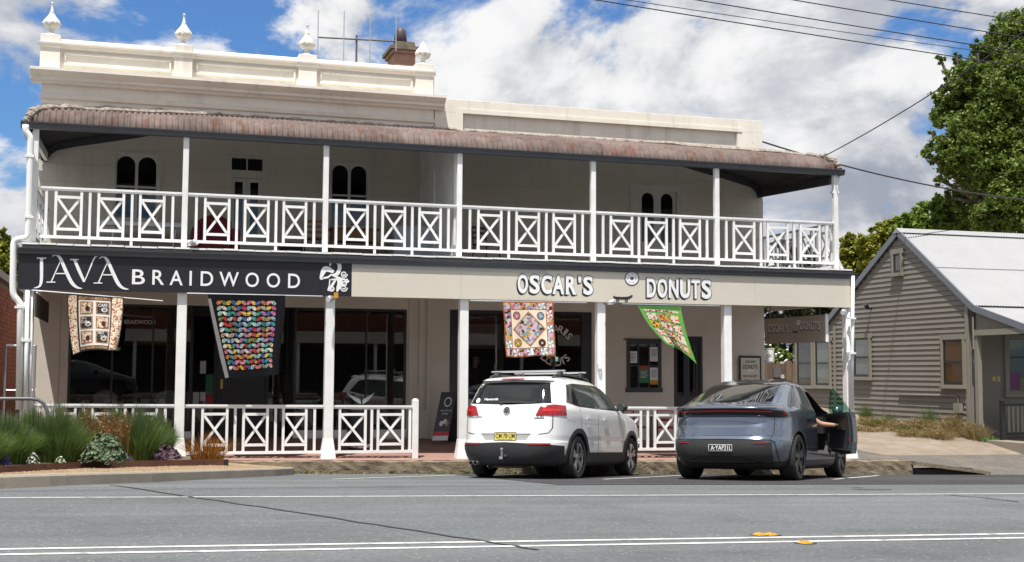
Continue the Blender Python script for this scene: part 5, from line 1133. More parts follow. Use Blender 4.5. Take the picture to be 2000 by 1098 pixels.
# green quilt
q = Quilt('green bordered quilt with food picture panels, blowing out at an angle', ((1246,597),(1329,599),(1361,711),(1302,672)), 22.50, lambda u, v: (-8*math.sin(math.pi*v)*(1-u)*.8 - 3*math.sin(math.pi*v)*u, 6*math.sin(math.pi*u)*v*-.9, -.25*v + .08*v*math.sin(6*u)), name='green_quilt')
q.base(mat('green quilting', (.075,.26,.04), .85, bump=.4, bscale=80)); PF = [printmat('food print %d' % i, c, 30) for i, c in enumerate(([PAL['cream'],PAL['white'],PAL['red'],PAL['cream']],[PAL['gold'],PAL['gold'],PAL['orange'],PAL['choc']],[PAL['choc'],PAL['pink'],PAL['tan'],PAL['cream']]))]
q.rect(.02,.98,.0,.06, mat('dark green header', (.03,.12,.025), .9), .004, 'header'); q.rect(.08,.92,.085,.13, printmat('cutlery strip', [PAL['choc'],PAL['cream'],PAL['red'],PAL['cream']], 40), .004)
for j in range(4):
    for i in range(3): u0 = .10 + i*.275; v0 = .17 + j*.195; q.rect(u0, u0+.245, v0, v0+.17, PF[(i*2+j) % 3], .005, 'panel'); q.rect(u0+.03, u0+.215, v0+.025, v0+.145, PF[0] if (i+j) % 2 == 0 else PF[(i+j) % 3], .007, 'panel')
# ------------------------------------------------------------------ cars
M['carwhite'] = mat('white car paint', (.74,.75,.75), .28, coat=1.0, var=.015, vscale=3)
M['cargrey'] = mat('graphite metallic paint', (.178,.21,.268), .22, metal=.8, coat=1.0)
M['plastic'] = mat('black car plastic', (.028,.028,.03), .5, var=.15, vscale=20)
M['gloss'] = mat('gloss black trim', (.008,.008,.009), .12, coat=.6)
M['carglass'] = mat('dark car glass', (.010,.012,.013), .03, coat=.0, spec=.7)
M['carglass2'] = mat('grey green side glass', (.05,.062,.06), .04, spec=.6)
M['greenglass'] = glass_mat('green door glass', (.55,.75,.65))
M['tyre'] = mat('tyre rubber', (.022,.022,.023), .8, bump=.3, bscale=60)
M['rim'] = mat('silver alloy', (.50,.51,.53), .3, metal=.85); M['rimdark'] = mat('dark alloy', (.085,.088,.095), .35, metal=.7)
M['well'] = mat('wheel well', (.012,.012,.012), .9)
M['lampred'] = mat('red lamp lens', (.26,.006,.008), .15, coat=.6, var=.25, vscale=14); M['lampred2'] = emis(mat('lit red lens', (.5,.01,.01), .15, coat=.8), (1,.02,.01), .06)
M['lampdark'] = mat('smoked lamp lens', (.02,.012,.014), .08, coat=.8)
M['chrome'] = mat('chrome', (.75,.76,.78), .1, metal=1.)
M['plate_y'] = mat('yellow number plate', (.60,.50,.10), .5); M['plate_k'] = mat('black number plate', (.015,.015,.016), .4)
M['cabin'] = mat('black cabin trim', (.016,.016,.018), .6); M['trim'] = mat('charcoal door trim', (.05,.05,.055), .5)
def pchip(tab, j):
    zs = [t[0] for t in tab]; vs = [t[j] for t in tab]; n = len(zs); h = [zs[i+1]-zs[i] for i in range(n-1)]; d = [(vs[i+1]-vs[i])/h[i] for i in range(n-1)]; mm = [0]*n
    mm[0], mm[-1] = d[0], d[-1]
    for i in range(1, n-1): mm[i] = 0 if d[i-1]*d[i] <= 0 else 2*d[i-1]*d[i]/(d[i-1]+d[i])
    def f(z):
        z = max(zs[0], min(zs[-1], z)); i = 0
        while i < n-2 and z > zs[i+1]: i += 1
        t = (z-zs[i])/h[i]; return (2*t**3-3*t*t+1)*vs[i] + (t**3-2*t*t+t)*h[i]*mm[i] + (-2*t**3+3*t*t)*vs[i+1] + (t**3-t*t)*h[i]*mm[i+1]
    return f
def poly_at(pl, t):
    s_ = t*(len(pl)-1); i = min(int(s_), len(pl)-2); f = s_-i; return tuple(a+(b-a)*f for a, b in zip(pl[i], pl[i+1]))
class Car:
    def __init__(s, name, label, tab, wb, xax, outer, R_, rr, hd, zg, k=1.):
        s.tab = tab; s.xr, s.xf, s.w, s.n = [pchip(tab, j) for j in (1,2,3,4)]; s.wb, s.xax, s.outer, s.R = wb, xax, outer, R_
        h = R(hd); f = Vector((math.sin(h), math.cos(h), 0)); l = Vector((-math.cos(h), math.sin(h), 0)); rr = Vector((rr[0], rr[1], 0))
        P = lambda q: Vector((q.x, q.y, zg(q.x, q.y)))
        RR, RL, FR = P(rr), P(rr + l*2*outer), P(rr + f*wb)
        f3 = (FR-RR).normalized(); l3 = (RL-RR); l3 = (l3 - f3*l3.dot(f3)).normalized(); n3 = f3.cross(l3); O = RR - f3*xax*k + l3*outer*k; f3, l3, n3 = f3*k, l3*k, n3*k
        s.t = thing(name, label, 'car', (0,0,0)); s.t.matrix_basis = Matrix(((f3.x,l3.x,n3.x,O.x),(f3.y,l3.y,n3.y,O.y),(f3.z,l3.z,n3.z,O.z),(0,0,0,1)))
        s.mw = s.t.matrix_basis.copy()
    def side(s, x, z, off=0., sd=-1):
        a = (s.xf(z)-s.xr(z))/2; cx = (s.xf(z)+s.xr(z))/2; n = s.n(z); q = min(1, abs((x-cx)/a)); y = s.w(z)*max(0, 1-q**n)**(1/n); return Vector((x, sd*(y+off), z))
    def rear(s, y, z, off=0.):
        a = (s.xf(z)-s.xr(z))/2; cx = (s.xf(z)+s.xr(z))/2; n = s.n(z); q = min(1, abs(y/s.w(z))); return Vector((cx - a*max(0, 1-q**n)**(1/n) - off, y, z))
    def wrap(s, u, z, off=0., N_=160):                   # u: distance along the outline from the middle of the tail, + to the car's right
        a = (s.xf(z)-s.xr(z))/2; cx = (s.xf(z)+s.xr(z))/2; n = s.n(z); w = s.w(z); sg = -1 if u >= 0 else 1; u = abs(u); prev = Vector((cx-a, 0)); acc = 0
        for k in range(1, N_*2):
            y = w*min(1, k/N_) if k <= N_ else w
            if k <= N_: t = (k/N_)**.5; y = w*math.sin(t*math.pi/2) if False else w*(1-(1-k/N_)**2.2); x = cx - a*max(0, 1-(y/w)**n)**(1/n)
            else: y = w; x = prev.x + .02
            p = Vector((x, y)); d = (p-prev).length
            if acc + d >= u: q = prev.lerp(p, (u-acc)/d if d else 0); break
            acc += d; prev = p
        else: q = prev
        nx = -(abs((q.x-cx)/a)**(n-1))/a; ny = (abs(q.y/w)**(n-1))/w; L_ = math.hypot(nx, ny) or 1
        return Vector((q.x + nx/L_*off, sg*(q.y + ny/L_*off), z))
    def patch(s, fn, bot, top, mt, name, nu=10, nv=4, off=.004, t=.012, parent=None, smooth=True):
        def g(u, v, d):
            a = poly_at(bot, u); b = poly_at(top, u); return fn(a[0]+(b[0]-a[0])*v, a[1]+(b[1]-a[1])*v, off-d)
        m = mb(); m.shell(g, nu, nv, t); o = m.build(name, M[mt] if isinstance(mt, str) else mt, parent or s.t, local=True); return shade_auto(o, 50)
    def line(s, fn, pts, mt='gloss', w=.008, off=.003, name='seam', parent=None):
        m = mb(); vs = []; K = len(pts)
        P = []
        for i in range(K-1):
            for k in range(6): P.append(tuple(a+(b-a)*k/6 for a, b in zip(pts[i], pts[i+1])))
        P.append(pts[-1]); K = len(P)
        for i, p in enumerate(P):
            a, b = P[max(i-1,0)], P[min(i+1,K-1)]; d = Vector((b[0]-a[0], b[1]-a[1])).normalized()*w/2; vs += [fn(p[0]-d.y, p[1]+d.x, off), fn(p[0]+d.y, p[1]-d.x, off)]
        m.add(vs, [(2*i,2*i+2,2*i+3,2*i+1) for i in range(K-1)]); return m.build(name, M[mt], parent or s.t, local=True)
    def body(s, paint, zclad, cuts, NT=112):
        zs = sorted(set([t[0] for t in s.tab] + [s.tab[0][0] + (s.tab[-1][0]-s.tab[0][0])*k/64 for k in range(65)] + [zclad])); m = mb(); vs = []
        for z in zs:
            a = (s.xf(z)-s.xr(z))/2; cx = (s.xf(z)+s.xr(z))/2; n = s.n(z); w = s.w(z)
            for k in range(NT):
                th = 2*math.pi*(k+.5)/NT; c, sn = math.cos(th), math.sin(th); vs.append((cx + a*math.copysign(abs(c)**(2/n), c), w*math.copysign(abs(sn)**(2/n), sn), z))
        fs = []
        for i in range(len(zs)-1):
            for k in range(NT): fs.append((i*NT+k, i*NT+(k+1)%NT, (i+1)*NT+(k+1)%NT, (i+1)*NT+k)); m.m.append(1 if zs[i+1] <= zclad+1e-6 else 0)
        fs.append(tuple(reversed(range(NT)))); m.m.append(1); fs.append(tuple((len(zs)-1)*NT+k for k in range(NT))); m.m.append(0)
        m.v = vs; m.f = fs; o = m.build('body', [M[paint], M['plastic'], M['well']], None)
        cut = mb()
        for xx in (s.xax, s.xax+s.wb):
            for sd in (-1, 1): cut.lathe([(s.R+.045, sd*.52), (s.R+.045, sd*1.3)] if sd > 0 else [(s.R+.045, -1.3), (s.R+.045, -.52)], 40, (xx, 0, s.R), 'y')
        co = [cut.build('cut', M['well'], fix=True)]
        for poly, y0, y1 in cuts: m2 = mb(); m2.prism(poly, lambda a, b, d: (a, d, b), y0, y1); co.append(m2.build('cut', M['cabin'], fix=True))
        for c in co:
            md = o.modifiers.new('b', 'BOOLEAN'); md.object = c; md.operation = 'DIFFERENCE'; md.solver = 'EXACT'; md.material_mode = 'TRANSFER'
        bpy.context.view_layer.update(); dg = bpy.context.evaluated_depsgraph_get(); me = bpy.data.meshes.new_from_object(o.evaluated_get(dg))
        bpy.data.objects.remove(o)
        for c in co: bpy.data.objects.remove(c)
        b = link('body', me, s.t, True); shade_auto(b, 28); return b
    def wheels(s, rim, width, spokes, tw=.045):
        for i, (xx, sd) in enumerate(((s.xax,-1),(s.xax,1),(s.xax+s.wb,-1),(s.xax+s.wb,1))):
            R_ = s.R; r0 = R_*.70
            ty = mb().lathe([(r0, 0), (R_*.9, -.006), (R_*.975, .015), (R_, .045), (R_, width-.045), (R_*.975, width-.015), (R_*.9, width+.006), (r0, width)], 48, (0,0,0), 'y', cap=False)
            w = ty.build('wheel', M['tyre'], s.t, local=True); shade_auto(w, 30)
            w.location = (xx, sd*s.outer, R_); w.rotation_euler = (0, 0, 0 if sd < 0 else math.pi)
            b = mb(); b.lathe([(r0*.99, .02), (r0*.93, .03), (r0*.90, .10), (r0*.90, width-.02)], 40, (0,0,0), 'y', cap=False); shade_auto(b.build('rim', M[rim], w, local=True), 40)
            mb().lathe([(.04, .075), (r0*.80, .08), (r0*.80, .10), (.04, .11)], 32, (0,0,0), 'y').build('brake_disc', M['well'], w, local=True)
            for k in range(spokes):
                for e in (-1, 1):
                    a = 2*math.pi*k/spokes + .3; da = .16*e; p0 = Vector((math.cos(a+da*.5)*.05, .035, math.sin(a+da*.5)*.05)); p1 = Vector((math.cos(a+da)*r0*.95, .018, math.sin(a+da)*r0*.95)); mb().beam(p0, p1, tw, .028, (0,1,0)).build('spoke', M[rim], w, local=True)
            shade_auto(mb().lathe([(.001,.012),(.05,.014),(.062,.03),(.062,.07)], 20, (0,0,0), 'y').build('hub_cap', M[rim], w, local=True), 40)
    def arch(s, xx, mt, r0, r1, sd, off=.014, a0=-12, a1=192):
        def g(u, v, d):
            a = R(a0 + (a1-a0)*u); r = r0 + (r1-r0)*v; return s.side(xx + r*math.cos(a), max(.205, s.R + r*math.sin(a)), off-d, sd)
        m = mb(); m.shell(g, 28, 2, .03); shade_auto(m.build('wheel_arch_trim', M[mt], s.t, local=True), 40)
    def rtext(s, body, y0, y1, z0, z1, mt, name='badge_lettering', off=.008, b=.01):   # reads left to right seen from behind: +y is left
        return text(name, body, (y0, y1, z0, z1), lambda p, q, d: s.rear(p, q, off), mt, s.t, b, local=True)

# ---- white compact suv
TT = [(.20,.17,4.22,.80,5),(.26,.07,4.33,.87,5),(.38,.015,4.41,.895,5.5),(.50,.0,4.43,.90,6),(.575,.005,4.43,.90,6),(.60,.04,4.42,.898,6),(.70,.05,4.41,.905,6),(.85,.065,4.36,.905,6),(.96,.078,4.22,.905,6),(1.03,.09,4.0,.90,6),(1.09,.105,3.7,.89,6),(1.13,.12,3.40,.875,6),(1.16,.145,3.32,.86,6),(1.24,.19,3.19,.83,6),(1.35,.255,3.0,.79,6),(1.45,.315,2.82,.75,6),(1.53,.37,2.66,.705,5.5),(1.58,.43,2.5,.665,5),(1.62,.55,2.32,.60,4.5),(1.648,.78,2.12,.50,4),(1.663,1.1,1.9,.34,3.5),(1.667,1.3,1.75,.18,3)]
suv = Car('parked_suv', 'white compact SUV with roof racks parked nose in at the kerb', TT, 2.604, .93, .895, .345, (7.0, 19.07), 41.5, zroad, 1.02)
suv.body('carwhite', .38, [])
suv.wheels('rim', .235, 5, .05)
for xx in (suv.xax, suv.xax+suv.wb):
    for sd in (-1, 1): suv.arch(xx, 'plastic', suv.R+.04, suv.R+.115, sd)
W_ = suv.wrap
suv.patch(W_, [(-1.05,.225),(-.6,.215),(0,.21),(.6,.215),(1.05,.225)], [(-1.08,.52),(-.62,.52),(-.50,.575),(.50,.575),(.62,.52),(1.08,.52)][0:1] + [(-.66,.545),(0,.575),(.66,.545),(1.08,.52)], 'plastic', 'rear_bumper_cladding', 30, 5, .012, .03)
for sd in (-1, 1): suv.patch(lambda x, z, o, sd=sd: suv.side(x, z, o, sd), [(1.36,.21),(3.12,.21)], [(1.36,.42),(3.12,.42)], 'plastic', 'sill_cladding', 14, 3, .014, .03)
suv.patch(suv.rear, [(-.70,1.185),(0,1.165),(.70,1.185)], [(-.60,1.52),(0,1.535),(.60,1.52)], 'carglass', 'rear_window', 16, 8, .006)
lid = suv.patch(suv.rear, [(-.63,1.555),(0,1.565),(.63,1.555)], [(-.60,1.60),(0,1.612),(.60,1.60)], 'carwhite', 'roof_spoiler', 14, 3, .10, .22)
suv.patch(suv.rear, [(-.20,1.568),(.20,1.568)], [(-.195,1.592),(.195,1.592)], 'lampred', 'brake_light', 6, 2, .106, .02)
for sd in (-1, 1):
    suv.patch(lambda u, z, o, sd=sd: W_(-sd*u, z, o), [(.50,1.00),(.75,.99),(1.08,1.00)], [(.56,1.14),(.75,1.17),(1.04,1.155)], 'lampred', 'tail_lamp', 16, 5, .010, .03)
    suv.patch(lambda u, z, o, sd=sd: W_(-sd*u, z, o), [(.60,1.06),(.95,1.06)], [(.60,1.10),(.95,1.10)], 'lampred2', 'lamp_bar', 10, 2, .013, .01)
    suv.patch(lambda u, z, o, sd=sd: W_(-sd*u, z, o), [(.42,.535),(.76,.535)], [(.42,.56),(.76,.56)], 'lampred', 'rear_reflector', 6, 2, .02, .012)
suv.line(suv.rear, [(-.745,1.12),(-.745,.80),(-.70,.72),(-.58,.70),(.58,.70),(.70,.72),(.745,.80),(.745,1.12)], w=.011, name='tailgate_seam')
suv.patch(suv.rear, [(-.34,.595),(.34,.595)], [(-.42,.695),(.42,.695)], mat('plate recess', (.36,.36,.36), .5), 'plate_recess', 6, 3, .002, .01)
pl = suv.patch(suv.rear, [(-.186,.60),(.186,.60)], [(-.186,.725),(.186,.725)], 'plate_y', 'number_plate', 4, 2, .012, .012)
suv.rtext('CM·78·UM', .165, -.165, .632, .708, 'ink', 'plate_lettering', .0145, .012); suv.rtext('NEW SOUTH WALES', .12, -.12, .608, .622, 'ink', 'plate_lettering', .0145)
suv.line(suv.rear, [(-.186,.60),(.186,.60),(.186,.725),(-.186,.725),(-.186,.60)], 'gloss', .008, .0142, 'plate_surround')
m = mb(); ring(m, (0,0), .050, .060, lambda a, b: suv.rear(-a, 1.075+b, .02)); m.build('badge_ring', M['chrome'], suv.t, local=True)
m = mb(); ring(m, (0,0), .002, .051, lambda a, b: suv.rear(-a, 1.075+b, .016)); m.build('badge_disc', M['gloss'], suv.t, local=True)
m = mb()
for i, pts in enumerate(([(-.024,.040),(0,.006),(.024,.040)], [(-.042,.022),(-.018,-.036),(0,-.004),(.018,-.036),(.042,.022)])): ribbon(m, pts, [.008]*len(pts), lambda a, b, i=i: suv.rear(-a, 1.075+b, .021+.001*i), 1)
m.build('badge_mark', M['chrome'], suv.t, local=True)
suv.rtext('TIGUAN', .70, .44, .955, .99, 'gloss'); suv.rtext('TSI', -.50, -.62, .965, .995, 'gloss'); suv.patch(suv.rear, [(-.63,.945),(-.48,.945)], [(-.63,.957),(-.48,.957)], 'gloss', 'badge_bar', 2, 1, .006, .006)
suv.rtext('Haworth', .44, .20, 1.235, 1.275, 'letter', 'window_sticker', .010)
m = mb(); ring(m, (0,0), .001, .04, lambda a, b: suv.rear(.56-a, 1.235+b, .0095), 16); m.build('round_sticker', M['letter'], suv.t, local=True)
m = mb(); m.tube([suv.rear(.12, 1.20, .03), suv.rear(-.15, 1.198, .022), suv.rear(-.42, 1.195, .016)], .011, 6); m.lathe([(.0,-.03),(.03,-.02),(.03,.0),(.0,.02)], 10, suv.rear(.12, 1.195, .02)); m.build('rear_wiper', M['plastic'], suv.t, local=True)
# tow ball, exhausts
m = mb(); c = suv.rear(0, .40, .10); m.lathe([(.0,-.028),(.02,-.02),(.027,0),(.02,.02),(0,.028)], 14, c + Vector((0,0,.06))); m.tube([c + Vector((0,0,.05)), c + Vector((0,0,-.04)), c + Vector((.14,0,-.07))], .019, 8); m.box(c.x-.03, c.x+.16, -.03, .03, c.z-.09, c.z-.05); m.build('tow_ball', M['steel'], suv.t, local=True)
for yy in (.50, .58): mb().lathe([(.026,0),(.032,0),(.032,.14),(.026,.14)], 16, (.0, yy, .245), 'x', cap=False).build('exhaust_tip', M['pipe'], suv.t, local=True)
mb().tube([(.35,.35,.24),(.35,-.2,.24)], .075, 12).build('muffler', mat('rusty muffler', (.18,.12,.09), .7), suv.t, local=True)
# side windows, doors, mirrors
for sd in (-1, 1):
    Sd = lambda x, z, o, sd=sd: suv.side(x, z, o, sd)
    suv.patch(Sd, [(.58,1.21),(1.0,1.155),(1.8,1.14),(3.0,1.135)], [(.80,1.50),(1.1,1.535),(1.9,1.545),(2.50,1.535)], 'gloss', 'window_surround', 24, 6, .003, .01)
    suv.patch(Sd, [(.68,1.225),(.98,1.18)], [(.84,1.475),(.98,1.49)], 'carglass', 'quarter_window', 6, 5, .007, .008)
    suv.patch(Sd, [(1.04,1.175),(1.76,1.165)], [(1.04,1.50),(1.76,1.515)], 'carglass2', 'rear_door_window', 8, 6, .007, .008)
    suv.patch(Sd, [(1.86,1.165),(2.86,1.16)], [(1.86,1.515),(2.46,1.505)], 'carglass2', 'front_door_window', 8, 6, .007, .008)
    suv.line(Sd, [(1.02,1.14),(1.02,.85),(1.32,.62),(1.36,.40)], name='door_seam'); suv.line(Sd, [(1.81,1.14),(1.81,.40)], name='door_seam'); suv.line(Sd, [(3.05,1.13),(3.10,.85),(3.06,.40)], name='door_seam')
    for xx in (1.22, 2.02): suv.patch(Sd, [(xx,.955),(xx+.2,.965)], [(xx,.985),(xx+.2,.995)], 'chrome' if False else 'carwhite', 'door_handle', 5, 2, .035, .02)
    suv.line(Sd, [(.5,.955),(1.6,.95),(3.2,.93)], 'carwhite', .012, .006, 'body_crease')
    mp_ = suv.side(2.86, 1.15, 0, sd); c = mp_ + Vector((-.02, sd*.12, .05)); m = mb(); m.lathe([(.0,-.10),(.05,-.10),(.085,-.05),(.09,0),(.07,.05),(.0,.07)], 14, c, 'x'); m2 = m.build('wing_mirror', M['plastic'], suv.t, local=True, smooth=True); m2.data.transform(Matrix.Translation(c) @ Matrix.Diagonal((.9,1.15,.85,1)) @ Matrix.Translation(-c))
    mb().tube([mp_, c + Vector((.02,-sd*.05,-.03))], .025, 8).build('mirror_arm', M['plastic'], suv.t, local=True); mb().lathe([(.0,-.106),(.065,-.104),(.065,-.10),(.0,-.10)], 14, c, 'x').build('mirror_glass', M['carglass2'], suv.t, local=True)
    # roof rails
    P = [Vector((x, sd*y, z)) for x, y, z in ((.62,.56,1.60),(.72,.565,1.655),(1.2,.56,1.69),(1.9,.55,1.69),(2.25,.53,1.66),(2.35,.52,1.62))]; mb().tube(P, .018, 8).build('roof_rail', M['plastic'], suv.t, local=True, smooth=True)
for xx, z in ((.92,1.735),(1.85,1.755)):
    bevel(mb().box(xx-.035, xx+.035, -.66, .66, z-.014, z+.014).build('roof_bar', M['alu'], suv.t, local=True), .01)
    for sd in (-1, 1): mb().add([(xx-.07,sd*.60,1.66),(xx+.07,sd*.60,1.66),(xx+.07,sd*.52,1.66),(xx-.07,sd*.52,1.66),(xx-.04,sd*.6,z-.01),(xx+.04,sd*.6,z-.01),(xx+.04,sd*.54,z-.01),(xx-.04,sd*.54,z-.01)], [(0,1,5,4),(1,2,6,5),(2,3,7,6),(3,0,4,7)]).build('bar_foot', M['plastic'], suv.t, local=True)
mb().lathe([(.03,0),(.02,.03),(.006,.07)], 8, (.72, 0, 1.635)).build('roof_antenna', M['plastic'], suv.t, local=True)

# ---- graphite electric crossover, driver's door open
TE = [(.17,.30,4.52,.82,4.5),(.24,.12,4.66,.90,4.5),(.36,.03,4.75,.94,5),(.50,.0,4.79,.955,5),(.62,.015,4.78,.96,5),(.66,.045,4.77,.96,5),(.80,.09,4.70,.958,5),(.90,.13,4.48,.95,5),(.955,.14,4.33,.945,5),(.985,.115,4.22,.94,5),(1.06,.05,3.95,.925,5),(1.10,.035,3.85,.912,4.8),(1.12,.055,3.78,.90,4.4),(1.145,.15,3.7,.882,4),(1.20,.31,3.56,.852,3.8),(1.27,.54,3.40,.815,3.8),(1.34,.77,3.23,.775,3.8),(1.41,1.01,3.04,.735,3.8),(1.48,1.26,2.84,.69,3.8),(1.54,1.49,2.66,.64,3.6),(1.59,1.74,2.45,.56,3.4),(1.615,2.0,2.28,.44,3.2),(1.626,2.08,2.22,.25,3)]
ev = Car('parked_electric_car', 'graphite grey fastback crossover with its driver door standing open', TE, 2.89, 1.0, .945, .36, (10.47, 18.02), 44.5, zroad, 1.06)
DO = [(2.16,.42),(2.12,.75),(2.15,1.10),(2.24,1.43),(2.66,1.43),(2.95,1.30),(3.24,1.10),(3.20,.55),(3.06,.40)]
ev.body('cargrey', .30, [(DO, -1.2, -.22)])
ev.wheels('rimdark', .255, 5, .06)
for xx in (ev.xax, ev.xax+ev.wb):
    for sd in (-1, 1): ev.arch(xx, 'plastic', ev.R+.04, ev.R+.075, sd, .008)
W2 = ev.wrap
ev.patch(ev.rear, [(-.66,1.205),(0,1.185),(.66,1.205)], [(-.55,1.50),(0,1.565),(.55,1.50)], 'carglass', 'rear_window', 18, 10, .006)
def evroof(x, y, o):                                     # the skin above the rear glass, found by height
    lo, hi = 1.2, 1.626
    for _ in range(24):
        z = (lo+hi)/2; a = (ev.xf(z)-ev.xr(z))/2; cx = (ev.xf(z)+ev.xr(z))/2; n = ev.n(z); inside = abs((x-cx)/a)**n + abs(y/ev.w(z))**n < 1
        lo, hi = (z, hi) if inside else (lo, z)
    return Vector((x, y, lo+o))
ev.patch(lambda x, y, o: evroof(x, y, o), [(1.66,-.50),(1.9,-.53),(2.4,-.52),(2.66,-.46)], [(1.66,.50),(1.9,.53),(2.4,.52),(2.66,.46)], 'carglass', 'glass_roof', 14, 12, .005, .01)
ev.patch(ev.rear, [(-.90,1.098),(0,1.095),(.90,1.098)], [(-.86,1.125),(0,1.135),(.86,1.125)], 'cargrey', 'boot_spoiler', 16, 3, .045, .08)
ev.patch(W2, [(-1.12,.975),(-.70,.985),(0,.995),(.70,.985),(1.12,.975)], [(-1.06,1.065),(-.6,1.075),(0,1.08),(.6,1.075),(1.06,1.065)], 'lampdark', 'light_bar', 34, 4, .006, .02)
ev.patch(W2, [(-.78,1.032),(0,1.042),(.78,1.032)], [(-.78,1.046),(0,1.056),(.78,1.046)], 'lampred2', 'brake_strip', 20, 2, .010, .01)
for sd in (-1, 1):
    f = lambda u, z, o, sd=sd: W2(-sd*u, z, o)
    ev.patch(f, [(.66,.955),(1.0,.955)], [(.64,.985),(1.04,.985)], 'lampdark', 'tail_lamp', 8, 3, .012, .02); ev.patch(f, [(1.02,1.0),(1.14,1.005)], [(1.02,1.045),(1.11,1.04)], 'lampred', 'side_lamp', 5, 2, .009, .01)
    ev.patch(f, [(.50,.560),(.70,.563)], [(.50,.574),(.70,.577)], 'lampred', 'rear_reflector', 6, 2, .016, .012)
ev.patch(W2, [(-.80,.25),(-.5,.23),(0,.23),(.5,.23),(.80,.25)], [(-.78,.58),(-.5,.605),(0,.61),(.5,.605),(.78,.58)], 'plastic', 'lower_bumper', 26, 6, .008, .03)
ev.patch(ev.rear, [(-.62,.27),(-.3,.255),(.3,.255),(.62,.27)], [(-.42,.32),(-.36,.375),(.36,.375),(.42,.32)], 'gloss', 'diffuser', 14, 3, .02, .02)
ev.line(W2, [(-.92,.30),(-.84,.58),(-.76,.615),(0,.625),(.76,.615),(.84,.58),(.92,.30)], 'gloss', .014, .012, 'bumper_edge')
ev.patch(ev.rear, [(-.186,.445),(.186,.445)], [(-.186,.545),(.186,.545)], 'plate_k', 'number_plate', 4, 2, .022, .012)
ev.rtext('A·YAF21L', .150, -.172, .46, .53, 'letter', 'plate_lettering', .0245, .012); ev.line(ev.rear, [(-.183,.448),(.183,.448),(.183,.542),(-.183,.542),(-.183,.448)], 'letter', .006, .0242, 'plate_surround'); ev.rtext('ACT', .178, .160, .465, .525, 'brass', 'plate_lettering', .0245)
ev.line(ev.rear, [(-.76,1.0),(-.76,.72),(-.72,.63)], name='tailgate_seam'); ev.line(ev.rear, [(.76,1.0),(.76,.72),(.72,.63)], name='tailgate_seam'); ev.line(W2, [(-1.0,.70),(-.7,.69),(.7,.69),(1.0,.70)], 'cargrey', .012, .006, 'body_crease')
for sd in (-1, 1):
    Sd = lambda x, z, o, sd=sd: ev.side(x, z, o, sd)
    ev.patch(Sd, [(.78,1.155),(1.4,1.11),(2.08,1.09)], [(1.18,1.33),(1.6,1.475),(2.14,1.50)], 'gloss', 'window_surround', 18, 6, .003, .01)
    ev.patch(Sd, [(.90,1.165),(1.33,1.135)], [(1.20,1.30),(1.42,1.40)], 'carglass', 'quarter_window', 6, 5, .007, .008); ev.patch(Sd, [(1.40,1.13),(2.02,1.11)], [(1.52,1.435),(2.07,1.475)], 'carglass2', 'rear_door_window', 8, 6, .007, .008)
    if sd > 0: ev.patch(Sd, [(2.16,1.10),(3.35,1.10)], [(2.20,1.475),(2.72,1.45)], 'carglass2', 'front_door_window', 10, 6, .007, .008)
    ev.line(Sd, [(1.36,1.12),(1.42,.86),(1.52,.62),(1.58,.42),(2.08,.40)], name='door_seam'); ev.line(Sd, [(2.09,1.10),(2.09,.42)], name='door_seam')
    ev.patch(Sd, [(1.50,.93),(1.72,.935)], [(1.50,.955),(1.72,.96)], 'gloss', 'door_handle', 5, 2, .006, .008); ev.patch(Sd, [(1.45,.20),(3.4,.20)], [(1.45,.31),(3.4,.31)], 'plastic', 'sill_trim', 14, 3, .01, .03)
# open door, hinged at the front edge on the car's right side
hx, hy = 3.20, -.93; ph = R(35)
def dswing(p): dx, dy = p.x-hx, p.y-hy; return Vector((hx + dx*math.cos(ph) - dy*math.sin(ph), hy + dx*math.sin(ph) + dy*math.cos(ph), p.z))
def dskin(x, z, o): return dswing(ev.side(x, z, o, -1))
dbot = [(2.20,.42),(2.64,.40),(3.17,.46)]; dtop = [(2.15,1.09),(2.64,1.09),(3.17,1.085)]
door = ev.patch(dskin, dbot, dtop, 'cargrey', 'driver_door', 14, 8, .0, .085)
ev.patch(lambda x, z, o: dskin(x, z, o-.088), [(2.24,.46),(3.13,.50)], [(2.19,1.07),(3.13,1.07)], 'trim', 'door_trim', 12, 6, .0, .03, door)
ev.patch(lambda x, z, o: dskin(x, z, o-.13), [(2.36,.80),(2.95,.83)], [(2.36,.87),(2.95,.90)], 'cabin', 'armrest', 8, 3, .02, .06, door)
ev.patch(lambda x, z, o: dskin(x, z, o-.119), [(2.30,.96),(3.05,.99)], [(2.30,1.03),(3.05,1.05)], M['rimdark'], 'trim_strip', 8, 3, .0, .01, door)
ev.patch(lambda x, z, o: dskin(x, z, o-.01), [(2.14,.60),(2.165,.60)], [(2.14,1.0),(2.165,1.0)], M['pipe'], 'door_edge', 2, 4, .0, .07, door)
ev.patch(lambda x, z, o: dskin(x, z, o-.119), [(2.24,.62),(2.27,.62)], [(2.24,.66),(2.27,.66)], 'lampred', 'door_reflector', 2, 2, .0, .01, door)
ev.patch(lambda x, z, o: dskin(x, z, o-.03), [(2.18,1.09),(2.54,1.09),(3.10,1.088)], [(2.36,1.46),(2.54,1.44),(3.02,1.13)], 'greenglass', 'door_glass', 12, 6, .0, .006, door)
for sd in (-1, 1):
    mp_ = ev.side(3.14, 1.10, 0, sd); c = mp_ + Vector((-.03, sd*.13, .04)); c2 = dswing(Vector((c.x, c.y-.0, c.z))) if sd < 0 else c
    m = mb(); m.lathe([(.0,-.11),(.05,-.11),(.085,-.05),(.09,0),(.07,.05),(.0,.08)], 14, c2, 'x'); o = m.build('wing_mirror', M['cargrey'], ev.t, local=True, smooth=True)
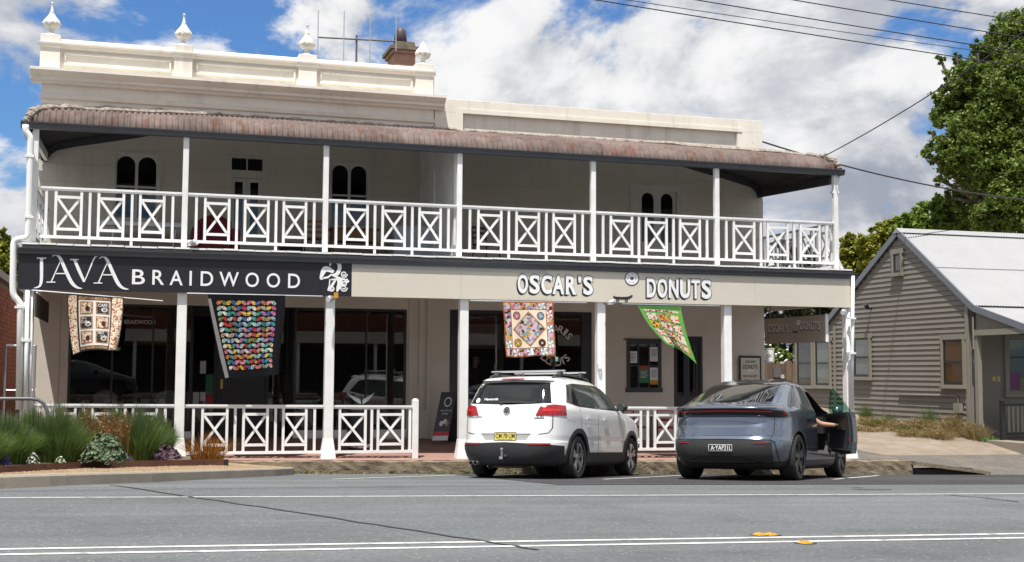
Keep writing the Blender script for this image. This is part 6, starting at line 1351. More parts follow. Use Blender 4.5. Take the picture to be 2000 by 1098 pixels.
# cabin pieces seen through the door opening
m = mb(); m.box(2.0, 2.6, -.66, -.24, .42, .60); bevel(m.build('driver_seat', M['cabin'], ev.t, local=True), .04)
bevel(mb().box(2.14, 2.22, -.66, -.24, .5, 1.15).build('seat_back', M['cabin'], ev.t, local=True), .05); mb().box(3.0, 3.2, -.85, -.23, .75, 1.03).build('dashboard', M['cabin'], ev.t, local=True)
m = mb(); m.tube([(2.8, -.45 + .18*math.cos(a), .93 + .17*math.sin(a)) for a in [2*math.pi*k/20 for k in range(21)]], .016, 6); m.build('steering_wheel', M['cabin'], ev.t, local=True)

# a dark car parked on the far side of the street, mirrored in the left shop window
def copy_tree(o, parent):
    c = o.copy(); col.objects.link(c); c.parent = parent
    for ch_ in o.children: copy_tree(ch_, c)
    return c
M['carblack'] = mat('black car paint', (.012,.012,.014), .25, coat=1.)
sd_ = thing('far_parked_car', 'dark car across the street, mirrored in the left cafe window', 'car', (-4.6, -2.6, .40)); sd_.rotation_euler = (0, 0, 0)
for ch_ in list(ev.t.children):
    if ch_.name.startswith('driver_door'): continue
    c = copy_tree(ch_, sd_)
    for i, s_ in enumerate(c.material_slots):
        if s_.material and s_.material.name == M['cargrey'].name: s_.link = 'OBJECT'; s_.material = M['carblack']
# ------------------------------------------------------------------ people
M['skin'] = mat('skin', (.52,.30,.21), .55, var=.06, vscale=20); M['hair'] = mat('dark hair', (.018,.012,.010), .45, var=.2, vscale=60, stretch=(1,1,.2)); M['cloth_k'] = mat('black clothing', (.025,.022,.024), .85, var=.2, vscale=12); M['cloth_b'] = mat('dark brown dress', (.05,.03,.026), .85, var=.2, vscale=12); M['cloth_j'] = mat('dark jeans', (.03,.035,.05), .85); M['kraft'] = mat('kraft paper', (.36,.22,.12), .8, var=.1, vscale=10)
def skinmesh(joints, edges, root, sub=2):
    names = list(joints); me = bpy.data.meshes.new('sk'); me.from_pydata([joints[n][0] for n in names], [(names.index(a), names.index(b)) for a, b in edges], [])
    o = bpy.data.objects.new('sk', me); col.objects.link(o); o.modifiers.new('skin', 'SKIN'); sm = o.modifiers.new('sub', 'SUBSURF'); sm.levels = sub; sm.render_levels = sub
    for i, n in enumerate(names):
        r = joints[n][1]; r = r if isinstance(r, tuple) else (r, r); me.skin_vertices[0].data[i].radius = r; me.skin_vertices[0].data[i].use_root = (n == root)
    bpy.context.view_layer.update(); dg = bpy.context.evaluated_depsgraph_get(); out = bpy.data.meshes.new_from_object(o.evaluated_get(dg)); bpy.data.objects.remove(o); return out
def hand(joints, edges, wrist, d, palm_n, sc=1., curl=.5, pre='h'):
    d = Vector(d).normalized(); n = Vector(palm_n).normalized(); x = d.cross(n).normalized(); w = Vector(joints[wrist][0]); pc = w + d*.05*sc
    joints[pre+'p'] = (tuple(pc), (.030*sc, .020*sc)); edges.append((wrist, pre+'p'))
    out = []
    for k, (ox, ln) in enumerate(((-.028,.062),(-.009,.075),(.010,.070),(.027,.055))):
        a = pc + d*.03*sc + x*ox*sc; b = a + d*ln*.5*sc + n*.010*curl*sc; c = b + d*ln*.40*sc + n*.035*curl*sc; out.append([a - d*.02*sc, a, b, c])
    th = pc - d*.025*sc - x*.026*sc; out.append([pc - d*.02*sc, th, th - x*.022*sc + d*.022*sc, th - x*.026*sc + d*.05*sc + n*.012*sc]); return out
def person(name, label, joints, edges, regions, hands, parent_mat=None, sub=2):
    t = thing(name, label, 'person', (0,0,0)) if parent_mat is None else thing(name, label, 'person', (0,0,0))
    if parent_mat is not None: t.matrix_basis = parent_mat
    fing = []
    for h in hands: fing += hand(joints, edges, *h)
    body = skinmesh(joints, edges, 'pelvis', sub); b = bmesh.new(); b.from_mesh(body)
    for ch_ in fing:
        J = {str(i): (tuple(p), r) for i, (p, r) in enumerate(zip(ch_, (.0095,.0095,.0085,.0065)))}; J['pelvis'] = J.pop('0'); J = {('pelvis' if k == 'pelvis' else k): v for k, v in J.items()}
        fm = skinmesh(J, [('pelvis','1'),('1','2'),('2','3')], 'pelvis', 1); b.from_mesh(fm); bpy.data.meshes.remove(fm)
    b.to_mesh(body); b.free(); body.name = 'body'
    for r in regions['mats']: body.materials.append(M[r])
    f = regions['pick']
    for p in body.polygons: p.use_smooth = True; p.material_index = f(p.center)
    link('body', body, t, True); return t
def std(h, x0=Vector((0,0,0))): pass
# woman standing inside the right shop, looking down at a paper bag
px0 = F(925, 700, 26.75); wx, wy, wz = px0.x, 26.8, .14
def V(x, y, z): return (wx+x, wy+y, wz+z)
J = {'pelvis': (V(0,0,.98), (.155,.11)), 'belly': (V(0,0,1.15), (.125,.095)), 'chest': (V(.01,-.02,1.36), (.15,.105)), 'neck0': (V(.02,-.02,1.50), (.062,.06)), 'neck': (V(.035,-.03,1.56), (.05,.05)), 'head0': (V(.055,-.04,1.64), (.078,.085)), 'head': (V(.06,-.04,1.73), (.080,.092)), 'crown': (V(.055,-.035,1.80), (.055,.06)),
 'shR': (V(.15,-.10,1.43), (.062,.06)), 'elR': (V(.20,-.16,1.17), .045), 'wrR': (V(.24,-.36,1.08), .030), 'shL': (V(-.15,.06,1.43), (.062,.06)), 'elL': (V(-.17,-.04,1.17), .045), 'wrL': (V(.05,-.28,1.06), .030),
 'hipR': (V(.09,-.02,.93), .095), 'knR': (V(.10,-.03,.52), .062), 'anR': (V(.10,.0,.08), .042), 'toR': (V(.14,-.16,.035), .035), 'hipL': (V(-.09,.02,.93), .095), 'knL': (V(-.10,.01,.52), .062), 'anL': (V(-.10,.04,.08), .042), 'toL': (V(-.07,-.12,.035), .035)}
E_ = [('pelvis','belly'),('belly','chest'),('chest','neck0'),('neck0','neck'),('neck','head0'),('head0','head'),('head','crown'),('chest','shR'),('shR','elR'),('elR','wrR'),('chest','shL'),('shL','elL'),('elL','wrL'),('pelvis','hipR'),('hipR','knR'),('knR','anR'),('anR','toR'),('pelvis','hipL'),('hipL','knL'),('knL','anL'),('anL','toL')]
def pickw(c):
    z = c.z-wz
    if z > 1.535: return 0
    if c.y-wy < -.20 and z < 1.22 and z > .9: return 0
    if z < .10: return 2
    return 1 if z > .45 else 0
wm = person('person', 'person in a dark dress and sunglasses standing inside the doughnut shop', J, E_, dict(mats=['skin','cloth_b','cloth_k'], pick=pickw), [('wrR', (.0,-1,-.1), (-.4,0,-1), 1., .8, 'r'), ('wrL', (.35,-1,.0), (.3,0,1), 1., .8, 'l')])
hm = mb(); hc = Vector(V(.035,-.01,1.735)); hm.lathe([(.0,-.16),(.05,-.15),(.085,-.06),(.10,.0),(.092,.05),(.06,.085),(.0,.10)], 18, hc); o = hm.build('hair', M['hair'], wm, smooth=True, local=True); o.data.transform(Matrix.Translation((-.012,.03,.0)))
fd_ = Vector((.62,-.78,0)); fs_ = Vector((.78,.62,0)); fc = Vector(V(.06,-.04,1.70))
m = mb()
for s_ in (-1, 1): m.lathe([(.0,-.008),(.026,-.006),(.026,.006),(.0,.008)], 12, fc + fd_*.085 + fs_*.033*s_ + Vector((0,0,.02)), 'y')
m.beam(fc + fd_*.088 - fs_*.06 + Vector((0,0,.028)), fc + fd_*.088 + fs_*.06 + Vector((0,0,.028)), .008, .01); m.build('sunglasses', M['gloss'], wm, local=True)
m = mb(); a = fc + fd_*.082; m.add([a + Vector((0,0,.025)), a + fd_*.028 - Vector((0,0,.02)), a + fs_*.016 - Vector((0,0,.024)), a - fs_*.016 - Vector((0,0,.024))], [(0,1,2),(0,3,1),(1,3,2)]); m.build('nose', M['skin'], wm, local=True); m = mb(); a = fc + fd_*.084 - Vector((0,0,.052)); m.beam(a - fs_*.022, a + fs_*.022, .01, .009); m.build('mouth', M['red'], wm, local=True)
bg_ = mb(); c = Vector(V(.18,-.46,1.05)); bg_.add([c+Vector(v) for v in ((-.10,-.05,-.10),(.10,-.05,-.10),(.10,.05,-.10),(-.10,.05,-.10),(-.11,-.03,.07),(.11,-.035,.06),(.11,.03,.075),(-.11,.035,.065))], [(0,3,2,1),(0,1,5,4),(1,2,6,5),(2,3,7,6),(3,0,4,7)]); tag(bg_.build('paper_bag', M['kraft']), 'brown paper bag held by the person inside the doughnut shop', 'bag')
# driver reaching out for the open door
DX = -.24
J = {'pelvis': ((2.42,-.46,.66), (.15,.13)), 'belly': ((2.40,-.48,.84), (.14,.12)), 'chest': ((2.45,-.52,1.03), (.16,.11)), 'neck0': ((2.47,-.53,1.15), .06), 'neck': ((2.49,-.53,1.19), .052), 'head0': ((2.52,-.54,1.25), (.078,.08)), 'head': ((2.53,-.54,1.32), (.08,.085)), 'crown': ((2.52,-.54,1.38), (.05,.055)),
 'shR': ((2.52,-.70,1.06), .062), 'elR': ((2.70,-.93,.90), .045), 'fa': ((2.82,-1.06,.885), .038), 'wrR': ((2.92,-1.17,.88), .029), 'shL': ((2.46,-.33,1.06), .062), 'elL': ((2.68,-.26,.88), .045), 'wrL': ((2.90,-.33,.92), .03),
 'hipR': ((2.50,-.56,.66), .10), 'knR': ((2.92,-.60,.72), .065), 'anR': ((3.18,-.60,.50), .045), 'toR': ((3.26,-.60,.46), .035), 'hipL': ((2.50,-.36,.66), .10), 'knL': ((2.92,-.34,.72), .065), 'anL': ((3.18,-.36,.50), .045), 'toL': ((3.26,-.36,.46), .035)}
J = {k: ((v[0][0]+DX, v[0][1], v[0][2]), v[1]) for k, v in J.items()}
E2 = [e for e in E_ if e not in (('elR','wrR'),)] + [('elR','fa'),('fa','wrR')]
def pickd(c):
    if c.z > 1.175: return 0
    if c.y < -.86 or (c.x > 2.5 and c.z > .86 and c.y > -.45): return 0
    return 2 if c.z < .78 else 1
dv = person('person', 'driver in dark clothes reaching a bare forearm towards the open car door', J, E2, dict(mats=['skin','cloth_k','cloth_j'], pick=pickd), [('wrR', (.55,-.75,.12), (.5,.2,-.6), 1., .7, 'r'), ('wrL', (1,-.2,.1), (.2,0,-1), 1., .9, 'l')], ev.mw.copy())
hm = mb(); hm.lathe([(.0,-.11),(.06,-.10),(.088,-.03),(.092,.02),(.07,.07),(.0,.09)], 16, (2.505,-.54,1.325)); hm.build('hair', M['hair'], dv, smooth=True, local=True)

# ------------------------------------------------------------------ plants
M['lav'] = leaf_mat('lavender green', (.055,.115,.018), (.15,.235,.055), trans=.3); M['lavtip'] = leaf_mat('grey green tips', (.12,.14,.09), (.18,.19,.13)); M['rustspike'] = leaf_mat('rusty flower spikes', (.20,.085,.03), (.33,.17,.07)); M['heu'] = leaf_mat('silvery green leaves', (.035,.075,.03), (.17,.22,.13), trans=.15); M['heup'] = leaf_mat('purple leaves', (.045,.022,.035), (.16,.09,.13), trans=.15); M['sedge'] = leaf_mat('orange sedge', (.22,.075,.012), (.40,.19,.03)); M['weed'] = leaf_mat('green weeds', (.06,.10,.025), (.15,.19,.06)); M['drygrass'] = leaf_mat('dry grass', (.16,.13,.045), (.42,.31,.15)); M['petalw'] = leaf_mat('white petals', (.70,.68,.66), (.80,.78,.80)); M['petalp'] = leaf_mat('violet petals', (.05,.02,.22), (.14,.06,.40)); M['leafy'] = leaf_mat('fresh green', (.06,.13,.02), (.14,.22,.05))
def blades(m, c, rx, ry, n, h, w, lean, rg, zf=None, seg=3, tipw=.15, dome=.45):
    for _ in range(n):
        a = rg.uniform(0, 2*math.pi); r = rg.random()**.6; dx, dy = math.cos(a)*r, math.sin(a)*r; x, y = c[0]+dx*rx*.6, c[1]+dy*ry*.6; z0 = zf(x, y) if zf else c[2]
        hh = h*(1-dome*r*r)*rg.uniform(.75, 1.1); L_ = lean*r*rg.uniform(.6, 1.3); ox, oy = dx*rx*L_ + rg.gauss(0,.03), dy*ry*L_ + rg.gauss(0,.03); tw = rg.uniform(0, math.pi); wx_, wy_ = math.cos(tw)*w/2, math.sin(tw)*w/2; o = len(m.v)
        for k in range(seg+1):
            t = k/seg; f = 1-(1-tipw)*t; px_, py_, pz = x+ox*t*t, y+oy*t*t, z0 + hh*(t - .12*L_*t*t); m.v += [(px_-wx_*f, py_-wy_*f, pz), (px_+wx_*f, py_+wy_*f, pz)]
        for k in range(seg): m.f.append((o+2*k, o+2*k+1, o+2*k+3, o+2*k+2)); m.m.append(0)
def spikes(m, c, rx, ry, n, h0, h1, rg, sz=.012, zf=None, k=14):
    for _ in range(n):
        a = rg.uniform(0, 2*math.pi); r = rg.random()**.5; x, y = c[0]+math.cos(a)*r*rx, c[1]+math.sin(a)*r*ry; z0 = zf(x, y) if zf else c[2]; hh = rg.uniform(h0, h1); lx, ly = rg.gauss(0,.05), rg.gauss(0,.05)
        for i in range(k):
            t = .45 + .55*i/k; p = Vector((x+lx*t+rg.gauss(0,.012), y+ly*t+rg.gauss(0,.012), z0+hh*t)); d = Vector((rg.gauss(0,1), rg.gauss(0,1), rg.gauss(0,1)))*sz; e = Vector((rg.gauss(0,1), rg.gauss(0,1), rg.gauss(0,1)))*sz; m.add([p-d, p+e, p+d], [(0,1,2)])
        m.tube([(x, y, z0), (x+lx, y+ly, z0+hh)], [.004, .002], 3, False)
def leaves(m, c, rx, ry, h, n, s_, rg, zf=None, ang=.6, lobes=5):
    for _ in range(n):
        a = rg.uniform(0, 2*math.pi); r = rg.random()**.45; el = rg.random(); x, y = c[0]+math.cos(a)*r*rx, c[1]+math.sin(a)*r*ry; z0 = zf(x, y) if zf else c[2]; z = z0 + h*(1-r*r*.75)*(.25+.75*el**.5)
        nn = (Vector((math.cos(a)*r, math.sin(a)*r, .7)) + Vector((rg.gauss(0,1), rg.gauss(0,1), rg.gauss(0,1)))*ang*.5).normalized(); u = nn.cross(Vector((rg.gauss(0,1), rg.gauss(0,1), .2))).normalized(); v = nn.cross(u); q = s_*rg.uniform(.65,1.2); p = Vector((x, y, z)); K = lobes*2
        vs = [p - nn*q*.12] + [p + (u*math.cos(2*math.pi*k/K) + v*math.sin(2*math.pi*k/K))*q*(.5 if k % 2 else .40) + nn*q*.06*(1 if k % 2 else -.4) for k in range(K)]; o = len(m.v); m.v += [tuple(q_) for q_ in vs]
        for k in range(K): m.f.append((o, o+1+k, o+1+(k+1) % K)); m.m.append(0)
def bedpt(px, py): return G(px, py, zbed)
def plant(name, label, px, py, group=None, cat='plant'): p = bedpt(px, py); return p, thing(name, label, cat, p, group)
sc_ = lambda p: (p.y*_Y.z + p.x*_X.z)/FPX                # metres per pixel at p
for i, (px, py, wpx, hpx, lb) in enumerate(((-50,914,110,104,'clipped by the left edge of the picture'), (12,907,95,100,'rising behind the purple pansies'), (62,902,90,106,'behind the larger white flowers in the garden bed'), (112,903,95,110,'in front of the bent handrail end'), (160,897,80,100,'left of the rusty flower spikes'), (222,896,85,100,'behind the rusty flower spikes'), (272,899,85,104,'behind the sparse orange sedge'), (308,895,60,90,'nearest the second white post'))):
    p, t = plant('lavender_bush', 'bushy green lavender ' + lb, px, py, 'lavender bushes in the garden bed'); s_ = sc_(p); rg = random.Random(40+i); m = mb(); blades(m, p, wpx*.62*s_, .42, 2900, hpx*s_*.93, .0085, .70, rg, zbed, 3, .25, .42); m.build('foliage', M['lav'], t)
    m = mb(); blades(m, p, wpx*.6*s_, .40, 360, hpx*s_*1.10, .007, .5, rg, zbed, 3, .5, .45); m.build('stems', M['lavtip'], t)
p, t = plant('flower_spikes', 'clump of rusty brown flower spikes behind the silvery plant', 198, 902); s_ = sc_(p); m = mb(); spikes(m, p, 50*s_, .2, 70, 70*s_, 108*s_, random.Random(51), .013, zbed, 22); m.build('spikes', M['rustspike'], t); m = mb(); leaves(m, p, 36*s_, .2, 34*s_, 200, .06, random.Random(52), zbed); m.build('leaves', M['lav'], t)
p, t = plant('silvery_heuchera', 'round silvery green leafed plant spilling over the steel edging', 203, 908); s_ = sc_(p); m = mb(); leaves(m, p, 42*s_, .28, 64*s_, 620, .085, random.Random(53), None); m.build('leaves', M['heu'], t)
p, t = plant('purple_heuchera', 'low purple leafed plant at the edging beside the post', 322, 900); s_ = sc_(p); m = mb(); leaves(m, p, 31*s_, .22, 32*s_, 330, .065, random.Random(54), None); m.build('leaves', M['heup'], t)
p, t = plant('orange_sedge', 'tufted orange sedge at the right end of the garden bed', 405, 900); s_ = sc_(p); m = mb(); blades(m, p, 52*s_, .22, 330, 58*s_, .011, .95, random.Random(55), None, 4, .1, .3); m.build('blades', M['sedge'], t)
p, t = plant('orange_sedge', 'sparse orange sedge between the silvery and purple plants', 258, 900); s_ = sc_(p); m = mb(); blades(m, p, 34*s_, .18, 70, 55*s_, .010, 1.0, random.Random(56), None, 4, .1, .3); m.build('blades', M['sedge'], t)
for px, py, w, h, mt, lb, n in ((5,912,28,28,'petalp','purple flowering pansy clump at the left edge of the bed',120), (64,908,22,26,'petalw','white flowering clump in front of the lavender, the larger one',110), (117,906,18,16,'petalw','small white flowering clump right of the larger white one',60), (254,900,14,14,'petalp','single small violet flowering plant beside the silvery plant',14), (90,893,10,8,'petalw','tiny pale flower tuft between the two white clumps',10)):
    p, t = plant('pansy_clump', lb, px, py, 'flowers at the edge of the bed'); s_ = sc_(p); rg = random.Random(int(px)+60); m = mb(); leaves(m, p, w*.55*s_, .10, h*s_*.85, 150, .035, rg, None, .8, 3); m.build('leaves', M['leafy'], t); m = mb(); leaves(m, p, w*.55*s_, .10, h*s_*1.05, n, .032, rg, None, .5, 4); m.build('flowers', M[mt], t)
p, t = plant('golden_shrub', 'small yellow green shrub by the galvanised frame at the far left', 2, 842); s_ = sc_(p); m = mb(); leaves(m, p, 22*s_, .15, 66*s_, 300, .06, random.Random(77), None); m.build('leaves', M['leafy'], t)
p, t = plant('iris_tuft', 'few broad light green iris leaves at the left edge', 3, 900); s_ = sc_(p); m = mb(); blades(m, p, 12*s_, .08, 9, 42*s_, .03, .7, random.Random(78), None, 4, .1); m.build('blades', M['leafy'], t)
# weeds and dry grass by the house
zs2 = zside
def weed(name, label, px, py, wpx, hpx, mt, n, seed, depth=.35, w=.012, lean=.7):
    p = G(px, py, zs2); t = thing(name, label, 'weeds', p, 'weeds along the house wall'); s_ = sc_(p); m = mb(); blades(m, p, wpx*.8*s_, depth, n, hpx*s_, w, lean, random.Random(seed), zs2, 3, .15, .3); m.build('blades', M[mt], t); return p, t, s_
weed('weed_clump', 'tall green weeds against the boards just right of the car door', 1692, 826, 22, 40, 'weed', 260, 81); weed('weed_clump', 'broad green grass patch under the left house window', 1715, 834, 50, 16, 'weed', 500, 181); weed('weed_clump', 'green grass patch between the dry clumps', 1785, 846, 50, 18, 'weed', 400, 182); weed('weed_clump', 'small green weed tuft left of centre of the house wall', 1738, 830, 12, 28, 'weed', 120, 82); weed('weed_clump', 'green weeds rising through the dry grass below the meter box', 1815, 842, 28, 52, 'weed', 220, 83)
for i, (px, py, w, h, lb) in enumerate(((1695,830,30,16,'lowest dry grass by the tall green weeds'), (1760,842,50,20,'dry grass under the middle of the house wall'), (1835,856,55,22,'dry grass spilling onto the dirt left of the moss mound'), (1780,852,60,14,'thin dry grass fringe on the dirt'), (1700,842,70,10,'sparse dry grass fringe beside the car door'), (1720,834,60,18,'low dry grass strip at the left part of the house wall'), (1800,846,50,30,'dry grass patch under the conduit'), (1860,852,45,46,'tallest dry grass clump beside the porch post'), (1905,858,40,34,'dry grass at the foot of the porch post'))):
    p, t, s_ = weed('dry_grass', lb, px, py, w, h, 'drygrass', 520, 84+i, .5, .010, .8); m = mb(); spikes(m, p, w*.5*s_, .3, 40, h*s_*.6, h*s_*1.1, random.Random(90+i), .018, zs2, 8); tag(m.build('seed_heads', M['drygrass'], t), kind='stuff')
p = G(1932, 862, zs2); t = thing('moss_mound', 'small bright green mound at the porch corner', 'plant', p); m = mb(); leaves(m, p, .3, .2, .16, 200, .05, random.Random(95), zs2); m.build('leaves', M['leafy'], t)
rg = random.Random(99); m = mb()
for k in range(70):
    x = rg.choice((2.9, 3.3, 4.6, 5.6, 6.3, 7.2, 7.9, 9.6, 10.4)) + rg.gauss(0,.25); p = Vector((x, YK-.02, zroad(x, YK)+.01)); leaves(m, p, .05, .02, .05, 6, .03, rg)
tag(m.build('kerb_moss', M['leafy']), 'scattered moss and seedlings in the gutter at the foot of the kerb', 'moss', kind='stuff')
m = mb()
for k in range(60): x = 3.0 + rg.random()*1.1; p = Vector((x, YK-.05-rg.random()*.15, 0)); p.z = zroad(x, p.y)+.008; leaves(m, p, .02, .02, .01, 1, .05, rg)
tag(m.build('leaf_litter', M['drygrass']), 'dry fallen leaves lying in the gutter by the kerb end', 'leaves', kind='stuff')
m = mb(); rg = random.Random(5)
for k in range(2600):                                    # loose stones on the verge
    i = rg.randrange(2, K_-1) if False else rg.randrange(2, len(kp)-2); a = sect[i][3].lerp(sect[i+1][3], rg.random()); b = inner[i].lerp(inner[i+1], rg.random()); p = a.lerp(b, rg.random()*.95+.02); r_ = rg.uniform(.006,.016); m.add([p+Vector((-r_,0,0)), p+Vector((r_*.6,-r_,0)), p+Vector((r_*.7,r_,0)), p+Vector((0,0,r_*1.2))], [(0,1,3),(1,2,3),(2,0,3)])
tag(m.build('gravel', M['gravel']), 'loose orange gravel scattered on the verge', 'gravel', kind='stuff')
# ------------------------------------------------------------------ street and verandah furniture, small fittings
def bx(name, mt, parent, *a, bv=0.): o = mb().box(*a).build(name, M[mt] if isinstance(mt, str) else mt, parent); return bevel(o, bv) if bv else o
t = thing('handrail', 'bent dark grey pipe handrail at the left of the garden', 'handrail', bedpt(93, 860)); Yh = 21.3
P = [F(x, y, Yh) for x, y in ((-60,779),(0,779),(60,779),(75,781),(86,789),(92,802),(93,830),(93,870))]; mb().tube(P, .03, 10).build('rail', M['pipe'], t, smooth=True)
t = thing('gate_frame', 'galvanised pipe gate frame against the brick wall at far left', 'gate', F(12, 800, 24.6)); Yg = 24.6
for x in (12, 69): a = F(x, 675, Yg); mb().tube([(a.x, Yg, -.1), (a.x, Yg, a.z)], .024, 8).build('upright', M['alu'], t)
a, b = F(12, 675, Yg), F(69, 676, Yg); mb().tube([a, b], .024, 8).build('top_bar', M['alu'], t); a, b = F(12, 762, Yg), F(69, 762, Yg); mb().tube([a, b], .012, 6).build('mid_bar', M['alu'], t)
t = thing('end_board', 'dark brown board hanging crosswise at the left verandah end', 'sign', (-1.5, 24, 2.6)); Xe = -1.58
a, b = S(72, 588, Xe), S(96, 588, Xe); y0, y1 = min(a.y, b.y), max(a.y, b.y); bx('board', mat('dark brown board', (.035,.025,.02), .6), t, Xe-.03, Xe, y0, y1, S(84, 625, Xe).z, S(84, 583, Xe).z); bx('bracket', 'white2', t, Xe-.02, Xe+.01, y0, y1, S(84, 579, Xe).z, S(84, 581.5, Xe).z)
# sandwich board
p = F(866, 850, 25.3); zz = zpath(p.x, 25.3); t = thing('sandwich_board', 'black A frame coffee board standing by the wall', 'sign board', (p.x, 25.3, zz))
a0, a1, top = F(838, 850, 25.3).x, F(868, 850, 25.3).x, fz(866, 766, 25.3); dx = F(861, 770, 25.3).x - F(838, 770, 25.3).x
def leaf_(y0, y1, nm, mt, d0, d1, e=0.): 
    m = mb(); m.add([(a0-e,y0,zz+.06),(a1+e,y0,zz+.06),(a1+dx+e,y1,top+e),(a0+dx-e,y1,top+e),(a0-e,y0+.025,zz+.06),(a1+e,y0+.025,zz+.06),(a1+dx+e,y1+.025,top+e),(a0+dx-e,y1+.025,top+e)], [(0,1,2,3),(7,6,5,4),(0,4,5,1),(1,5,6,2),(2,6,7,3),(3,7,4,0)]); return m.build(nm, M[mt], t)
leaf_(25.05, 25.28, 'front_panel', 'sign_black', 0, 0)
m = mb(); m.add([(a1+.0,25.62,zz+.02),(a1+.36,25.62,zz+.02),(a1+dx+.04,25.32,top),(a1+dx-.3,25.32,top),(a1,25.645,zz+.02),(a1+.36,25.645,zz+.02),(a1+dx+.04,25.345,top),(a1+dx-.3,25.345,top)], [(0,1,2,3),(7,6,5,4),(0,4,5,1),(1,5,6,2),(2,6,7,3),(3,7,4,0)]); m.build('rear_panel', M['blackframe'], t)
def abf(u, v, d): x0 = a0 + dx*v; x1 = a1 + dx*v; return (x0+(x1-x0)*u, 25.05+.23*v-.004-d, zz+.06+(top-zz-.06)*v)
m = mb(); ring(m, (.55,.80), .075, .10, lambda a, b: abf(a if False else .55+(a-.55)*2.4, b, 0), 20); m.build('round_logo', M['letter2'], t)
for wd, u0, u1, v0, v1 in (('Award-Winning',.15,.9,.60,.645),('Coffee',.3,.7,.54,.585)):
    vs, fs, _ = glyphs(wd, .0); mb().add([abf(u0+(u1-u0)*a, v0+(v1-v0)*b, 0) for a, b in vs], fs).build('lettering', M['letter2'], t)
for u, v, mt in ((.38,.36,'letter2'),(.60,.40,'letter2'),(.75,.36,'kraft')): m = mb(); ring(m, (u, v), .002, .055, lambda a, b, u=u: abf(u+(a-u)*2.2, b, 0), 14); m.build('cup_print', M[mt], t)
mb().add([abf(.0,.12,0), abf(1,.12,0), abf(1,.20,0), abf(0,.20,0)], [(0,1,2,3)]).build('red_band', M['red'], t); mb().add([abf(.0,.02,0), abf(1,.02,0), abf(1,.115,0), abf(0,.115,0)], [(0,1,2,3)]).build('white_band', M['letter2'], t)
# bin with a flared steel hood
p = F(703, 862, 24.0); zz = zpath(p.x, 24.0); t = thing('litter_bin', 'black drum bin with winged stainless steel hood behind the railing', 'bin', (p.x, 24.0, zz)); r = .25; zt_ = fz(703, 792, 24.0)
shade_auto(mb().lathe([(r*.8,zz),(r*.95,zz+.05),(r,zz+.10),(r,zt_-.1),(r*.96,zt_-.06)], 28, (p.x, 24.0, 0)).build('drum', M['black'], t), 30); shade_auto(mb().lathe([(r*1.02,zz+.06),(r*1.03,zz+.08),(r*1.03,zz+.12),(r*1.02,zz+.13)], 28, (p.x, 24.0, 0)).build('lower_band', M['steel'], t), 30); shade_auto(mb().lathe([(r*1.04,zt_-.08),(r*1.05,zt_-.02),(r*.5,zt_+.02),(.05,zt_+.03)], 28, (p.x, 24.0, 0)).build('lid', M['steel'], t), 30)
zu = fz(703, 768, 24.0); zm_ = zt_ + .03
for s_ in (-1, 1):                                       # two wings leaning back like an open book
    def wing(u, v, d, s_=s_):
        a = Vector((s_*.015, 0, 0)).lerp(Vector((s_*.27, 0, zu-zm_)), u); b = Vector((s_*.02, 0, .085)).lerp(Vector((s_*.28, 0, zu-zm_+.012)), u); q = Vector((s_*.015, 0, -.01)).lerp(Vector((s_*.05, 0, -.015)), u)
        lo = Vector((s_*(.015+.11*u), 0, .0)).lerp(Vector((s_*.27, 0, zu-zm_)), u**1.6); p_ = lo.lerp(b, v); return (p.x + p_.x, 23.84 + .55*p_.z + .10*abs(p_.x) + d, zm_ + p_.z)
    m = mb(); m.shell(wing, 10, 4, .008); shade_auto(m.build('hood_wing', M['steel'], t), 30)
# chairs
def chair(name, label, cat, x, y, z, rz, mt, legs='pipe', h=.82, w=.42, rattan=False, group=None):
    t = thing(name, label, cat, (x, y, z), group, rz); bevel(mb().box(-w/2, w/2, -w/2, w/2, .42, .455).build('seat', M[mt], t, local=True), .012)
    for a in (-1, 1):
        for b in (-1, 1): mb().tube([(a*w*.43, b*w*.43, .42), (a*w*.5, b*w*.52, 0)], .014, 8).build('leg', M[legs], t, local=True)
    if rattan:
        m = mb(); m.shell(lambda u, v, d: (-w/2 + w*u, w*.46 + .05*math.sin(math.pi*u) + d, .46 + (h-.46)*v*(.72 + .28*math.sin(math.pi*(.1+.8*u)))), 12, 8, .012); m.build('backrest', M['rattan'], t, local=True); P = [(-w/2 + w*u, w*.46+.05*math.sin(math.pi*u), .46 + (h-.46)*(.74 + .28*math.sin(math.pi*(.1+.8*u)))) for u in [k/16 for k in range(17)]]; mb().tube([(-w/2, w*.46, .45)] + P + [(w/2, w*.46, .45)], .016, 8).build('back_frame', M['kraft'], t, local=True)
    else:
        for a in (-1, 1): mb().tube([(a*w*.46, w*.46, .44), (a*w*.48, w*.56, h)], .014, 8).build('back_post', M[legs], t, local=True)
        for k in range(3): mb().box(-w*.46, w*.46, w*.50+k*.008, w*.52+k*.008, .56+k*.11, .62+k*.11).build('back_slat', M[mt], t, local=True)
    return t
M['rattan'] = mat('green white rattan', (.28,.36,.30), .7, c2=(.5,.52,.48), vscale=60); M['teal'] = mat('teal paint', (.02,.10,.10), .5); M['redfab'] = mat('dark red upholstery', (.16,.012,.018), .8); M['wood'] = mat('brown timber', (.20,.095,.045), .6, var=.2, vscale=6, stretch=(1,1,6)); M['bluewhite'] = mat('pale cabinet', (.45,.50,.58), .5)
for px, lb in ((205, 'rattan bistro chair inside the cafe window, the left of two'), (327, 'rattan bistro chair inside the cafe window beside the white post')): p = F(px, 780, 27.0); chair('bistro_chair', lb, 'chair', p.x, 27.0, .17, math.pi, 'kraft', 'kraft', .99, .46, True, 'rattan chairs in the cafe window')
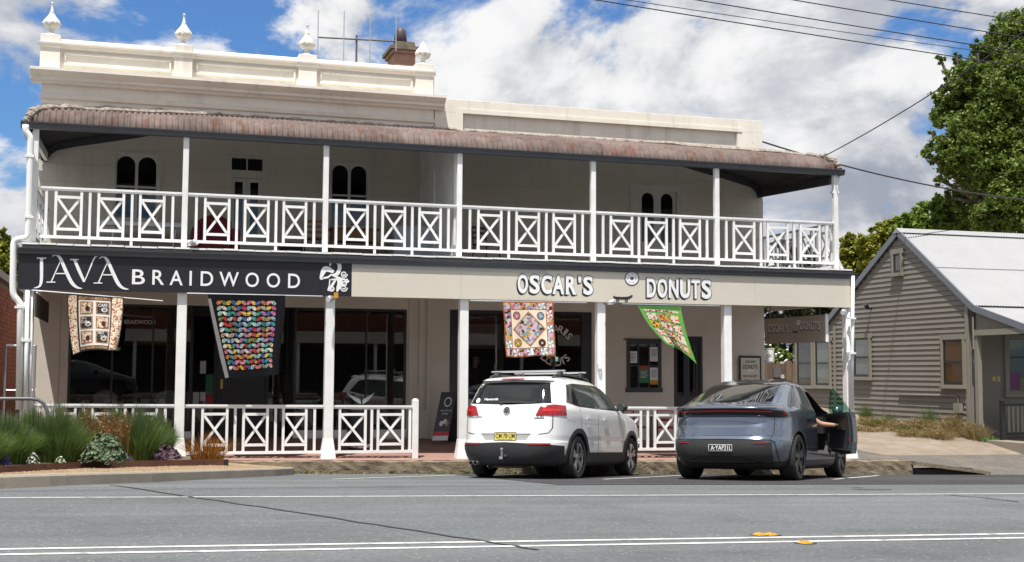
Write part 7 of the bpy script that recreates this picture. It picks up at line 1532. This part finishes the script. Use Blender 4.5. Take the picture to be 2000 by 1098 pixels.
for px, lb in ((665, 'red chair inside the cafe window left of the post'), (742, 'red chair inside the cafe window behind the bin')): p = F(px, 780, 27.2); chair('red_chair', lb, 'chair', p.x, 27.2, .17, math.pi*.8, 'red', 'pipe', .98, .42, False, 'red chairs inside the cafe')
for px, rz, lb in ((1245, .6, 'red metal chair behind the railing just right of the white car'), (1300, -.5, 'red metal chair behind the railing near the grey car')): p = F(px, 820, 24.6); chair('red_metal_chair', lb, 'chair', p.x, 24.6, zpath(p.x, 24.6), rz, 'red', 'red', .84, .42, False, 'red chairs on the footpath')
p = F(1272, 810, 24.4); zz = zpath(p.x, 24.4); t = thing('bistro_table', 'small pale square table between the red chairs behind the railing', 'table', (p.x, 24.4, zz)); bx('top', 'paper', t, p.x-.32, p.x+.32, 24.1, 24.7, zz+.70, zz+.73, bv=.01); mb().tube([(p.x, 24.4, zz+.02), (p.x, 24.4, zz+.7)], .03, 8).build('column', M['pipe'], t); mb().lathe([(.22,zz),(.22,zz+.015),(.04,zz+.04)], 16, (p.x, 24.4, 0)).build('foot', M['pipe'], t)
# balcony furniture
zf = 3.797
p = F(277, 433, 25.4); t = thing('trestle_table', 'long trestle table under the left arched window on the balcony', 'table', (p.x, 25.4, zf)); a, b = F(190, 433, 25.4), F(362, 436, 25.4); bx('top', 'wood', t, a.x, b.x, 25.1, 25.75, a.z-.03, a.z); bx('top_edge', 'white2', t, a.x, b.x, 25.08, 25.098, a.z-.09, a.z-.005)
for x in (a.x+.25, b.x-.25):
    for y in (25.2, 25.65): mb().tube([(x, y, zf), (x+.08, y, a.z-.03)], .02, 8).build('leg', M['alu'], t)
p = F(420, 470, 24.9); t = thing('armchair', 'dark red upholstered armchair on the balcony', 'armchair', (p.x, 24.9, zf)); bx('seat', 'redfab', t, p.x-.3, p.x+.3, 24.6, 25.2, zf+.12, zf+.42, bv=.05)
m = mb(); m.shell(lambda u, v, d: (p.x-.34+.68*u, 25.2+.12*v+d, zf+.35+.55*v*(.8+.25*math.sin(math.pi*u))), 10, 6, .14); shade_auto(m.build('back', M['redfab'], t), 40)
for s_ in (-1, 1): bx('arm', 'redfab', t, p.x+s_*.38-.08, p.x+s_*.38+.08, 24.6, 25.25, zf+.05, zf+.6, bv=.05)
p = F(610, 470, 24.6); chair('teal_chair', 'teal painted timber chair on the balcony by the third post', 'chair', p.x, 24.6, zf, -.3, 'wood', 'teal', .86, .40)
p = F(568, 480, 24.4); t = thing('black_tub', 'round black tub standing on the balcony floor', 'tub', (p.x, 24.4, zf)); shade_auto(mb().lathe([(.18,zf),(.25,zf+.26),(.27,zf+.26),(.27,zf+.30),(.05,zf+.31)], 24, (p.x, 24.4, 0)).build('tub_body', M['black'], t), 30)
p = F(690, 450, 25.2); t = thing('timber_desk', 'brown timber desk on the balcony below the second arched window', 'desk', (p.x, 25.2, zf)); a, b = F(643, 447, 25.2), F(738, 452, 25.2); bx('top', 'wood', t, a.x, b.x, 24.95, 25.5, zf+.70, zf+.74, bv=.006); bx('apron', 'wood', t, a.x+.05, b.x-.05, 25.0, 25.45, zf+.46, zf+.70)
for x in (a.x+.05, b.x-.05):
    for y in (25.0, 25.42): bx('leg', 'wood', t, x-.03, x+.03, y, y+.05, zf, zf+.46)
p = F(815, 460, 24.8); t = thing('white_cabinet', 'pale low cabinet against the balcony partition', 'cabinet', (p.x, 24.8, zf)); a, b = F(770, 440, 24.8), F(858, 440, 24.8); bx('carcass', 'bluewhite', t, a.x, b.x, 24.8, 25.5, zf+.02, a.z, bv=.01); bx('door', 'bluewhite', t, a.x+.03, (a.x+b.x)/2-.01, 24.785, 24.798, zf+.06, a.z-.05); bx('door', 'bluewhite', t, (a.x+b.x)/2+.01, b.x-.03, 24.785, 24.798, zf+.06, a.z-.05)
p = F(950, 480, 24.6); chair('dark_chair', 'dark folding chair on the balcony right of the partition', 'chair', p.x, 24.6, zf, .5, 'black', 'black', .80, .42)
# fittings
def flood(label, px, py, Y, d):
    p = F(px, py, Y); t = thing('floodlight', label, 'light fitting', p, 'small spotlights on the verandah'); d = Vector(d).normalized(); mb().beam(p + Vector((0,.1,0)), p, .04, .04).build('bracket', M['pipe'], t); m = mb(); m.tube([p, p+d*.06, p+d*.14, p+d*.18], [.03,.05,.06,.055], 12); m.build('lamp_head', M['alu'], t, smooth=True); mb().tube([p+d*.18, p+d*.185], .05, 12).build('lens', M['paper'], t); return t
flood('small spotlight at the foot of the second upper balcony post', 368, 478, 22.62, (.6,-.5,.2)); flood('spotlight under the emblem panel on the third lower post', 651, 581, 22.5, (-.5,-.6,-.2)); flood('twin spotlight below the skateboard emblem on the post', 1184, 593, 22.45, (.9,-.3,.2)); flood('spotlight bracketed off the corner post by the lane', 1650, 607, 22.5, (-.5,-.5,-.2))
p = F(655, 577, 22.48); bx('yellow_tag', 'yellow', None, p.x-.03, p.x+.05, 22.46, 22.48, p.z-.05, p.z+.05); o = bpy.data.objects['yellow_tag']; o.name = 'yellow_bunting_scrap'; tag(o, 'yellow scrap of bunting at the foot of the white emblem', 'bunting')
for px, py, lb in ((1170, 715, 'small white switch box on the post behind the white car'), (1653, 683, 'small white switch box on the corner post by the lane')): p = F(px, py, 22.66); t = thing('switch_box', lb, 'switch box', p, 'boxes on the posts'); bx('case', 'white2', t, p.x-.035, p.x+.035, 22.60, 22.665, p.z-.06, p.z+.06, bv=.006); mb().tube([(p.x, 22.63, p.z-.06), (p.x+.02, 22.62, p.z-.15)], .008, 6).build('plug', M['white2'], t)
p = S(1697, 600, XHs-.1); a = F(1668, 604, 22.7); t = thing('security_camera', 'black security camera fixed to the weatherboard gable', 'camera', p); mb().tube([p + Vector((.1,0,-.05)), p + Vector((-.02,0,-.03))], .03, 8).build('mount', M['black'], t); mb().tube([p + Vector((-.05,.0,-.02)), p + Vector((-.2,-.12,.08))], .06, 10).build('camera_body', M['black'], t)
# shop interiors: counters, lamp, shelf, plant
t = thing('shop_counter', 'pale counter inside the doughnut shop behind the glass', 'counter', (7.5, 28.4, .12)); bx('front', 'beige', t, 6.9, 9.3, 28.4, 29.0, .12, 1.15); bx('top', 'white2', t, 6.85, 9.35, 28.35, 29.05, 1.15, 1.2); 
t = thing('wall_panel', 'pale bulkhead panel high inside the doughnut shop', 'panel', (7.6, 29, 2.2)); bx('board', 'curtain', t, 6.2, 8.6, 29.0, 29.1, 2.15, 2.75)
p = F(303, 655, 27.8); t = thing('pendant_lamp', 'woven pendant lamp shade inside the cafe window', 'lamp', p); shade_auto(mb().lathe([(.36,p.z-.2),(.33,p.z-.05),(.22,p.z+.1),(.05,p.z+.16)], 20, (p.x, 27.8, 0), cap=False).build('shade', M['kraft'], t), 40); mb().tube([(p.x, 27.8, p.z+.16), (p.x, 27.8, 3.3)], .008, 6).build('cord', M['black'], t)
p = F(575, 770, 27.3); t = thing('indoor_plant', 'large leafed plant inside the cafe beside the door', 'plant', (p.x-.3, 27.4, .17)); m = mb(); leaves(m, Vector((p.x-.3, 27.4, .5)), .35, .3, 1.5, 160, .2, random.Random(4), None); m.build('leaves', M['leaf_dark'], t); shade_auto(mb().lathe([(.14,.17),(.2,.5),(.18,.5)], 16, (p.x-.3, 27.4, 0)).build('pot', M['black'], t), 30)
